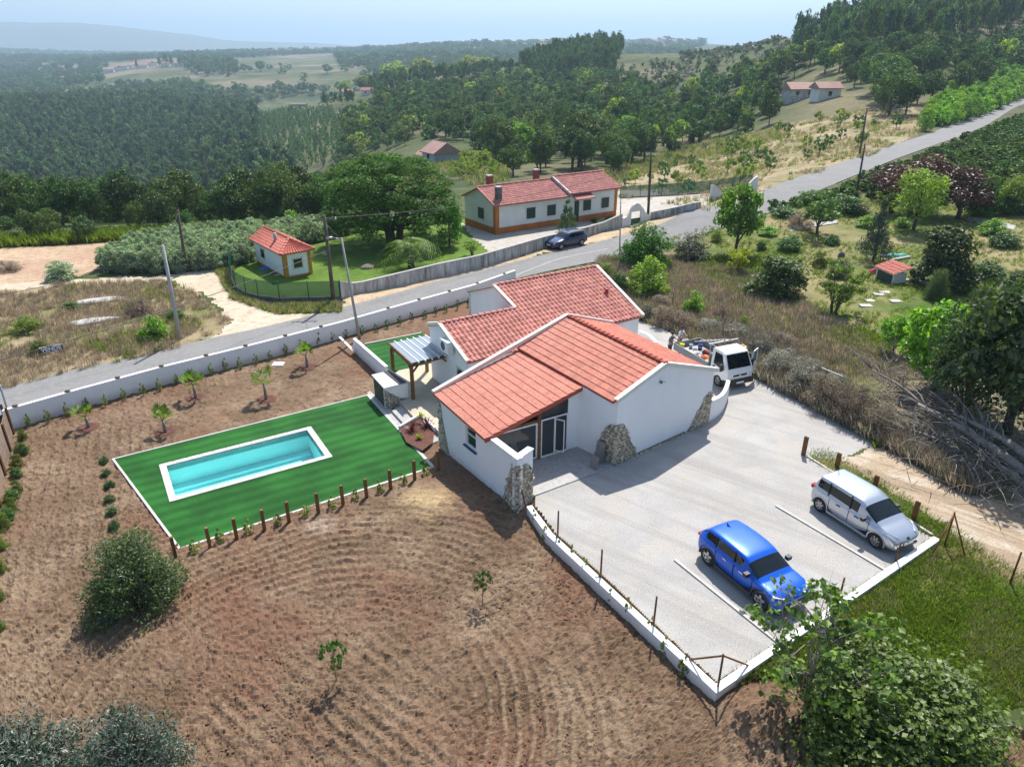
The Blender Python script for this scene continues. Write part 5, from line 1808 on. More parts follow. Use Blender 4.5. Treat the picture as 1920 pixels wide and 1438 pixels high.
# ---- young fan palms
def fan_palm(u, v, Ht, nl, seed, label, lean=0.0):
    r_ = random.Random(seed)
    p = P(u, v, -.4)
    t = thing('fan_palm', label, 'palm', tuple(p), group='young fan palms')
    tk = MB(); tk.tube([(0, 0, -.05), (0.01, 0, Ht * .35), (0, .01, Ht * .55)], [.09, .08, .05], 8)
    tk.build('trunk', M['bark_pale'], t, True)
    for k in range(nl):
        a = 2 * math.pi * k / nl + r_.uniform(-.4, .4)
        el = r_.uniform(.5, 1.2)
        L = Ht * r_.uniform(.28, .5)
        d = Vector((math.cos(a) * math.cos(el), math.sin(a) * math.cos(el), math.sin(el)))
        o = Vector((0, 0, Ht * .55)); e = o + d * L
        fb = MB()
        fb.beam(o, e, .018, .018)
        s = d.cross(Vector((0, 0, 1))).normalized(); n = s.cross(d).normalized()
        R_ = Ht * .30
        for q_ in range(11):
            th = (q_ - 5) / 5 * 1.9
            dr_ = (d * math.cos(th) + s * math.sin(th) - Vector((0, 0, .25 * abs(th) / 2)))
            w_ = s * math.cos(th) - d * math.sin(th)
            tip = e + dr_ * R_ * r_.uniform(.85, 1.05) + n * .02
            md = e + dr_ * R_ * .55
            fb.poly([e, md + w_ * .055, tip]); fb.poly([e, tip, md - w_ * .055])
        fb.build('frond', LM['palm'], t, True)
    rg = MB()
    m_ = 14
    vs = [(0, 0, -.02)] + [(math.cos(2 * math.pi * i / m_) * .42 * r_.uniform(.9, 1.1), math.sin(2 * math.pi * i / m_) * .42 * r_.uniform(.9, 1.1), .05) for i in range(m_)] + [(math.cos(2 * math.pi * i / m_) * .62 * r_.uniform(.9, 1.1), math.sin(2 * math.pi * i / m_) * .62 * r_.uniform(.9, 1.1), -.03) for i in range(m_)]
    rg.add([(a_, b_, c_ + .06) for a_, b_, c_ in vs], [(0, 1 + i, 1 + (i + 1) % m_) for i in range(m_)] + [(1 + i, 1 + m_ + i, 1 + m_ + (i + 1) % m_, 1 + (i + 1) % m_) for i in range(m_)])
    rg.build('soil_ring', M['mulch'], t, True)
    return t


fan_palm(166, 803, 1.25, 6, 1, 'smallest young fan palm, in the far left corner of the soil garden')
fan_palm(310, 811, 1.3, 7, 2, 'young fan palm in the soil garden nearest the lawn edge')
fan_palm(367, 747, 1.45, 6, 3, 'young fan palm close to the white street wall, with two broad fronds')
fan_palm(499, 750, 1.75, 6, 4, 'tallest young fan palm, in the middle of the soil garden')
fan_palm(576, 689, 1.5, 6, 5, 'young fan palm beside the white cover near the street wall')


# ---- spiky plants in the mulch
def spiky(u, v, z, n, L, mat, label, seed):
    r_ = random.Random(seed); p = P(u, v, z)
    b = MB()
    for k in range(n):
        a = r_.uniform(0, 6.28); el = r_.uniform(.25, 1.45)
        d = Vector((math.cos(a) * math.cos(el), math.sin(a) * math.cos(el), math.sin(el)))
        s = d.cross(Vector((0, 0, 1))).normalized() * .02
        l = L * r_.uniform(.7, 1.1)
        b.poly([s, d * l * .5 + s * 1.2, d * l - Vector((0, 0, .08 * l)), d * l * .5 - s * 1.2, -s])
    o = link('spiky_plant', b.mesh('spiky_plant', mat), None, tuple(p))
    return tag(o, label, 'plant')


M['red_leaf'] = leafmat('leaf_red', (.10, .02, .03), (.25, .06, .07), .3, .06)
spiky(773, 807, -.15, 60, .62, M['red_leaf'], 'dark red spiky plant on the left of the mulch bed', 1)
spiky(800, 800, -.15, 60, .66, M['red_leaf'], 'paler red spiky plant on the right of the mulch bed', 2)
spiky(786, 822, -.15, 50, .34, LM['yellow'], 'low yellowish tuft at the front of the mulch bed', 3)
spiky(788, 782, .12, 36, .38, LM['yellow'], 'small yellow-green spiky plant at the corner of the planter wall', 4)
for k, (u, v) in enumerate(((838, 838), (872, 872), (916, 912), (896, 893))):
    spiky(u, v, -.36, 40, .3, LM['fig'] if k % 2 else M['red_leaf'], ['low green tuft at the shaded foot of the west wall, nearest the pool', 'low green tuft in the middle of the bed under the west wall', 'low green tuft in the shaded bed nearest the entrance wall', 'small reddish tuft in the shaded bed under the west wall'][k], 20 + k)
# ------------------------------------------------------------------ garden and roadside plants on the right
A_ = plant_px
A_('broadleaf_tree', 'bright', 1378, 478, 338, 92, 'bright green broad-leaved tree standing by the road beyond the white house')
A_('pepper_tree', 'feather', 1208, 500, 408, 112, 'feathery green pepper tree spreading beside the road behind the house')
A_('broadleaf_shrub', 'brightbush', 1215, 553, 472, 84, 'light green leafy shrub just behind the right corner of the rear roof', 'shrub')
A_('grey_shrub', 'greybush', 1300, 488, 428, 86, 'grey-green shrub between the pepper tree and the bright roadside tree', 'shrub')
A_('yellow_tree', 'yellowtree', 1381, 515, 457, 50, 'small yellow-leaved tree at the edge of the dry grass')
A_('evergreen_shrub', 'darkround', 1456, 556, 464, 122, 'large dense dark evergreen shrub in the middle of the garden', 'shrub')
A_('garden_tree', 'ygmulti', 1562, 588, 482, 92, 'yellow-green tree with several bare stems right of the dense dark shrub')
A_('citrus_bush', 'brightbush', 1299, 588, 540, 44, 'small round leafy bush in the dry grass above the truck', 'bush')
A_('garden_tree', 'opentree', 1532, 440, 352, 84, 'open crowned green tree by the garden gate near the road')
A_('blue_conifer', 'conifer', 1636, 490, 368, 74, 'blue-green conifer with a straight dark stem in the garden')
A_('garden_tree', 'yground', 1712, 432, 310, 100, 'olive yellow round-crowned tree in front of the plum trees')
A_('plum_tree', 'plum', 1712, 400, 280, 135, 'purple-leaved plum tree nearest the road')
A_('plum_tree', 'plum', 1795, 410, 305, 125, 'purple-leaved plum tree farther right, behind the drooping green tree')
A_('plum_tree', 'plum', 1655, 372, 300, 64, 'small purple-leaved plum tree at the edge of the vineyard')
A_('drooping_tree', 'feather', 1835, 405, 318, 76, 'light green drooping tree between the plum trees')
A_('drooping_tree', 'yground', 1898, 400, 325, 60, 'yellow-green tree at the right edge below the vineyard')
A_('dark_tree', 'darkround', 1766, 535, 405, 128, 'big dark dense tree in the garden right of the blue conifer')
A_('round_bush', 'greenbush', 1882, 462, 426, 60, 'round dark green bush beside the garden path', 'bush')
A_('brown_hedge', 'drybush', 1500, 425, 388, 56, 'brownish hedge shrub left of the garden gate', 'hedge')
A_('brown_hedge', 'drybush', 1610, 400, 372, 50, 'brownish hedge shrub behind the blue conifer', 'hedge')
A_('low_shrub', 'greenbush', 1427, 470, 446, 22, 'small dark shrub on the grass bank left of the open crowned tree', 'shrub')
A_('low_shrub', 'greenbush', 1560, 458, 436, 30, 'small dark shrub on the lawn between the open tree and the conifer', 'shrub')
A_('low_shrub', 'fieldbush', 1535, 500, 468, 34, 'brown and green conical shrub right of the dense dark shrub', 'shrub')
A_('low_shrub', 'brightbush', 1625, 425, 400, 44, 'bright green low shrub behind the conifer', 'shrub')
A_('low_shrub', 'brightbush', 1690, 425, 404, 34, 'yellowish low shrub at the foot of the round-crowned tree', 'shrub')
A_('small_tree', 'olive', 1752, 562, 496, 44, 'small grey-green tree growing beside the stone edged bed')
A_('small_tree', 'bright', 1672, 668, 588, 62, 'small crooked tree in the dry grass below the lawn')
A_('small_tree', 'olive', 1838, 590, 528, 60, 'small tree with orange fruit on the right of the garden')
A_('evergreen_tree', 'darktree', 1885, 830, 470, 270, 'tall dark evergreen tree at the right edge above the felled trunks')
A_('evergreen_tree', 'darktree', 1800, 800, 560, 170, 'dark evergreen tree next to the tallest one, behind the felled trunks')
A_('leafy_tree', 'bright', 1745, 745, 560, 150, 'bright-leaved tree left of the tall dark evergreens')
A_('leafy_tree', 'opentree', 1905, 720, 545, 120, 'open leafy tree behind the tall dark evergreen at the right edge')
A_('roadside_palm', 'fieldbush', 1137, 520, 490, 46, 'spiky green tuft behind the ridge of the rear roof', 'plant')
A_('roadside_shrub', 'greenbush', 1160, 548, 500, 40, 'dark green shrub at the foot of the thin street pole', 'shrub')
A_('vine_shrub', 'greenbush', 1585, 398, 355, 70, 'leafy vine shrub by the leaning lamp pole', 'shrub')
A_('vine_shrub', 'brightbush', 1545, 385, 362, 40, 'bright green shrub at the edge of the road near the leaning lamp pole', 'shrub')
for k, (key, u, v, vt, w, lab) in enumerate((('greenbush', 1480, 470, 432, 50, 'dark green shrub on the bank above the dense dark evergreen'), ('fieldbush', 1345, 452, 428, 34, 'tuft of green weeds behind the bright roadside tree'), ('brightbush', 1440, 440, 420, 40, 'leafy light shrub beside the path near the garden gate'),
                                               ('greenbush', 1850, 520, 480, 60, 'green shrub right of the big dark dense tree'), ('greybush', 1570, 520, 478, 50, 'grey-green shrub behind the yellow-green multi-stemmed tree'), ('darkround', 1905, 560, 500, 70, 'dark shrub at the right edge above the small fruit tree'),
                                               ('greenbush', 1700, 640, 596, 60, 'green shrub left of the bright-leaved tree'), ('brightbush', 1860, 440, 405, 50, 'light green shrub at the garden path bend'), ('greenbush', 1880, 400, 352, 70, 'dark green shrub at the foot of the vine rows'),
                                               ('ygmulti', 1670, 400, 345, 60, 'small yellow-green tree beside the blue-green conifer'), ('greenbush', 1520, 375, 350, 60, 'dark green shrub hanging over the roadside bank'), ('greenbush', 1470, 405, 380, 50, 'dark green shrub at the roadside right of the bright tree'))):
    A_('garden_shrub', key, u, v, vt, w, lab, 'shrub')
# dry brush along the yard
for k, (u, v, vt, w, key) in enumerate(((1245, 610, 560, 60, 'drybush'), (1280, 618, 575, 60, 'drybush'), (1330, 625, 590, 60, 'silverbush'), (1375, 640, 600, 60, 'silverbush'), (1420, 672, 618, 66, 'silverbush'),
                                        (1460, 705, 640, 76, 'silverbush'), (1500, 735, 660, 80, 'silverbush'), (1545, 765, 682, 84, 'drybush'), (1590, 790, 705, 84, 'drybush'), (1470, 655, 615, 60, 'drybush'), (1350, 600, 570, 40, 'drybush'),
                                        (1215, 600, 565, 40, 'greybush'), (1520, 710, 668, 50, 'silverbush'), (1565, 735, 690, 52, 'silverbush'), (1640, 815, 745, 80, 'drybush'), (1395, 615, 588, 30, 'fieldbush'), (1340, 615, 590, 24, 'fieldbush'), (1240, 575, 545, 44, 'drybush'))):
    A_('dry_bush', key, u, v, vt, w, ('grey' if key == 'silverbush' else 'green' if key == 'fieldbush' else 'brown') + ' scrub bush on the bank along the gravel yard, %s in the line' % ordn[k], 'bush', 'scrub bushes along the yard')

# ------------------------------------------------------------------ scattered ground plants (uncountable)
SRC = bpy.data.collections.new("plant_sources")


def src(name, me):
    o = bpy.data.objects.new(name, me)
    SRC_sub.objects.link(o)
    return o


def tuft_mesh(name, n, h, spread, w, mat, seed, bend=.35):
    rng = np.random.RandomState(seed)
    vs = []
    for k in range(n):
        a = rng.rand() * 6.28; r = rng.rand() ** .5 * spread
        o = np.array([math.cos(a) * r, math.sin(a) * r, -.02]); d = np.array([math.cos(a + rng.randn() * .6), math.sin(a + rng.randn() * .6), 0])
        hh = h * (.55 + .6 * rng.rand()); b_ = bend * hh * rng.rand()
        s = np.array([-d[1], d[0], 0]) * w
        vs += [o - s, o + s, o + d * b_ * .5 + np.array([0, 0, hh * .6]) + s * .7, o + d * b_ + np.array([0, 0, hh])]
    v = np.array(vs)
    return mesh_np(name, v, quadfaces(len(v)), LM[mat])


GN = {}


def scatter(name, pts, sources, smin, smax, label=None, tilt=0.0, seed=0, zs=None):
    """one uncountable mass: sources placed on the points of one object by geometry nodes"""
    global SRC_sub
    rng = np.random.RandomState(seed + 5)
    pts = np.asarray(pts)
    if len(pts) == 0: return
    sub = bpy.data.collections.new(name + "_source")
    for i, me in enumerate(sources):
        sub.objects.link(bpy.data.objects.new('%s_source_%d' % (name, i), me))
    me = bpy.data.meshes.new(name)
    me.vertices.add(len(pts)); me.vertices.foreach_set("co", pts.astype(np.float32).ravel())
    a = me.attributes.new("rot", 'FLOAT_VECTOR', 'POINT'); r = np.zeros((len(pts), 3)); r[:, 2] = rng.rand(len(pts)) * 6.28
    if tilt: r[:, :2] = rng.normal(size=(len(pts), 2)) * tilt
    a.data.foreach_set("vector", r.astype(np.float32).ravel())
    a = me.attributes.new("scl", 'FLOAT_VECTOR', 'POINT')
    s = (smin + (smax - smin) * rng.rand(len(pts)))
    zsc = s * (zs if zs else 1) * (.85 + .3 * rng.rand(len(pts)))
    a.data.foreach_set("vector", np.stack([s, s, zsc], 1).astype(np.float32).ravel())
    a = me.attributes.new("pick", 'INT', 'POINT'); a.data.foreach_set("value", rng.randint(0, len(sources), len(pts)).astype(np.int32))
    o = link(name, me)
    tag(o, label, None, None, 'stuff')
    ng = bpy.data.node_groups.new(name + "_nodes", 'GeometryNodeTree')
    ng.interface.new_socket("Geometry", in_out='INPUT', socket_type='NodeSocketGeometry')
    ng.interface.new_socket("Geometry", in_out='OUTPUT', socket_type='NodeSocketGeometry')
    gi = ng.nodes.new("NodeGroupInput"); go = ng.nodes.new("NodeGroupOutput")
    ip = ng.nodes.new("GeometryNodeInstanceOnPoints"); ci = ng.nodes.new("GeometryNodeCollectionInfo")
    ci.inputs["Collection"].default_value = sub
    ci.inputs["Separate Children"].default_value = True
    ci.inputs["Reset Children"].default_value = True
    ip.inputs["Pick Instance"].default_value = True
    def attr(nm, t):
        n = ng.nodes.new("GeometryNodeInputNamedAttribute"); n.data_type = t; n.inputs["Name"].default_value = nm
        return n.outputs["Attribute"]
    L_k = ng.links.new
    L_k(gi.outputs[0], ip.inputs["Points"]); L_k(ci.outputs[0], ip.inputs["Instance"])
    e2r = ng.nodes.new("FunctionNodeEulerToRotation"); L_k(attr("rot", 'FLOAT_VECTOR'), e2r.inputs[0]); L_k(e2r.outputs[0], ip.inputs["Rotation"])
    L_k(attr("scl", 'FLOAT_VECTOR'), ip.inputs["Scale"]); L_k(attr("pick", 'INT'), ip.inputs["Instance Index"])
    L_k(ip.outputs[0], go.inputs[0])
    md = o.modifiers.new("scatter", 'NODES'); md.node_group = ng
    return o


def inzone(polys, n, seed, y0, y1, zoff=True, holes=(), az0=-1.0, az1=1.0):
    """n random points of the land whose place in the photograph lies inside one of the outlines, even per area"""
    rng = np.random.RandomState(seed)
    out = []
    got = 0
    for it in range(60):
        Y = np.sqrt(y0 ** 2 + (y1 ** 2 - y0 ** 2) * rng.rand(60000)); a = az0 + (az1 - az0) * rng.rand(60000)
        X = a * Y
        Z = base(X, Y); u, v, d = proj(X, Y, Z)
        ok = np.zeros(len(X), bool)
        for p_ in polys: ok |= inpoly(u, v, p_)
        for p_ in holes: ok &= ~inpoly(u, v, p_)
        out.append(np.stack([X, Y, Z, u, v], 1)[ok]); got += ok.sum()
        if got >= n: break
    P5 = np.concatenate(out)[:n]
    return P5


ZP = dict(ZONES)
tf_straw = [tuft_mesh('straw_tuft', 14, 1, .35, .03, 'straw', i) for i in range(3)]
tf_weed = [tuft_mesh('weed_tuft', 14, 1, .45, .05, 'weed', 10 + i, .7) for i in range(3)]
tf_dry = [tuft_mesh('dry_tuft', 16, 1, .5, .03, 'drybush', 20 + i, .6) for i in range(3)]
tf_silver = [tuft_mesh('silver_tuft', 16, 1, .5, .03, 'silver', 30 + i, .6) for i in range(3)]
clod_me = []
for k in range(3):
    bm = bmesh.new(); bmesh.ops.create_icosphere(bm, subdivisions=1, radius=.5)
    r_ = random.Random(k)
    for v in bm.verts: v.co *= r_.uniform(.65, 1.15); v.co.z *= .7
    me = bpy.data.meshes.new('clod'); bm.to_mesh(me); bm.free()
    me.materials.append(ZM['soil_field']); clod_me.append(me)


def sc(name, polys, n, seed, y0, y1, src_, smin, smax, zoff=0.0, mask=None, label=None, zs=None, holes=(), **k):
    p = inzone(polys, n, seed, y0, y1, holes=holes, **k)
    if mask is not None: p = p[mask(p)]
    q_ = p[:, :3].copy(); q_[:, 2] += zoff
    return scatter(name, q_, src_, smin, smax, label, seed=seed, zs=zs)


gst = clod_me[0].copy(); gst.materials.clear(); gst.materials.append(ZM['gravel_yard'])
soilp = [ZP['soil_field']]
keepout = [[(a, b) for a, b in TURF], [(640, 655), (700, 640), (790, 622), (880, 560), (1190, 600), (1360, 760), (1360, 830), (1140, 880), (1000, 960), (940, 960), (815, 850), (690, 745)], ZP['gravel_yard'], ZP['weed_ground']]
sc('clods', soilp, 9000, 1, 12.5, 27, clod_me, .04, .13, -.39, holes=keepout)
sc('small_clods', soilp, 26000, 31, 12.5, 34, clod_me, .02, .06, -.37, holes=keepout)
gm = lambda f, th, sd: (lambda p: fbm(p[:, 0] / f, p[:, 1] / f, 3, sd) > th)
sc('dry_grass', [ZP['dry_grass_lot']], 9000, 2, 35, 80, tf_straw + tf_dry, .2, .5, 0, gm(3, -.25, 5))
sc('weeds', [ZP['dry_grass_lot']], 3000, 3, 35, 80, tf_weed, .2, .5, 0, gm(4, .15, 6))
garden_hole = [[(1640, 480), (1770, 490), (1770, 545), (1640, 545)]]
sc('dry_grass', [ZP['dry_brush_ground']], 26000, 4, 27, 66, tf_straw + tf_dry + tf_dry[:2] + tf_silver[:2] + tf_weed[:1], .2, .65, 0, gm(2.2, -.55, 7))
sc('weeds', [[(1530, 630), (1600, 620), (1690, 640), (1640, 680), (1560, 650)], [(1610, 740), (1690, 735), (1770, 745), (1760, 800), (1640, 840), (1600, 790)], [(1290, 500), (1420, 470), (1480, 540), (1380, 560)]], 5000, 5, 27, 66, tf_weed, .25, .55, 0, gm(2, -.4, 8))
sc('dry_scrub', [[(1330, 610), (1440, 640), (1640, 790), (1700, 830), (1920, 960), (1920, 1000), (1750, 886), (1640, 826), (1560, 782), (1430, 712), (1330, 648)]], 5000, 6, 27, 66, tf_silver + tf_dry, .4, .95, 0)
sc('garden_grass', [ZP['garden_lawn']], 9000, 7, 40, 95, tf_weed, .15, .32, 0, gm(3, -.1, 9))
sc('weeds', [ZP['weed_ground'], [(1745, 1010), (1640, 915), (1512, 850), (1540, 838), (1660, 905), (1800, 1000)]], 17000, 8, 14, 36, tf_weed, .12, .36, -.22, gm(1.3, -.75, 10))
sc('dry_grass', [ZP['weed_ground']], 9000, 9, 14, 36, tf_straw + tf_dry, .12, .34, -.22, gm(1.5, -.05, 11))
sc('verge_weeds', [[(400, 500), (440, 490), (432, 560), (520, 590), (640, 585), (640, 570), (500, 575), (425, 545)]], 2500, 10, 45, 75, tf_straw + tf_weed, .15, .45, 0)
sc('meadow_grass', [ZP['dry_meadow']], 9000, 11, 70, 230, tf_straw + tf_straw + tf_weed, .3, .7, 0, gm(6, -.1, 12))
sc('gravel_stones', [ZP['gravel_yard']], 2500, 12, 15, 42, [gst], .015, .035, 0.005)
# ------------------------------------------------------------------ cars
def eval_subsurf(mb, mats, lv=2):
    me = mb.mesh('tmp_body', mats)
    for p in me.polygons: p.use_smooth = True
    o = bpy.data.objects.new('tmp_body', me); COL.objects.link(o)
    md = o.modifiers.new('s', 'SUBSURF'); md.levels = lv; md.render_levels = lv
    dg = bpy.context.evaluated_depsgraph_get()
    ev = bpy.data.meshes.new_from_object(o.evaluated_get(dg))
    bpy.data.objects.remove(o); bpy.data.meshes.remove(me)
    return ev


def split_mats(me, names, mats, parent):
    """one object per material slot"""
    nv = len(me.vertices); co = np.empty(nv * 3, np.float32); me.vertices.foreach_get("co", co); co = co.reshape(-1, 3)
    mi = np.empty(len(me.polygons), np.int32); me.polygons.foreach_get("material_index", mi)
    F4 = np.array([tuple(p.vertices) if len(p.vertices) == 4 else tuple(p.vertices) + (p.vertices[-1],) for p in me.polygons])
    out = {}
    for k, nm in enumerate(names):
        sel = F4[mi == k]
        if not len(sel): continue
        # islands of the slot as parts of their own (each window)
        used, inv = np.unique(sel.ravel(), return_inverse=True); inv = inv.reshape(-1, 4)
        lab = np.arange(len(used))
        for _ in range(200):
            mn = lab[inv].min(1); new = lab.copy(); np.minimum.at(new, inv.ravel(), np.repeat(mn, 4))
            if (new == lab).all(): break
            lab = new
        fl = lab[inv[:, 0]]
        for isl in (np.unique(fl) if k else [None]):
            fs = inv if isl is None else inv[fl == isl]
            u2, i2 = np.unique(fs.ravel(), return_inverse=True)
            m2 = bpy.data.meshes.new(nm)
            faces = [tuple(dict.fromkeys(f)) for f in i2.reshape(-1, 4).tolist()]
            m2.from_pydata(co[used[u2]].tolist(), [], faces)
            m2.materials.append(mats[k])
            m2.polygons.foreach_set("use_smooth", np.full(len(m2.polygons), True)); m2.update()
            ob = link(nm, m2, parent)
            out.setdefault(nm, []).append(ob)
    return out


def car(name, label, p0, heading, st, wheels, paint, track=1.55, wr=.34, clad_=None, rim_style=5, plate='', roofpaint=None):
    """st: stations (x, half width, sill z, belt z, roof half width, top z, kind) kind: 'b' body, 'g' glazed side, 's' screen"""
    t = thing(name, label, 'car', p0, heading)
    mb = MB()
    nR = 11
    for (x, w, zs, zb, wr_, zt, kd) in st:
        zlow = max(.17, zs - .02)
        zm = (zs + zb) * .55
        wr_ = min(wr_ * (1.07 if kd != 'b' else 1.04), w * .9)
        half = [(0, zlow), (w * .82, zlow), (w * .985, zs + .03), (w, zm), (w * .985, zb - .09), (w * .97, zb - .04), (w * .925, zb - .005), (wr_ * 1.015, zt - (.085 if kd != 'b' else .035)), (wr_ * .955, zt - (.03 if kd != 'b' else .012)), (wr_ * .6, zt - .003), (0, zt)]
        ring = [(x, -y, z) for y, z in half] + [(x, y, z) for y, z in reversed(half[1:-1])]
        mb.v += ring
    n = 2 * nR - 2
    for i in range(len(st) - 1):
        kd0, kd1 = st[i][6], st[i + 1][6]
        for k in range(n):
            k2 = (k + 1) % n
            m_ = 0
            seg = k if k < nR - 1 else n - 1 - k
            if seg == 6 and 'g' in (kd0, kd1) and kd0 in 'gG' and kd1 in 'gG': m_ = 1 if not (kd0 == 'G' and kd1 == 'G') else 0
            if seg in (7, 8, 9) and (kd0, kd1) in (('s', 'e'), ('e', 's')): m_ = 1
            mb.f.append((i * n + k, (i + 1) * n + k, (i + 1) * n + k2, i * n + k2)); mb.m.append(m_); mb.s.append(True)
    mb.f.append(tuple(range(n))); mb.m.append(0); mb.s.append(True)
    mb.f.append(tuple(reversed(range((len(st) - 1) * n, len(st) * n)))); mb.m.append(0); mb.s.append(True)
    return t, mb


def wheel(parent, x, y, r, w, side, style):
    h = thing('wheel', None, None, (x, y, r)); h.parent = parent
    tb = MB(); prof = [(r * .62, w / 2), (r * .93, w / 2), (r, w * .36), (r, -w * .36), (r * .93, -w / 2), (r * .62, -w / 2)]
    n = 28
    vs = []
    for rr_, yy in prof:
        for k in range(n):
            a = 2 * math.pi * k / n; vs.append((math.cos(a) * rr_, yy, math.sin(a) * rr_))
    fs = [(i * n + k, i * n + (k + 1) % n, (i + 1) * n + (k + 1) % n, (i + 1) * n + k) for i in range(len(prof) - 1) for k in range(n)]
    tb.add(vs, fs, 0, True); tb.build('tyre', M['rubber'], h, True)
    rb = MB(); yo = side * w * .44
    ring = []
    for rr_, yy in ((r * .66, yo), (r * .60, yo - side * .01), (r * .58, yo - side * .06)):
        ring += [(math.cos(2 * math.pi * k / n) * rr_, yy, math.sin(2 * math.pi * k / n) * rr_) for k in range(n)]
    rb.add(ring, [(i * n + k, i * n + (k + 1) % n, (i + 1) * n + (k + 1) % n, (i + 1) * n + k) for i in range(2) for k in range(n)], 0, True)
    for k in range(style):
        a = 2 * math.pi * k / style + .3
        c, s = math.cos(a), math.sin(a)
        p = lambda rr_, tt, yy: (c * rr_ - s * tt, yy, s * rr_ + c * tt)
        w0, w1 = (r * .17, r * .10) if style <= 5 else (r * .07, r * .09)
        y0 = yo - side * .005
        rb.add([p(r * .1, -w0, y0), p(r * .1, w0, y0), p(r * .63, w1, y0), p(r * .63, -w1, y0), p(r * .1, -w0, y0 - side * .04), p(r * .1, w0, y0 - side * .04), p(r * .63, w1, y0 - side * .04), p(r * .63, -w1, y0 - side * .04)],
               [(0, 1, 2, 3), (7, 6, 5, 4), (0, 4, 5, 1), (1, 5, 6, 2), (2, 6, 7, 3), (3, 7, 4, 0)])
    rb.build('rim', M['rim'], h, True)
    db = MB(); db.add([(math.cos(2 * math.pi * k / n) * r * .62, yo - side * .075, math.sin(2 * math.pi * k / n) * r * .62) for k in range(n)], [tuple(range(n))])
    db.build('brake_disc', M['black'], h, True)
    return h


M['rim'] = plain('alloy_rim', (.50, .50, .51), .3, .85)
M['rim_grey'] = plain('grey_rim', (.35, .35, .36), .3, .85)
M['lamp_glass'] = plain('lamp_glass', (.62, .64, .66), .08, .1, .8)
M['tail_red'] = plain('tail_lamp', (.32, .012, .012), .15)
M['plate'] = plain('number_plate', (.72, .72, .70), .4)
M['trim_grey'] = plain('wheel_arch_trim', (.045, .047, .05), .6)
M['chrome'] = plain('chrome', (.7, .7, .7), .12, 1.0)


def paintmat(name, c, rough=.28, metal=.35):
    m = plain(name, c, rough, metal, .5, 1.0)
    return m


def finish_car(t, mb, paint, wheels, track, wr, details, style=5, body_lv=2):
    ev = eval_subsurf(mb, [paint, M['glass_car']], body_lv)
    split_mats(ev, ['body', 'window'], [paint, M['glass_car']], t)
    bpy.data.meshes.remove(ev)
    for x in wheels:
        for s in (-1, 1):
            wheel(t, x, s * (track / 2), wr, .21, s, style)
            ab = MB(); n = 14                                      # arch trim
            vs = []
            for k in range(n + 1):
                a = math.pi * (-.06 + 1.12 * k / n)
                for rr_, yy in ((wr + .035, .105), (wr + .085, .112), (wr + .085, .02), (wr + .035, .02)):
                    vs.append((x + math.cos(a) * rr_, s * (track / 2 + yy), wr + math.sin(a) * rr_))
            ab.add(vs, [(k * 4 + j, k * 4 + (j + 1) % 4, (k + 1) * 4 + (j + 1) % 4, (k + 1) * 4 + j) for k in range(n) for j in range(4)])
            ab.build('wheel_arch', details.get('arch', paint), t, True)
            lb = MB(); lb.add([(x + math.cos(2 * math.pi * k / 20) * (wr + .04), s * (track / 2 + .085 - .16), wr + math.sin(2 * math.pi * k / 20) * (wr + .04)) for k in range(20)], [tuple(range(20))])
            lb.build('wheel_well', M['black'], t, True)


def place(p_rear, p_front, side, track):
    """centre and heading of a car whose near wheels stand at the two points; side +1: its right flank is seen"""
    d = (xy(p_front) - xy(p_rear)).normalized()
    left = Vector((-d.y, d.x))
    mid = (xy(p_front) + xy(p_rear)) / 2 + left * (track / 2 + .05) * side
    return (mid.x, mid.y, 0.012), math.atan2(d.y, d.x)


# blue crossover: 4.2 m, stations from the tail to the nose
pr, pf = P(1324, 1056, 0), P(1421, 1138, 0)
loc, hd_ = place(pr, pf, 1, 1.56)
xr, xf = -1.30, 1.40
st = [(-2.05, .62, .42, .78, .50, .92, 'b'), (-1.98, .78, .34, .95, .60, 1.10, 'b'), (-1.86, .86, .30, 1.02, .58, 1.16, 's'), (-1.62, .89, .30, 1.05, .60, 1.41, 'e'), (-1.56, .895, .34, 1.05, .62, 1.44, 'G'),
      (xr - .20, .90, .56, 1.035, .64, 1.47, 'g'), (xr + .02, .90, .64, 1.03, .655, 1.495, 'g'), (xr + .26, .90, .58, 1.02, .67, 1.51, 'g'), (xr + .38, .90, .30, 1.01, .675, 1.515, 'g'), (-.35, .89, .26, .99, .69, 1.525, 'g'),
      (.10, .89, .26, .975, .68, 1.505, 'g'), (.38, .89, .26, .97, .665, 1.46, 'G'), (.62, .89, .26, .97, .665, 1.50, 'e'), (xf - .36, .90, .30, .96, .72, 1.16, 'G'), (xf - .24, .90, .60, .955, .76, 1.02, 's'), (xf - .10, .90, .66, .95, .76, .985, 'b'),
      (xf + .24, .90, .60, .92, .74, .955, 'b'), (xf + .36, .895, .34, .90, .72, .935, 'b'), (1.98, .84, .26, .84, .64, .875, 'b'), (2.13, .70, .26, .74, .52, .77, 'b'), (2.17, .60, .30, .64, .44, .66, 'b')]
# windscreen runs between the roof edge station and the cowl station
st[12] = (.45, .89, .26, .97, .66, 1.435, 'e'); st[13] = (1.22, .90, .60, .955, .78, 1.02, 's'); st[14] = (xf - .10, .90, .66, .95, .76, .99, 'b')
M['blue_paint'] = plain('blue_paint', (.0, .095, .55), .32, .15, .35, .45)
t, mb = car('parked_car', 'bright blue crossover car parked at the near end of the gravel yard', loc, hd_, st, None, M['blue_paint'])
finish_car(t, mb, M['blue_paint'], (xr, xf), 1.58, .375, {'arch': M['trim_grey']}, 5)


def cb(name, mat, fn, t=t):
    b = MB(); fn(b); return b.build(name, mat, t, True)


def boxes(*bx):
    def f(b):
        for q in bx: b.box(*q)
    return f


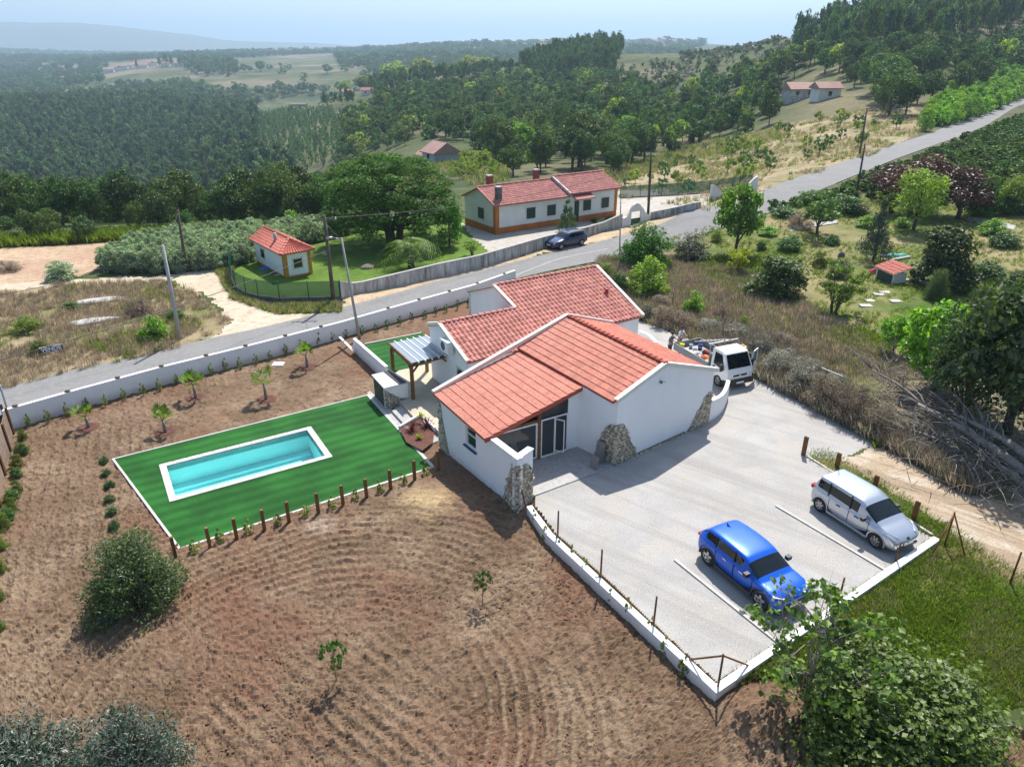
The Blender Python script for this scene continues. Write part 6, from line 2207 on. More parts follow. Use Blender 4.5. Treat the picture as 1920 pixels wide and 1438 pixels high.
M['gap'] = plain('panel_gap', (.004, .006, .012), .8)
def gaps(t, xs, w, z0, z1):
    for s in (-1, 1):
        for x in xs: cb('door_gap', M['gap'], boxes((x, x + .014, s * w - .02, s * w + .0, z0, z1)), t)
def pillars(t, xs, mat, y0, z0, y1, z1):
    for s in (-1, 1):
        for x in xs: cb('pillar', mat, lambda b: b.beam((x, s * y0, z0), (x - .06, s * y1, z1), .045, .07), t)
gaps(t, (-.92, .02, .95), .886, .36, .93)
pillars(t, (-.98, -.02), M['black'], .845, 1.02, .72, 1.41)
for s in (-1, 1):
    cb('side_skirt', M['trim_grey'], boxes((xr + .42, xf - .42, s * .885 - .03, s * .885 + .03, .20, .34)))
    cb('headlight', M['lamp_glass'], lambda b: b.add([(2.06, s * .40, .80), (1.80, s * .80, .88), (1.80, s * .86, .74), (2.04, s * .42, .68), (2.17, s * .42, .77), (1.92, s * .84, .86), (1.92, s * .885, .73), (2.17, s * .46, .66)], [(0, 1, 2, 3), (4, 7, 6, 5), (0, 4, 5, 1), (3, 2, 6, 7), (1, 5, 6, 2), (0, 3, 7, 4)]))
    cb('wing_mirror', M['black'], lambda b: b.add(*[([(.70 + dx, s * (.92 + dy), 1.02 + dz) for dx in (0, .16) for dy in (0, .2) for dz in (0, .15)], [(0, 1, 3, 2), (4, 6, 7, 5), (0, 4, 5, 1), (2, 3, 7, 6), (0, 2, 6, 4), (1, 5, 7, 3)])][0]))
    for x in (-.28, .55):
        cb('door_handle', M['chrome'], boxes((x - .24, x - .06, s * .895 - .012, s * .895 + .012, .84, .87)))
    cb('tail_light', M['tail_red'], boxes((-2.03, -1.86, s * .66 - .12, s * .66 + .12, .92, 1.0)))
cb('grille', M['black'], boxes((2.13, 2.19, -.50, .50, .34, .56)))
cb('number_plate', M['plate'], boxes((2.192, 2.205, -.26, .26, .40, .51)))
cb('number_plate', M['plate'], boxes((-2.075, -2.06, -.26, .26, .62, .73)))
cb('roof_aerial', M['black'], lambda b: b.add([(-1.35, -.02, 1.46), (-1.35, .02, 1.46), (-1.15, 0, 1.50), (-1.40, 0, 1.60)], [(0, 1, 3), (1, 2, 3), (2, 0, 3), (0, 2, 1)]))
cb('bumper', M['trim_grey'], boxes((2.10, 2.17, -.68, .68, .20, .33)))

# silver hatchback, one-box shape
pr, pf = P(1533, 957, 0), P(1638, 1026, 0)
loc, hd_ = place(pr, pf, 1, 1.55)
xr, xf = -1.35, 1.42
st = [(-2.02, .60, .40, .74, .50, .86, 'b'), (-1.96, .76, .32, .92, .58, 1.06, 'b'), (-1.84, .84, .28, 1.00, .60, 1.20, 's'), (-1.66, .865, .28, 1.04, .62, 1.50, 'e'), (-1.60, .87, .30, 1.04, .63, 1.53, 'G'),
      (xr - .34, .88, .34, 1.03, .64, 1.56, 'g'), (xr - .22, .88, .58, 1.02, .645, 1.57, 'g'), (xr + .22, .88, .58, .99, .65, 1.59, 'g'), (xr + .34, .88, .28, .98, .655, 1.595, 'g'), (-.40, .875, .24, .95, .66, 1.60, 'g'),
      (.15, .875, .24, .92, .66, 1.595, 'g'), (.40, .875, .24, .91, .64, 1.54, 'G'), (.48, .875, .24, .905, .635, 1.515, 'e'), (1.38, .88, .58, .90, .74, 1.02, 's'), (xf + .04, .88, .60, .885, .72, .98, 'b'),
      (xf + .22, .88, .56, .86, .71, .93, 'b'), (xf + .34, .875, .30, .84, .69, .89, 'b'), (1.98, .82, .24, .76, .60, .80, 'b'), (2.14, .68, .24, .66, .48, .69, 'b'), (2.19, .56, .28, .56, .40, .58, 'b')]
M['silver_paint'] = paintmat('silver_paint', (.50, .53, .58), .25, .6)
t, mb = car('parked_car', 'silver hatchback parked beside the weedy strip at the far side of the gravel yard', loc, hd_, st, None, M['silver_paint'])
finish_car(t, mb, M['silver_paint'], (xr, xf), 1.55, .33, {}, 7)
gaps(t, (-.95, .02, .98), .864, .34, .88)
pillars(t, (-1.05, .02), M['black'], .825, .96, .70, 1.50)
for s in (-1, 1):
    cb('headlight', M['lamp_glass'], lambda b: b.add([(1.95, s * .46, .76), (1.60, s * .74, .86), (1.70, s * .84, .70), (2.02, s * .50, .62), (2.06, s * .50, .78), (1.66, s * .80, .90), (1.80, s * .885, .70), (2.15, s * .56, .62)], [(0, 1, 2, 3), (4, 7, 6, 5), (0, 4, 5, 1), (3, 2, 6, 7), (1, 5, 6, 2), (0, 3, 7, 4)]), t)
    cb('wing_mirror', M['black'], lambda b: b.add([(.72 + dx, s * (.89 + dy), .95 + dz) for dx in (0, .15) for dy in (0, .2) for dz in (0, .14)], [(0, 1, 3, 2), (4, 6, 7, 5), (0, 4, 5, 1), (2, 3, 7, 6), (0, 2, 6, 4), (1, 5, 7, 3)]), t)
    for x in (-.35, .55):
        cb('door_handle', M['black'], boxes((x - .24, x - .04, s * .88 - .012, s * .88 + .012, .80, .84)), t)
    cb('tail_light', M['tail_red'], boxes((-1.98, -1.80, s * .68 - .12, s * .68 + .12, .86, 1.02)), t)
    cb('side_skirt', M['silver_paint'], boxes((xr + .4, xf - .4, s * .87 - .02, s * .87 + .02, .20, .30)), t)
cb('grille', M['chrome'], lambda b: b.add([(2.02, -.30, .73), (2.02, .30, .73), (2.16, .24, .60), (2.16, -.24, .60), (2.03, -.28, .745), (2.03, .28, .745), (2.18, .23, .60), (2.18, -.23, .60)], [(0, 1, 2, 3), (4, 7, 6, 5), (0, 4, 5, 1), (3, 2, 6, 7), (1, 5, 6, 2), (0, 3, 7, 4)]), t)
cb('badge', M['black'], lambda b: b.tube([(2.13, 0, .655), (2.17, 0, .67)], .06, 10), t)
cb('air_intake', M['black'], boxes((2.10, 2.21, -.55, .55, .30, .40)), t)
cb('number_plate', M['plate'], boxes((2.20, 2.225, -.26, .26, .42, .53)), t)
cb('roof_aerial', M['black'], lambda b: b.tube([(-1.35, 0, 1.57), (-1.55, 0, 1.98)], .010, 5), t)

# dark blue estate on the street
pr, pf = P(1092, 461, 0), P(1050, 470, 0)
loc, hd_ = place(pr, pf, -1, 1.55)
loc = (loc[0], loc[1], base1(loc[0], loc[1]) + .01)
xr, xf = -1.38, 1.36
st = [(-2.30, .62, .42, .74, .52, .86, 'b'), (-2.24, .78, .32, .92, .60, 1.00, 'b'), (-2.14, .84, .28, .96, .60, 1.10, 's'), (-1.86, .86, .28, .98, .62, 1.42, 'e'), (-1.80, .87, .28, .98, .63, 1.44, 'G'),
      (xr - .34, .88, .32, .97, .64, 1.46, 'g'), (xr - .22, .88, .58, .97, .645, 1.465, 'g'), (xr + .22, .88, .58, .96, .65, 1.475, 'g'), (xr + .34, .88, .28, .955, .655, 1.48, 'g'), (-.30, .875, .24, .94, .66, 1.48, 'g'),
      (.20, .875, .24, .93, .64, 1.44, 'G'), (.28, .875, .24, .93, .635, 1.42, 'e'), (1.00, .88, .30, .92, .72, .98, 's'), (xf - .22, .88, .58, .91, .72, .96, 'b'),
      (xf + .22, .88, .58, .86, .71, .90, 'b'), (xf + .34, .875, .30, .84, .69, .87, 'b'), (2.05, .82, .24, .76, .60, .80, 'b'), (2.24, .68, .24, .66, .48, .69, 'b'), (2.30, .56, .28, .56, .40, .58, 'b')]
M['navy_paint'] = paintmat('navy_paint', (.008, .018, .075), .2, .4)
t, mb = car('parked_car', 'dark blue estate car parked on the street by the old garden wall', loc, hd_, st, None, M['navy_paint'])
finish_car(t, mb, M['navy_paint'], (xr, xf), 1.55, .32, {}, 7)
for s in (-1, 1):
    cb('headlight', M['lamp_glass'], boxes((2.10, 2.18, s * .60 - .16, s * .60 + .16, .60, .70)), t)
    cb('wing_mirror', M['navy_paint'], boxes((.45, .58, s * .98 - .09, s * .98 + .09, .95, 1.07)), t)
    cb('roof_rail', M['chrome'], boxes((-1.75, .0, s * .60 - .015, s * .60 + .015, 1.47, 1.50)), t)
cb('number_plate', M['plate'], boxes((2.30, 2.32, -.26, .26, .42, .53)), t)

# ------------------------------------------------------------------ flatbed truck
fr_ = P(1361, 727, .25); fl_ = P(1413, 721, .25)
yv = (xy(fl_) - xy(fr_)); Wt = yv.length; yv.normalize(); xv = Vector((yv.y, -yv.x))
bdir = (xy(P(1330, 687.5, .75)) - xy(P(1273, 654, .75))).normalized()
hd_ = math.atan2(bdir.y, bdir.x)
xv = Vector((math.cos(hd_), math.sin(hd_))); yv = Vector((-xv.y, xv.x))
mid = xy(fr_) + yv * .93
ctr_ = mid - xv * 2.35
tr_ = thing('flatbed_truck', 'white flatbed truck loaded with building tools, its far door open', 'truck', (ctr_.x, ctr_.y, 0), hd_)
M['truck_white'] = plain('truck_white', (.72, .74, .74), .3, 0, .5, .5)
M['truck_grey'] = plain('truck_bed_grey', (.25, .27, .28), .5, .3)
cabv = MB()
# cab: side profile extruded across, slightly narrower at the roof
prof = [(.72, .52), (2.12, .52), (2.30, .62), (2.33, 1.00), (2.22, 1.30), (1.80, 2.08), (1.55, 2.17), (.80, 2.17), (.72, 2.08)]
nP = len(prof)
def cw_(z): return .92 - max(0, z - 1.2) * .10
vs = [(x, -cw_(z), z) for x, z in prof] + [(x, cw_(z), z) for x, z in prof]
cabv.add(vs, [tuple(range(nP)), tuple(reversed(range(nP, 2 * nP)))] + [(i, nP + i, nP + (i + 1) % nP, (i + 1) % nP) for i in range(nP)])
cabo = cabv.build('cab', M['truck_white'], tr_, True)
bv = cabo.modifiers.new('b', 'BEVEL'); bv.width = .05; bv.segments = 3
def tb_(name, mat, fn): return cb(name, mat, fn, tr_)
tb_('windscreen', M['glass_car'], lambda b: b.add([(2.235, -.80, 1.30), (2.235, .80, 1.30), (1.84, .74, 2.03), (1.84, -.74, 2.03), (2.20, -.80, 1.30), (2.20, .80, 1.30), (1.80, .74, 2.03), (1.80, -.74, 2.03)], [(0, 1, 2, 3), (7, 6, 5, 4), (0, 4, 5, 1), (3, 2, 6, 7), (0, 3, 7, 4), (1, 5, 6, 2)]))
tb_('side_window', M['glass_car'], lambda b: b.add([(1.02, -.925, 1.28), (1.95, -.925, 1.16), (1.62, -.86, 1.98), (1.02, -.86, 1.98), (1.02, -.90, 1.28), (1.95, -.90, 1.16), (1.62, -.84, 1.98), (1.02, -.84, 1.98)], [(0, 1, 2, 3), (7, 6, 5, 4), (0, 4, 5, 1), (3, 2, 6, 7), (0, 3, 7, 4), (1, 5, 6, 2)]))
tb_('cab_opening', M['black'], boxes((1.02, 1.95, .86, .935, .62, 1.95)))
tb_('grille', M['black'], boxes((2.32, 2.345, -.48, .48, .82, .93)))
tb_('badge', M['chrome'], lambda b: b.add([(2.35, 0, .80), (2.35, .06, .875), (2.35, 0, .95), (2.35, -.06, .875)], [(0, 1, 2, 3)]))
tb_('bumper', M['black'], boxes((2.05, 2.42, -.96, .96, .34, .62)))
tb_('number_plate', M['plate'], boxes((2.422, 2.435, -.26, .26, .40, .51)))
for s in (-1, 1):
    tb_('headlight', M['lamp_glass'], boxes((2.24, 2.335, s * .76 - .11, s * .76 + .11, .66, 1.0)))
    tb_('mirror', M['black'], boxes((1.90, 2.0, s * 1.10 - .09, s * 1.10 + .09, 1.15, 1.55)))
tb_('door_handle', M['black'], boxes((1.0, 1.16, -.945, -.92, 1.08, 1.16)))
for x in (1.55, -1.6):
    for s in (-1, 1):
        wheel(tr_, x, s * .80, .36, .24, s, 6)
tb_('chassis', M['black'], boxes((-2.6, 1.9, -.35, .35, .45, .62)))
tb_('fuel_tank', M['truck_grey'], boxes((-.6, .4, -.85, -.4, .35, .65)))
# open door on the far (left) side
dh = Vector((1.98, .93, 0)); da = math.radians(62)
dd3 = Vector((-math.cos(da), math.sin(da), 0)); nn3 = Vector((math.sin(da), math.cos(da), 0)) * .04
def dp(s, z, k=0): return dh + dd3 * s + nn3 * k + Vector((0, 0, z))
do = MB()
o4 = [(0, .62), (.98, .62), (.98, 1.2), (0, 1.1)]
do.add([dp(a, z) for a, z in o4] + [dp(a, z, 1) for a, z in o4], [(0, 1, 2, 3), (7, 6, 5, 4), (0, 4, 5, 1), (1, 5, 6, 2), (2, 6, 7, 3), (3, 7, 4, 0)])
for a, b_ in (((.0, 1.1), (.35, 1.95)), ((.35, 1.95), (.95, 1.97)), ((.95, 1.97), (.96, 1.2))):
    do.beam(dp(*a, .5), dp(*b_, .5), .05, .06)
dob = do.build('open_door', M['truck_white'], tr_, True)
MB().poly([dp(.03, 1.12, .5), dp(.95, 1.2, .5), dp(.93, 1.95, .5), dp(.36, 1.93, .5)]).build('door_glass', plain('door_glass', (.10, .13, .15), .05), dob, True)
# flat bed with drop sides
bx0, bx1 = -2.75, .62
tb_('bed_floor', M['truck_grey'], boxes((bx0, bx1, -.98, .98, .74, .80)))
for nm, q in (('bed_side', (bx0, bx1, -1.02, -.985, .72, 1.18)), ('bed_side', (bx0, bx1, .985, 1.02, .72, 1.18)), ('tailboard', (bx0 - .035, bx0 - .003, -1.0, 1.0, .72, 1.18)), ('headboard', (bx1 + .003, bx1 + .04, -.98, .98, .80, 1.75))):
    tb_(nm, M['truck_grey'], boxes(q))
for s in (-1, 1):
    tb_('rack_post', M['metal'], boxes((bx1 - .04, bx1, s * .93 - .025, s * .93 + .025, 1.18, 2.3)))
tb_('rack_bar', M['metal'], boxes((bx1 - .06, bx1 + .02, -1.05, 1.05, 2.3, 2.35)))
Tm = Matrix.Translation((ctr_.x, ctr_.y, 0)) @ Matrix.Rotation(hd_, 4, 'Z')
def on_truck(x, y, z): return Tm @ Vector((x, y, z))
# ladder on the rack
la = thing('ladder', 'aluminium ladder lying over the truck bed and rack', 'ladder', on_truck(-.8, .1, 1.2), hd_)
A0, A1 = Vector((-1.1, 0, .22)), Vector((1.45, .15, 1.20))
dl = (A1 - A0).normalized(); sd = Vector((0, 1, 0))
for s in (-.19, .19):
    MB().beam(A0 + sd * s, A1 + sd * s, .03, .08).build('rail', M['alu'], la, True)
for k in range(8):
    c = A0.lerp(A1, (k + .6) / 8.3)
    MB().beam(c - sd * .19, c + sd * .19, .035, .035).build('rung', M['alu'], la, True)
# tools in the bed
def lathe(b, prof, n=14, m=0):
    vs = [(math.cos(2 * math.pi * k / n) * r, math.sin(2 * math.pi * k / n) * r, z) for r, z in prof for k in range(n)]
    b.add(vs, [(i * n + k, i * n + (k + 1) % n, (i + 1) * n + (k + 1) % n, (i + 1) * n + k) for i in range(len(prof) - 1) for k in range(n)] + [tuple(reversed(range(n))), tuple(range((len(prof) - 1) * n, len(prof) * n))], m, True)
    return b
def bucket(x, y, c, label, r=.15, h=.3, z=.81):
    b = lathe(MB(), [(r * .8, 0), (r, h), (r * .93, h), (r * .75, h * .25)])
    o = b.build('bucket', plain('bucket_' + label.split()[0], c, .5)); o.location = on_truck(x, y, z); return tag(o, label, 'bucket')
bucket(-2.45, -.62, (.75, .68, .03), 'yellow bucket at the tail corner of the truck bed', .16, .34)
bucket(-1.75, -.15, (.75, .76, .78), 'white bucket in the middle of the truck bed')
bucket(-2.0, .45, (.03, .07, .35), 'blue bucket by the far side of the truck bed', .16)
bucket(-2.35, .0, (.5, .52, .55), 'grey bucket near the tailboard of the truck', .12, .25)
def tool(x0, y0, z0, x1, y1, z1, r, c, label, cat='tool'):
    b = MB().tube([on_truck(x0, y0, z0), on_truck(x1, y1, z1)], r, 7); b.tube([on_truck(x1, y1, z1), on_truck(x1 + .02, y1 + .16, z1)], r * 1.6, 6)
    return tag(b.build('tool', plain('tool_' + label.split()[0], c, .6)), label, cat)
tool(-2.2, -.85, .95, .2, -.6, .92, .03, (.45, .05, .02), 'red pole lying along the near side of the truck bed')
tool(-1.9, -.7, .90, .3, -.45, 1.0, .025, (.55, .10, .06), 'orange-red pole beside the red one in the truck bed')
tool(-2.4, .2, .95, .1, .5, 1.1, .02, (.30, .18, .08), 'wooden tool handle lying across the truck bed')
def lump(x, y, z, sx, sy, sz, c, label, cat, seed):
    bm = bmesh.new(); bmesh.ops.create_icosphere(bm, subdivisions=2, radius=1)
    r_ = random.Random(seed)
    for v in bm.verts:
        k = r_.uniform(.85, 1.12); v.co = Vector((v.co.x * sx * k, v.co.y * sy * k, max(v.co.z, -.4) * sz * k))
    me = bpy.data.meshes.new(cat); bm.to_mesh(me); bm.free(); me.materials.append(plain('stuff_' + label.split()[0], c, .8))
    o = link(cat.replace(' ', '_'), me, None, on_truck(x, y, z), (0, 0, hd_)); return tag(o, label, cat)
lump(-.5, -.25, .90, .38, .26, .14, (.60, .16, .05), 'orange sack lying in the truck bed behind the cab', 'sack', 3)
lump(.15, -.55, .92, .30, .22, .14, (.62, .42, .22), 'tan sack against the headboard of the truck bed', 'sack', 4)
lump(-1.1, .25, .92, .32, .25, .18, (.22, .05, .04), 'brown-red crate cloth under the ladder on the truck', 'cloth', 5)
lump(-1.35, -.45, .90, .22, .28, .12, (.62, .62, .62), 'white coiled hose in the truck bed', 'hose', 6)
lump(.25, .35, .95, .22, .35, .16, (.04, .045, .05), 'black bag behind the cab of the truck', 'bag', 7)

# ------------------------------------------------------------------ people
SKIN = plain('skin', (.42, .24, .16), .6)
def skinned(name, pts, edges, mat, parent, sub=1):
    me = bpy.data.meshes.new(name); me.from_pydata([p[:3] for p in pts], edges, [])
    o = bpy.data.objects.new(name, me); COL.objects.link(o)
    md = o.modifiers.new('k', 'SKIN'); md2 = o.modifiers.new('s', 'SUBSURF'); md2.levels = sub; md2.render_levels = sub
    for i, p in enumerate(pts): me.skin_vertices[0].data[i].radius = (p[3], p[4] if len(p) > 4 else p[3])
    me.skin_vertices[0].data[0].use_root = True
    dg = bpy.context.evaluated_depsgraph_get()
    ev = bpy.data.meshes.new_from_object(o.evaluated_get(dg)); bpy.data.objects.remove(o)
    ev.materials.clear(); ev.materials.append(mat); ev.name = name
    for p in ev.polygons: p.use_smooth = True
    return link(name, ev, parent)


def person(loc, rot, label, shirt, trousers, hair, arms, lean=0.0, hat=False):
    """arms: hand targets (left, right) in body space, x forward"""
    t = thing('person', label, 'person', loc, rot)
    L = lean
    pts = [(0, 0, .95, .12, .15), (L * .3, 0, 1.18, .11, .14), (L * .7, 0, 1.40, .12, .17), (L * .85, 0, 1.50, .055), (L, 0, 1.58, .055), (L + .01, 0, 1.66, .085, .075), (L + .01, 0, 1.74, .07),
           (0, .09, .90, .09), (.02, .11, .50, .062), (0, .12, .10, .042), (.12, .12, .04, .038), (0, -.09, .90, .09), (.02, -.11, .50, .062), (-.02, -.12, .10, .042), (.10, -.12, .04, .038)]
    ed = [(0, 1), (1, 2), (2, 3), (3, 4), (4, 5), (5, 6), (0, 7), (7, 8), (8, 9), (9, 10), (0, 11), (11, 12), (12, 13), (13, 14)]
    ap = []
    for s, h_ in ((1, arms[0]), (-1, arms[1])):
        sh = (L * .75, s * .17, 1.42); el = ((sh[0] + h_[0]) / 2 - .03, (sh[1] + h_[1]) / 2 + s * .05, (sh[2] + h_[2]) / 2 - .06)
        n = len(pts)
        wr = tuple(lerp(h_[i], el[i], .14) for i in range(3))
        pts += [(*sh, .055), (*el, .042), (*wr, .028), (*h_, .036, .02)]
        tip = Vector(h_) + (Vector(h_) - Vector(el)).normalized() * .08
        pts.append((*tip, .022, .012))
        ed += [(2, n), (n, n + 1), (n + 1, n + 2), (n + 2, n + 3), (n + 3, n + 4)]
        ap.append((sh, el))
    skinned('body', pts, ed, SKIN, t)
    sp_ = [(0, 0, .92, .135, .165), (L * .3, 0, 1.18, .13, .16), (L * .7, 0, 1.40, .135, .19), (L * .78, 0, 1.46, .08, .12)]
    se = [(0, 1), (1, 2), (2, 3)]
    for sh, el in ap:
        n = len(sp_); m_ = tuple(lerp(sh[i], el[i], .75) for i in range(3))
        sp_ += [(*sh, .075), (*m_, .066)]; se += [(2, n), (n, n + 1)]
    skinned('shirt', sp_, se, shirt, t)
    tp_ = [(0, 0, .97, .135, .165), (0, .09, .88, .105), (.02, .11, .50, .08), (0, .12, .12, .065), (0, -.09, .88, .105), (.02, -.11, .50, .08), (-.02, -.12, .12, .065)]
    skinned('trousers', tp_, [(0, 1), (1, 2), (2, 3), (0, 4), (4, 5), (5, 6)], trousers, t)
    b = MB()
    if hat:
        lathe(b, [(.25, 1.74), (.245, 1.755), (.11, 1.765), (.10, 1.86), (.05, 1.88)], 18)
        b.v = [(x + L, y, z) for x, y, z in b.v]
        b.build('straw_hat', plain('straw_hat', (.62, .42, .22), .9), t, True)
    else:
        lathe(b, [(.092, 1.66), (.102, 1.72), (.085, 1.79), (.03, 1.815)], 12)
        b.v = [(x + L - .015, y, z) for x, y, z in b.v]
        b.build('hair', hair, t, True)
    nb = MB().box(L + .09, L + .115, -.012, .012, 1.655, 1.69)
    nb.build('nose', SKIN, t, True)
    return t


BLK = plain('dark_hair', (.015, .012, .01), .7)
p = P(1272, 660, 0)
person((p.x, p.y, 0), hd_ + .3, 'person in a white shirt and black trousers reaching over the tail of the truck', plain('white_shirt', (.68, .68, .72), .9), plain('black_trousers', (.02, .02, .025), .9), BLK, ((.45, .10, 1.22), (.42, -.12, 1.2)), .12)
p = P(1254, 671, 0)
person((p.x, p.y, 0), hd_ + .5, 'person in a dark grey shirt behind the house roof, handing something to the truck', plain('grey_shirt', (.10, .12, .13), .9), plain('grey_trousers', (.06, .06, .07), .9), BLK, ((.55, .05, 1.35), (.50, -.15, 1.28)), .10)
p = on_truck(.6, 1.55, 0)
person((p.x, p.y, 0), hd_ - 1.8, 'person in a straw hat standing on the far side of the truck', plain('brown_shirt', (.16, .10, .07), .9), plain('dark_trousers', (.04, .04, .05), .9), BLK, ((.30, .16, 1.1), (.32, -.16, 1.1)), .06, hat=True)
# ------------------------------------------------------------------ neighbour's house
def lframe(o, ex):
    """place local (x along, y back, z) into the world from corner o, x axis direction ex"""
    ex = Vector((ex[0], ex[1], 0)).normalized(); ey = Vector((-ex.y, ex.x, 0))
    return lambda x, y, z: Vector((o.x + ex.x * x + ey.x * y, o.y + ex.y * x + ey.y * y, o.z + z))


def lbox(f, x0, x1, y0, y1, z0, z1):
    b = MB()
    vs = [f(x, y, z) for z in (z0, z1) for x, y in ((x0, y0), (x1, y0), (x1, y1), (x0, y1))]
    return b.add(vs, [(3, 2, 1, 0), (4, 5, 6, 7), (0, 1, 5, 4), (1, 2, 6, 5), (2, 3, 7, 6), (3, 0, 4, 7)])


def window(f, parent, x, z, w, h, face='front', shut='shutter', fr='trim', y=0.0):
    def g(a0, a1, o0, o1, z0, z1):
        return lbox(f, a0, a1, -o1, -o0, z0, z1) if face == 'front' else lbox(f, -o1, -o0, a0, a1, z0, z1)
    wo = g(x - w / 2 - .14, x + w / 2 + .14, .0, .03, z - .14, z + h + .14).build('window', M[fr], parent)
    g(x - w / 2, x + w / 2, .031, .05, z, z + h).build('shutter', M[shut], wo)
    return wo


TILE_OLD = tile_mesh('roof_tile_old', 1, .07, M['tile_old'], 5)
S = P(929.6, 439.6, .1); E_ = P(1154.6, 401, .35)
f = lframe(S, E_ - S); Lx = (xy(E_) - xy(S)).length
Wb = P(877, 425, .1); Dy = 6.4
nb = thing('neighbour_house', 'long single-storey white house with ochre base band and pink tiled roof across the street', 'house', tuple(S))
He = hgt(S, 384) - S.z; He = max(2.9, min(3.3, He))
hw = MB()
for (x0, x1, e) in ((0, Lx * .575, He), (Lx * .575, Lx, He + .25)):
    rz = e + 1.25
    pr_ = [f(x0, 0, -.5), f(x1, 0, -.5), f(x1, 0, e), f(x1, Dy / 2, rz), f(x1, Dy, e), f(x1, Dy, -.5), f(x0, Dy, -.5), f(x0, Dy, e), f(x0, Dy / 2, rz), f(x0, 0, e)]
    hw.add(pr_, [(0, 1, 2, 9), (1, 5, 4, 3, 2), (5, 6, 7, 4), (6, 0, 9, 8, 7), (9, 2, 3, 8), (3, 4, 7, 8)])
hw.build('wall', M['plaster_house'], nb)
for q in ((-.03, Lx + .03, -.03, 0, -.5, .62), (-.03, 0, 0, Dy, -.5, .62), (Lx, Lx + .03, 0, Dy, -.5, .62), (-.04, .42, -.045, -.031, .62, He - .05), (-.045, -.031, -.04, .42, .62, He - .05), (Lx - .35, Lx + .04, -.045, -.031, .62, He + .1), (Lx + .031, Lx + .045, -.04, .4, .62, He + .1)):
    lbox(f, *q).build('ochre_band', M['ochre'], nb)
for (x0, x1, e, c_) in ((-.35, Lx * .575, He, 30), (Lx * .575 + .02, Lx + .45, He + .25, 23)):
    rz = e + 1.30
    a, b_, c2, d2 = f(x0, -.35, e - .08), f(x1, -.35, e - .08), f(x0, Dy / 2, rz), f(x1, Dy / 2, rz)
    under(nb, [a, b_, d2, c2], .1, M['tile_old']); tile_grid(nb, a, b_, c2, d2, c_, 11, TILE_OLD, name='roof_tile')
    a2, b2 = f(x0, Dy + .35, e - .08), f(x1, Dy + .35, e - .08)
    under(nb, [b2, a2, c2, d2], .1, M['tile_old'])
    ridge_caps(nb, c2 + up3, d2 + up3, .8, .3, M['tile_old'])
    MB().beam(a + Vector((0, 0, .07)), c2 + Vector((0, 0, .07)), .2, .12).build('verge', M['tile_old'] if x0 < 0 else M['plaster_old'], nb)
for xf_, ww, zz in ((.27, 1.15, 1.15), (.435, 1.15, 1.15), (.735, 1.1, 1.15), (.895, 1.1, 1.15)):
    window(f, nb, Lx * xf_, zz, ww, 1.15)
window(f, nb, 2.9, 1.15, 1.2, 1.15, 'side')
lbox(f, Lx * .627, Lx * .665, -.05, -.0, 0.1, 2.35).build('door', M['shutter'], nb)
pa, pb = f(Lx * .60, -1.0, He - .35), f(Lx * .76, -1.0, He - .35); pc_, pd = f(Lx * .60, 0, He + .02), f(Lx * .76, 0, He + .02)
under(nb, [pa, pb, pd, pc_], .12, M['tile_old'], 'porch_roof')
for (x, y, z0, z1, s_, mt) in ((.55, .45, He - .3, He + 1.55, .55, 'concrete_dark'), (2.3, 5.0, He, He + 1.95, .55, 'brick'), (8.0, 4.2, He + .4, He + 2.2, .55, 'brick')):
    if 'brick' not in M: M['brick'] = surf('chimney_brick', (.24, .085, .06), (.18, .06, .045), 4, .9)
    c_ = lbox(f, x, x + s_, y, y + s_, z0, z1).build('chimney', M[mt], nb)
    lbox(f, x - .06, x + s_ + .06, y - .06, y + s_ + .06, z1 + .002, z1 + .12).build('chimney_cap', M['concrete'], c_)

# ------------------------------------------------------------------ little white hut with yellow ochre corners
S = P(537, 526, -.2); E_ = P(586.5, 516.5, -.2); B_ = P(496, 492, -.2)
f = lframe(S, E_ - S); Lx = (xy(E_) - xy(S)).length; Dy = (xy(B_) - xy(S)).length * .98
hut = thing('hut', 'small white hut with ochre corners and a red tiled hipped roof inside the green fence', 'hut', tuple(S))
Hh = 2.35
lbox(f, 0, Lx, 0, Dy, -.3, Hh).build('wall', M['plaster'], hut)
for q in ((-.02, Lx + .02, -.025, 0, -.3, .32), (-.025, 0, 0, Dy, -.3, .32), (-.03, .3, -.04, -.026, .32, Hh), (-.04, -.026, -.03, .3, .32, Hh), (Lx - .3, Lx + .03, -.04, -.026, .32, Hh), (Lx, Lx + .025, 0, Dy, -.3, .32), (Lx + .026, Lx + .04, 0, .3, .32, Hh)):
    lbox(f, *q).build('ochre_band', M['ochre2'], hut)
window(f, hut, Lx / 2, .95, .75, .75, 'front', 'glass_dark'); window(f, hut, Dy * .72, 1.0, .8, .75, 'side', 'glass_dark')
o_ = .35; ap = 1.35; rz = Hh + .85
e00, e10, e11, e01 = f(-o_, -o_, Hh), f(Lx + o_, -o_, Hh), f(Lx + o_, Dy + o_, Hh), f(-o_, Dy + o_, Hh)
r0, r1 = f(Lx / 2, ap, rz), f(Lx / 2, Dy + o_, rz)
M['tile_hut'] = surf('hut_tile', (.52, .16, .11), (.44, .12, .085), 2, .7)
TH = tile_mesh('hut_tile', 1, .09, M['tile_hut'], 7)
for pts in ([e01, e00, r0, r1], [e00, e10, r0], [e10, e11, r1, r0]): under(hut, pts, .08, M['tile_hut'])
tile_grid(hut, e01, e00, r1, r0, 16, 6, TH); tile_grid(hut, e00, e10, r0, r0 + (e10 - e00) * .01, 12, 6, TH); tile_grid(hut, e10, e11, r0, r1, 16, 6, TH)
for a, b_ in ((e00, r0), (e10, r0), (r0, r1)): ridge_caps(hut, a + up3, b_ + up3, .4, .24, M['tile_hut'])
ch_ = f(.5, 2.6, Hh + .2)
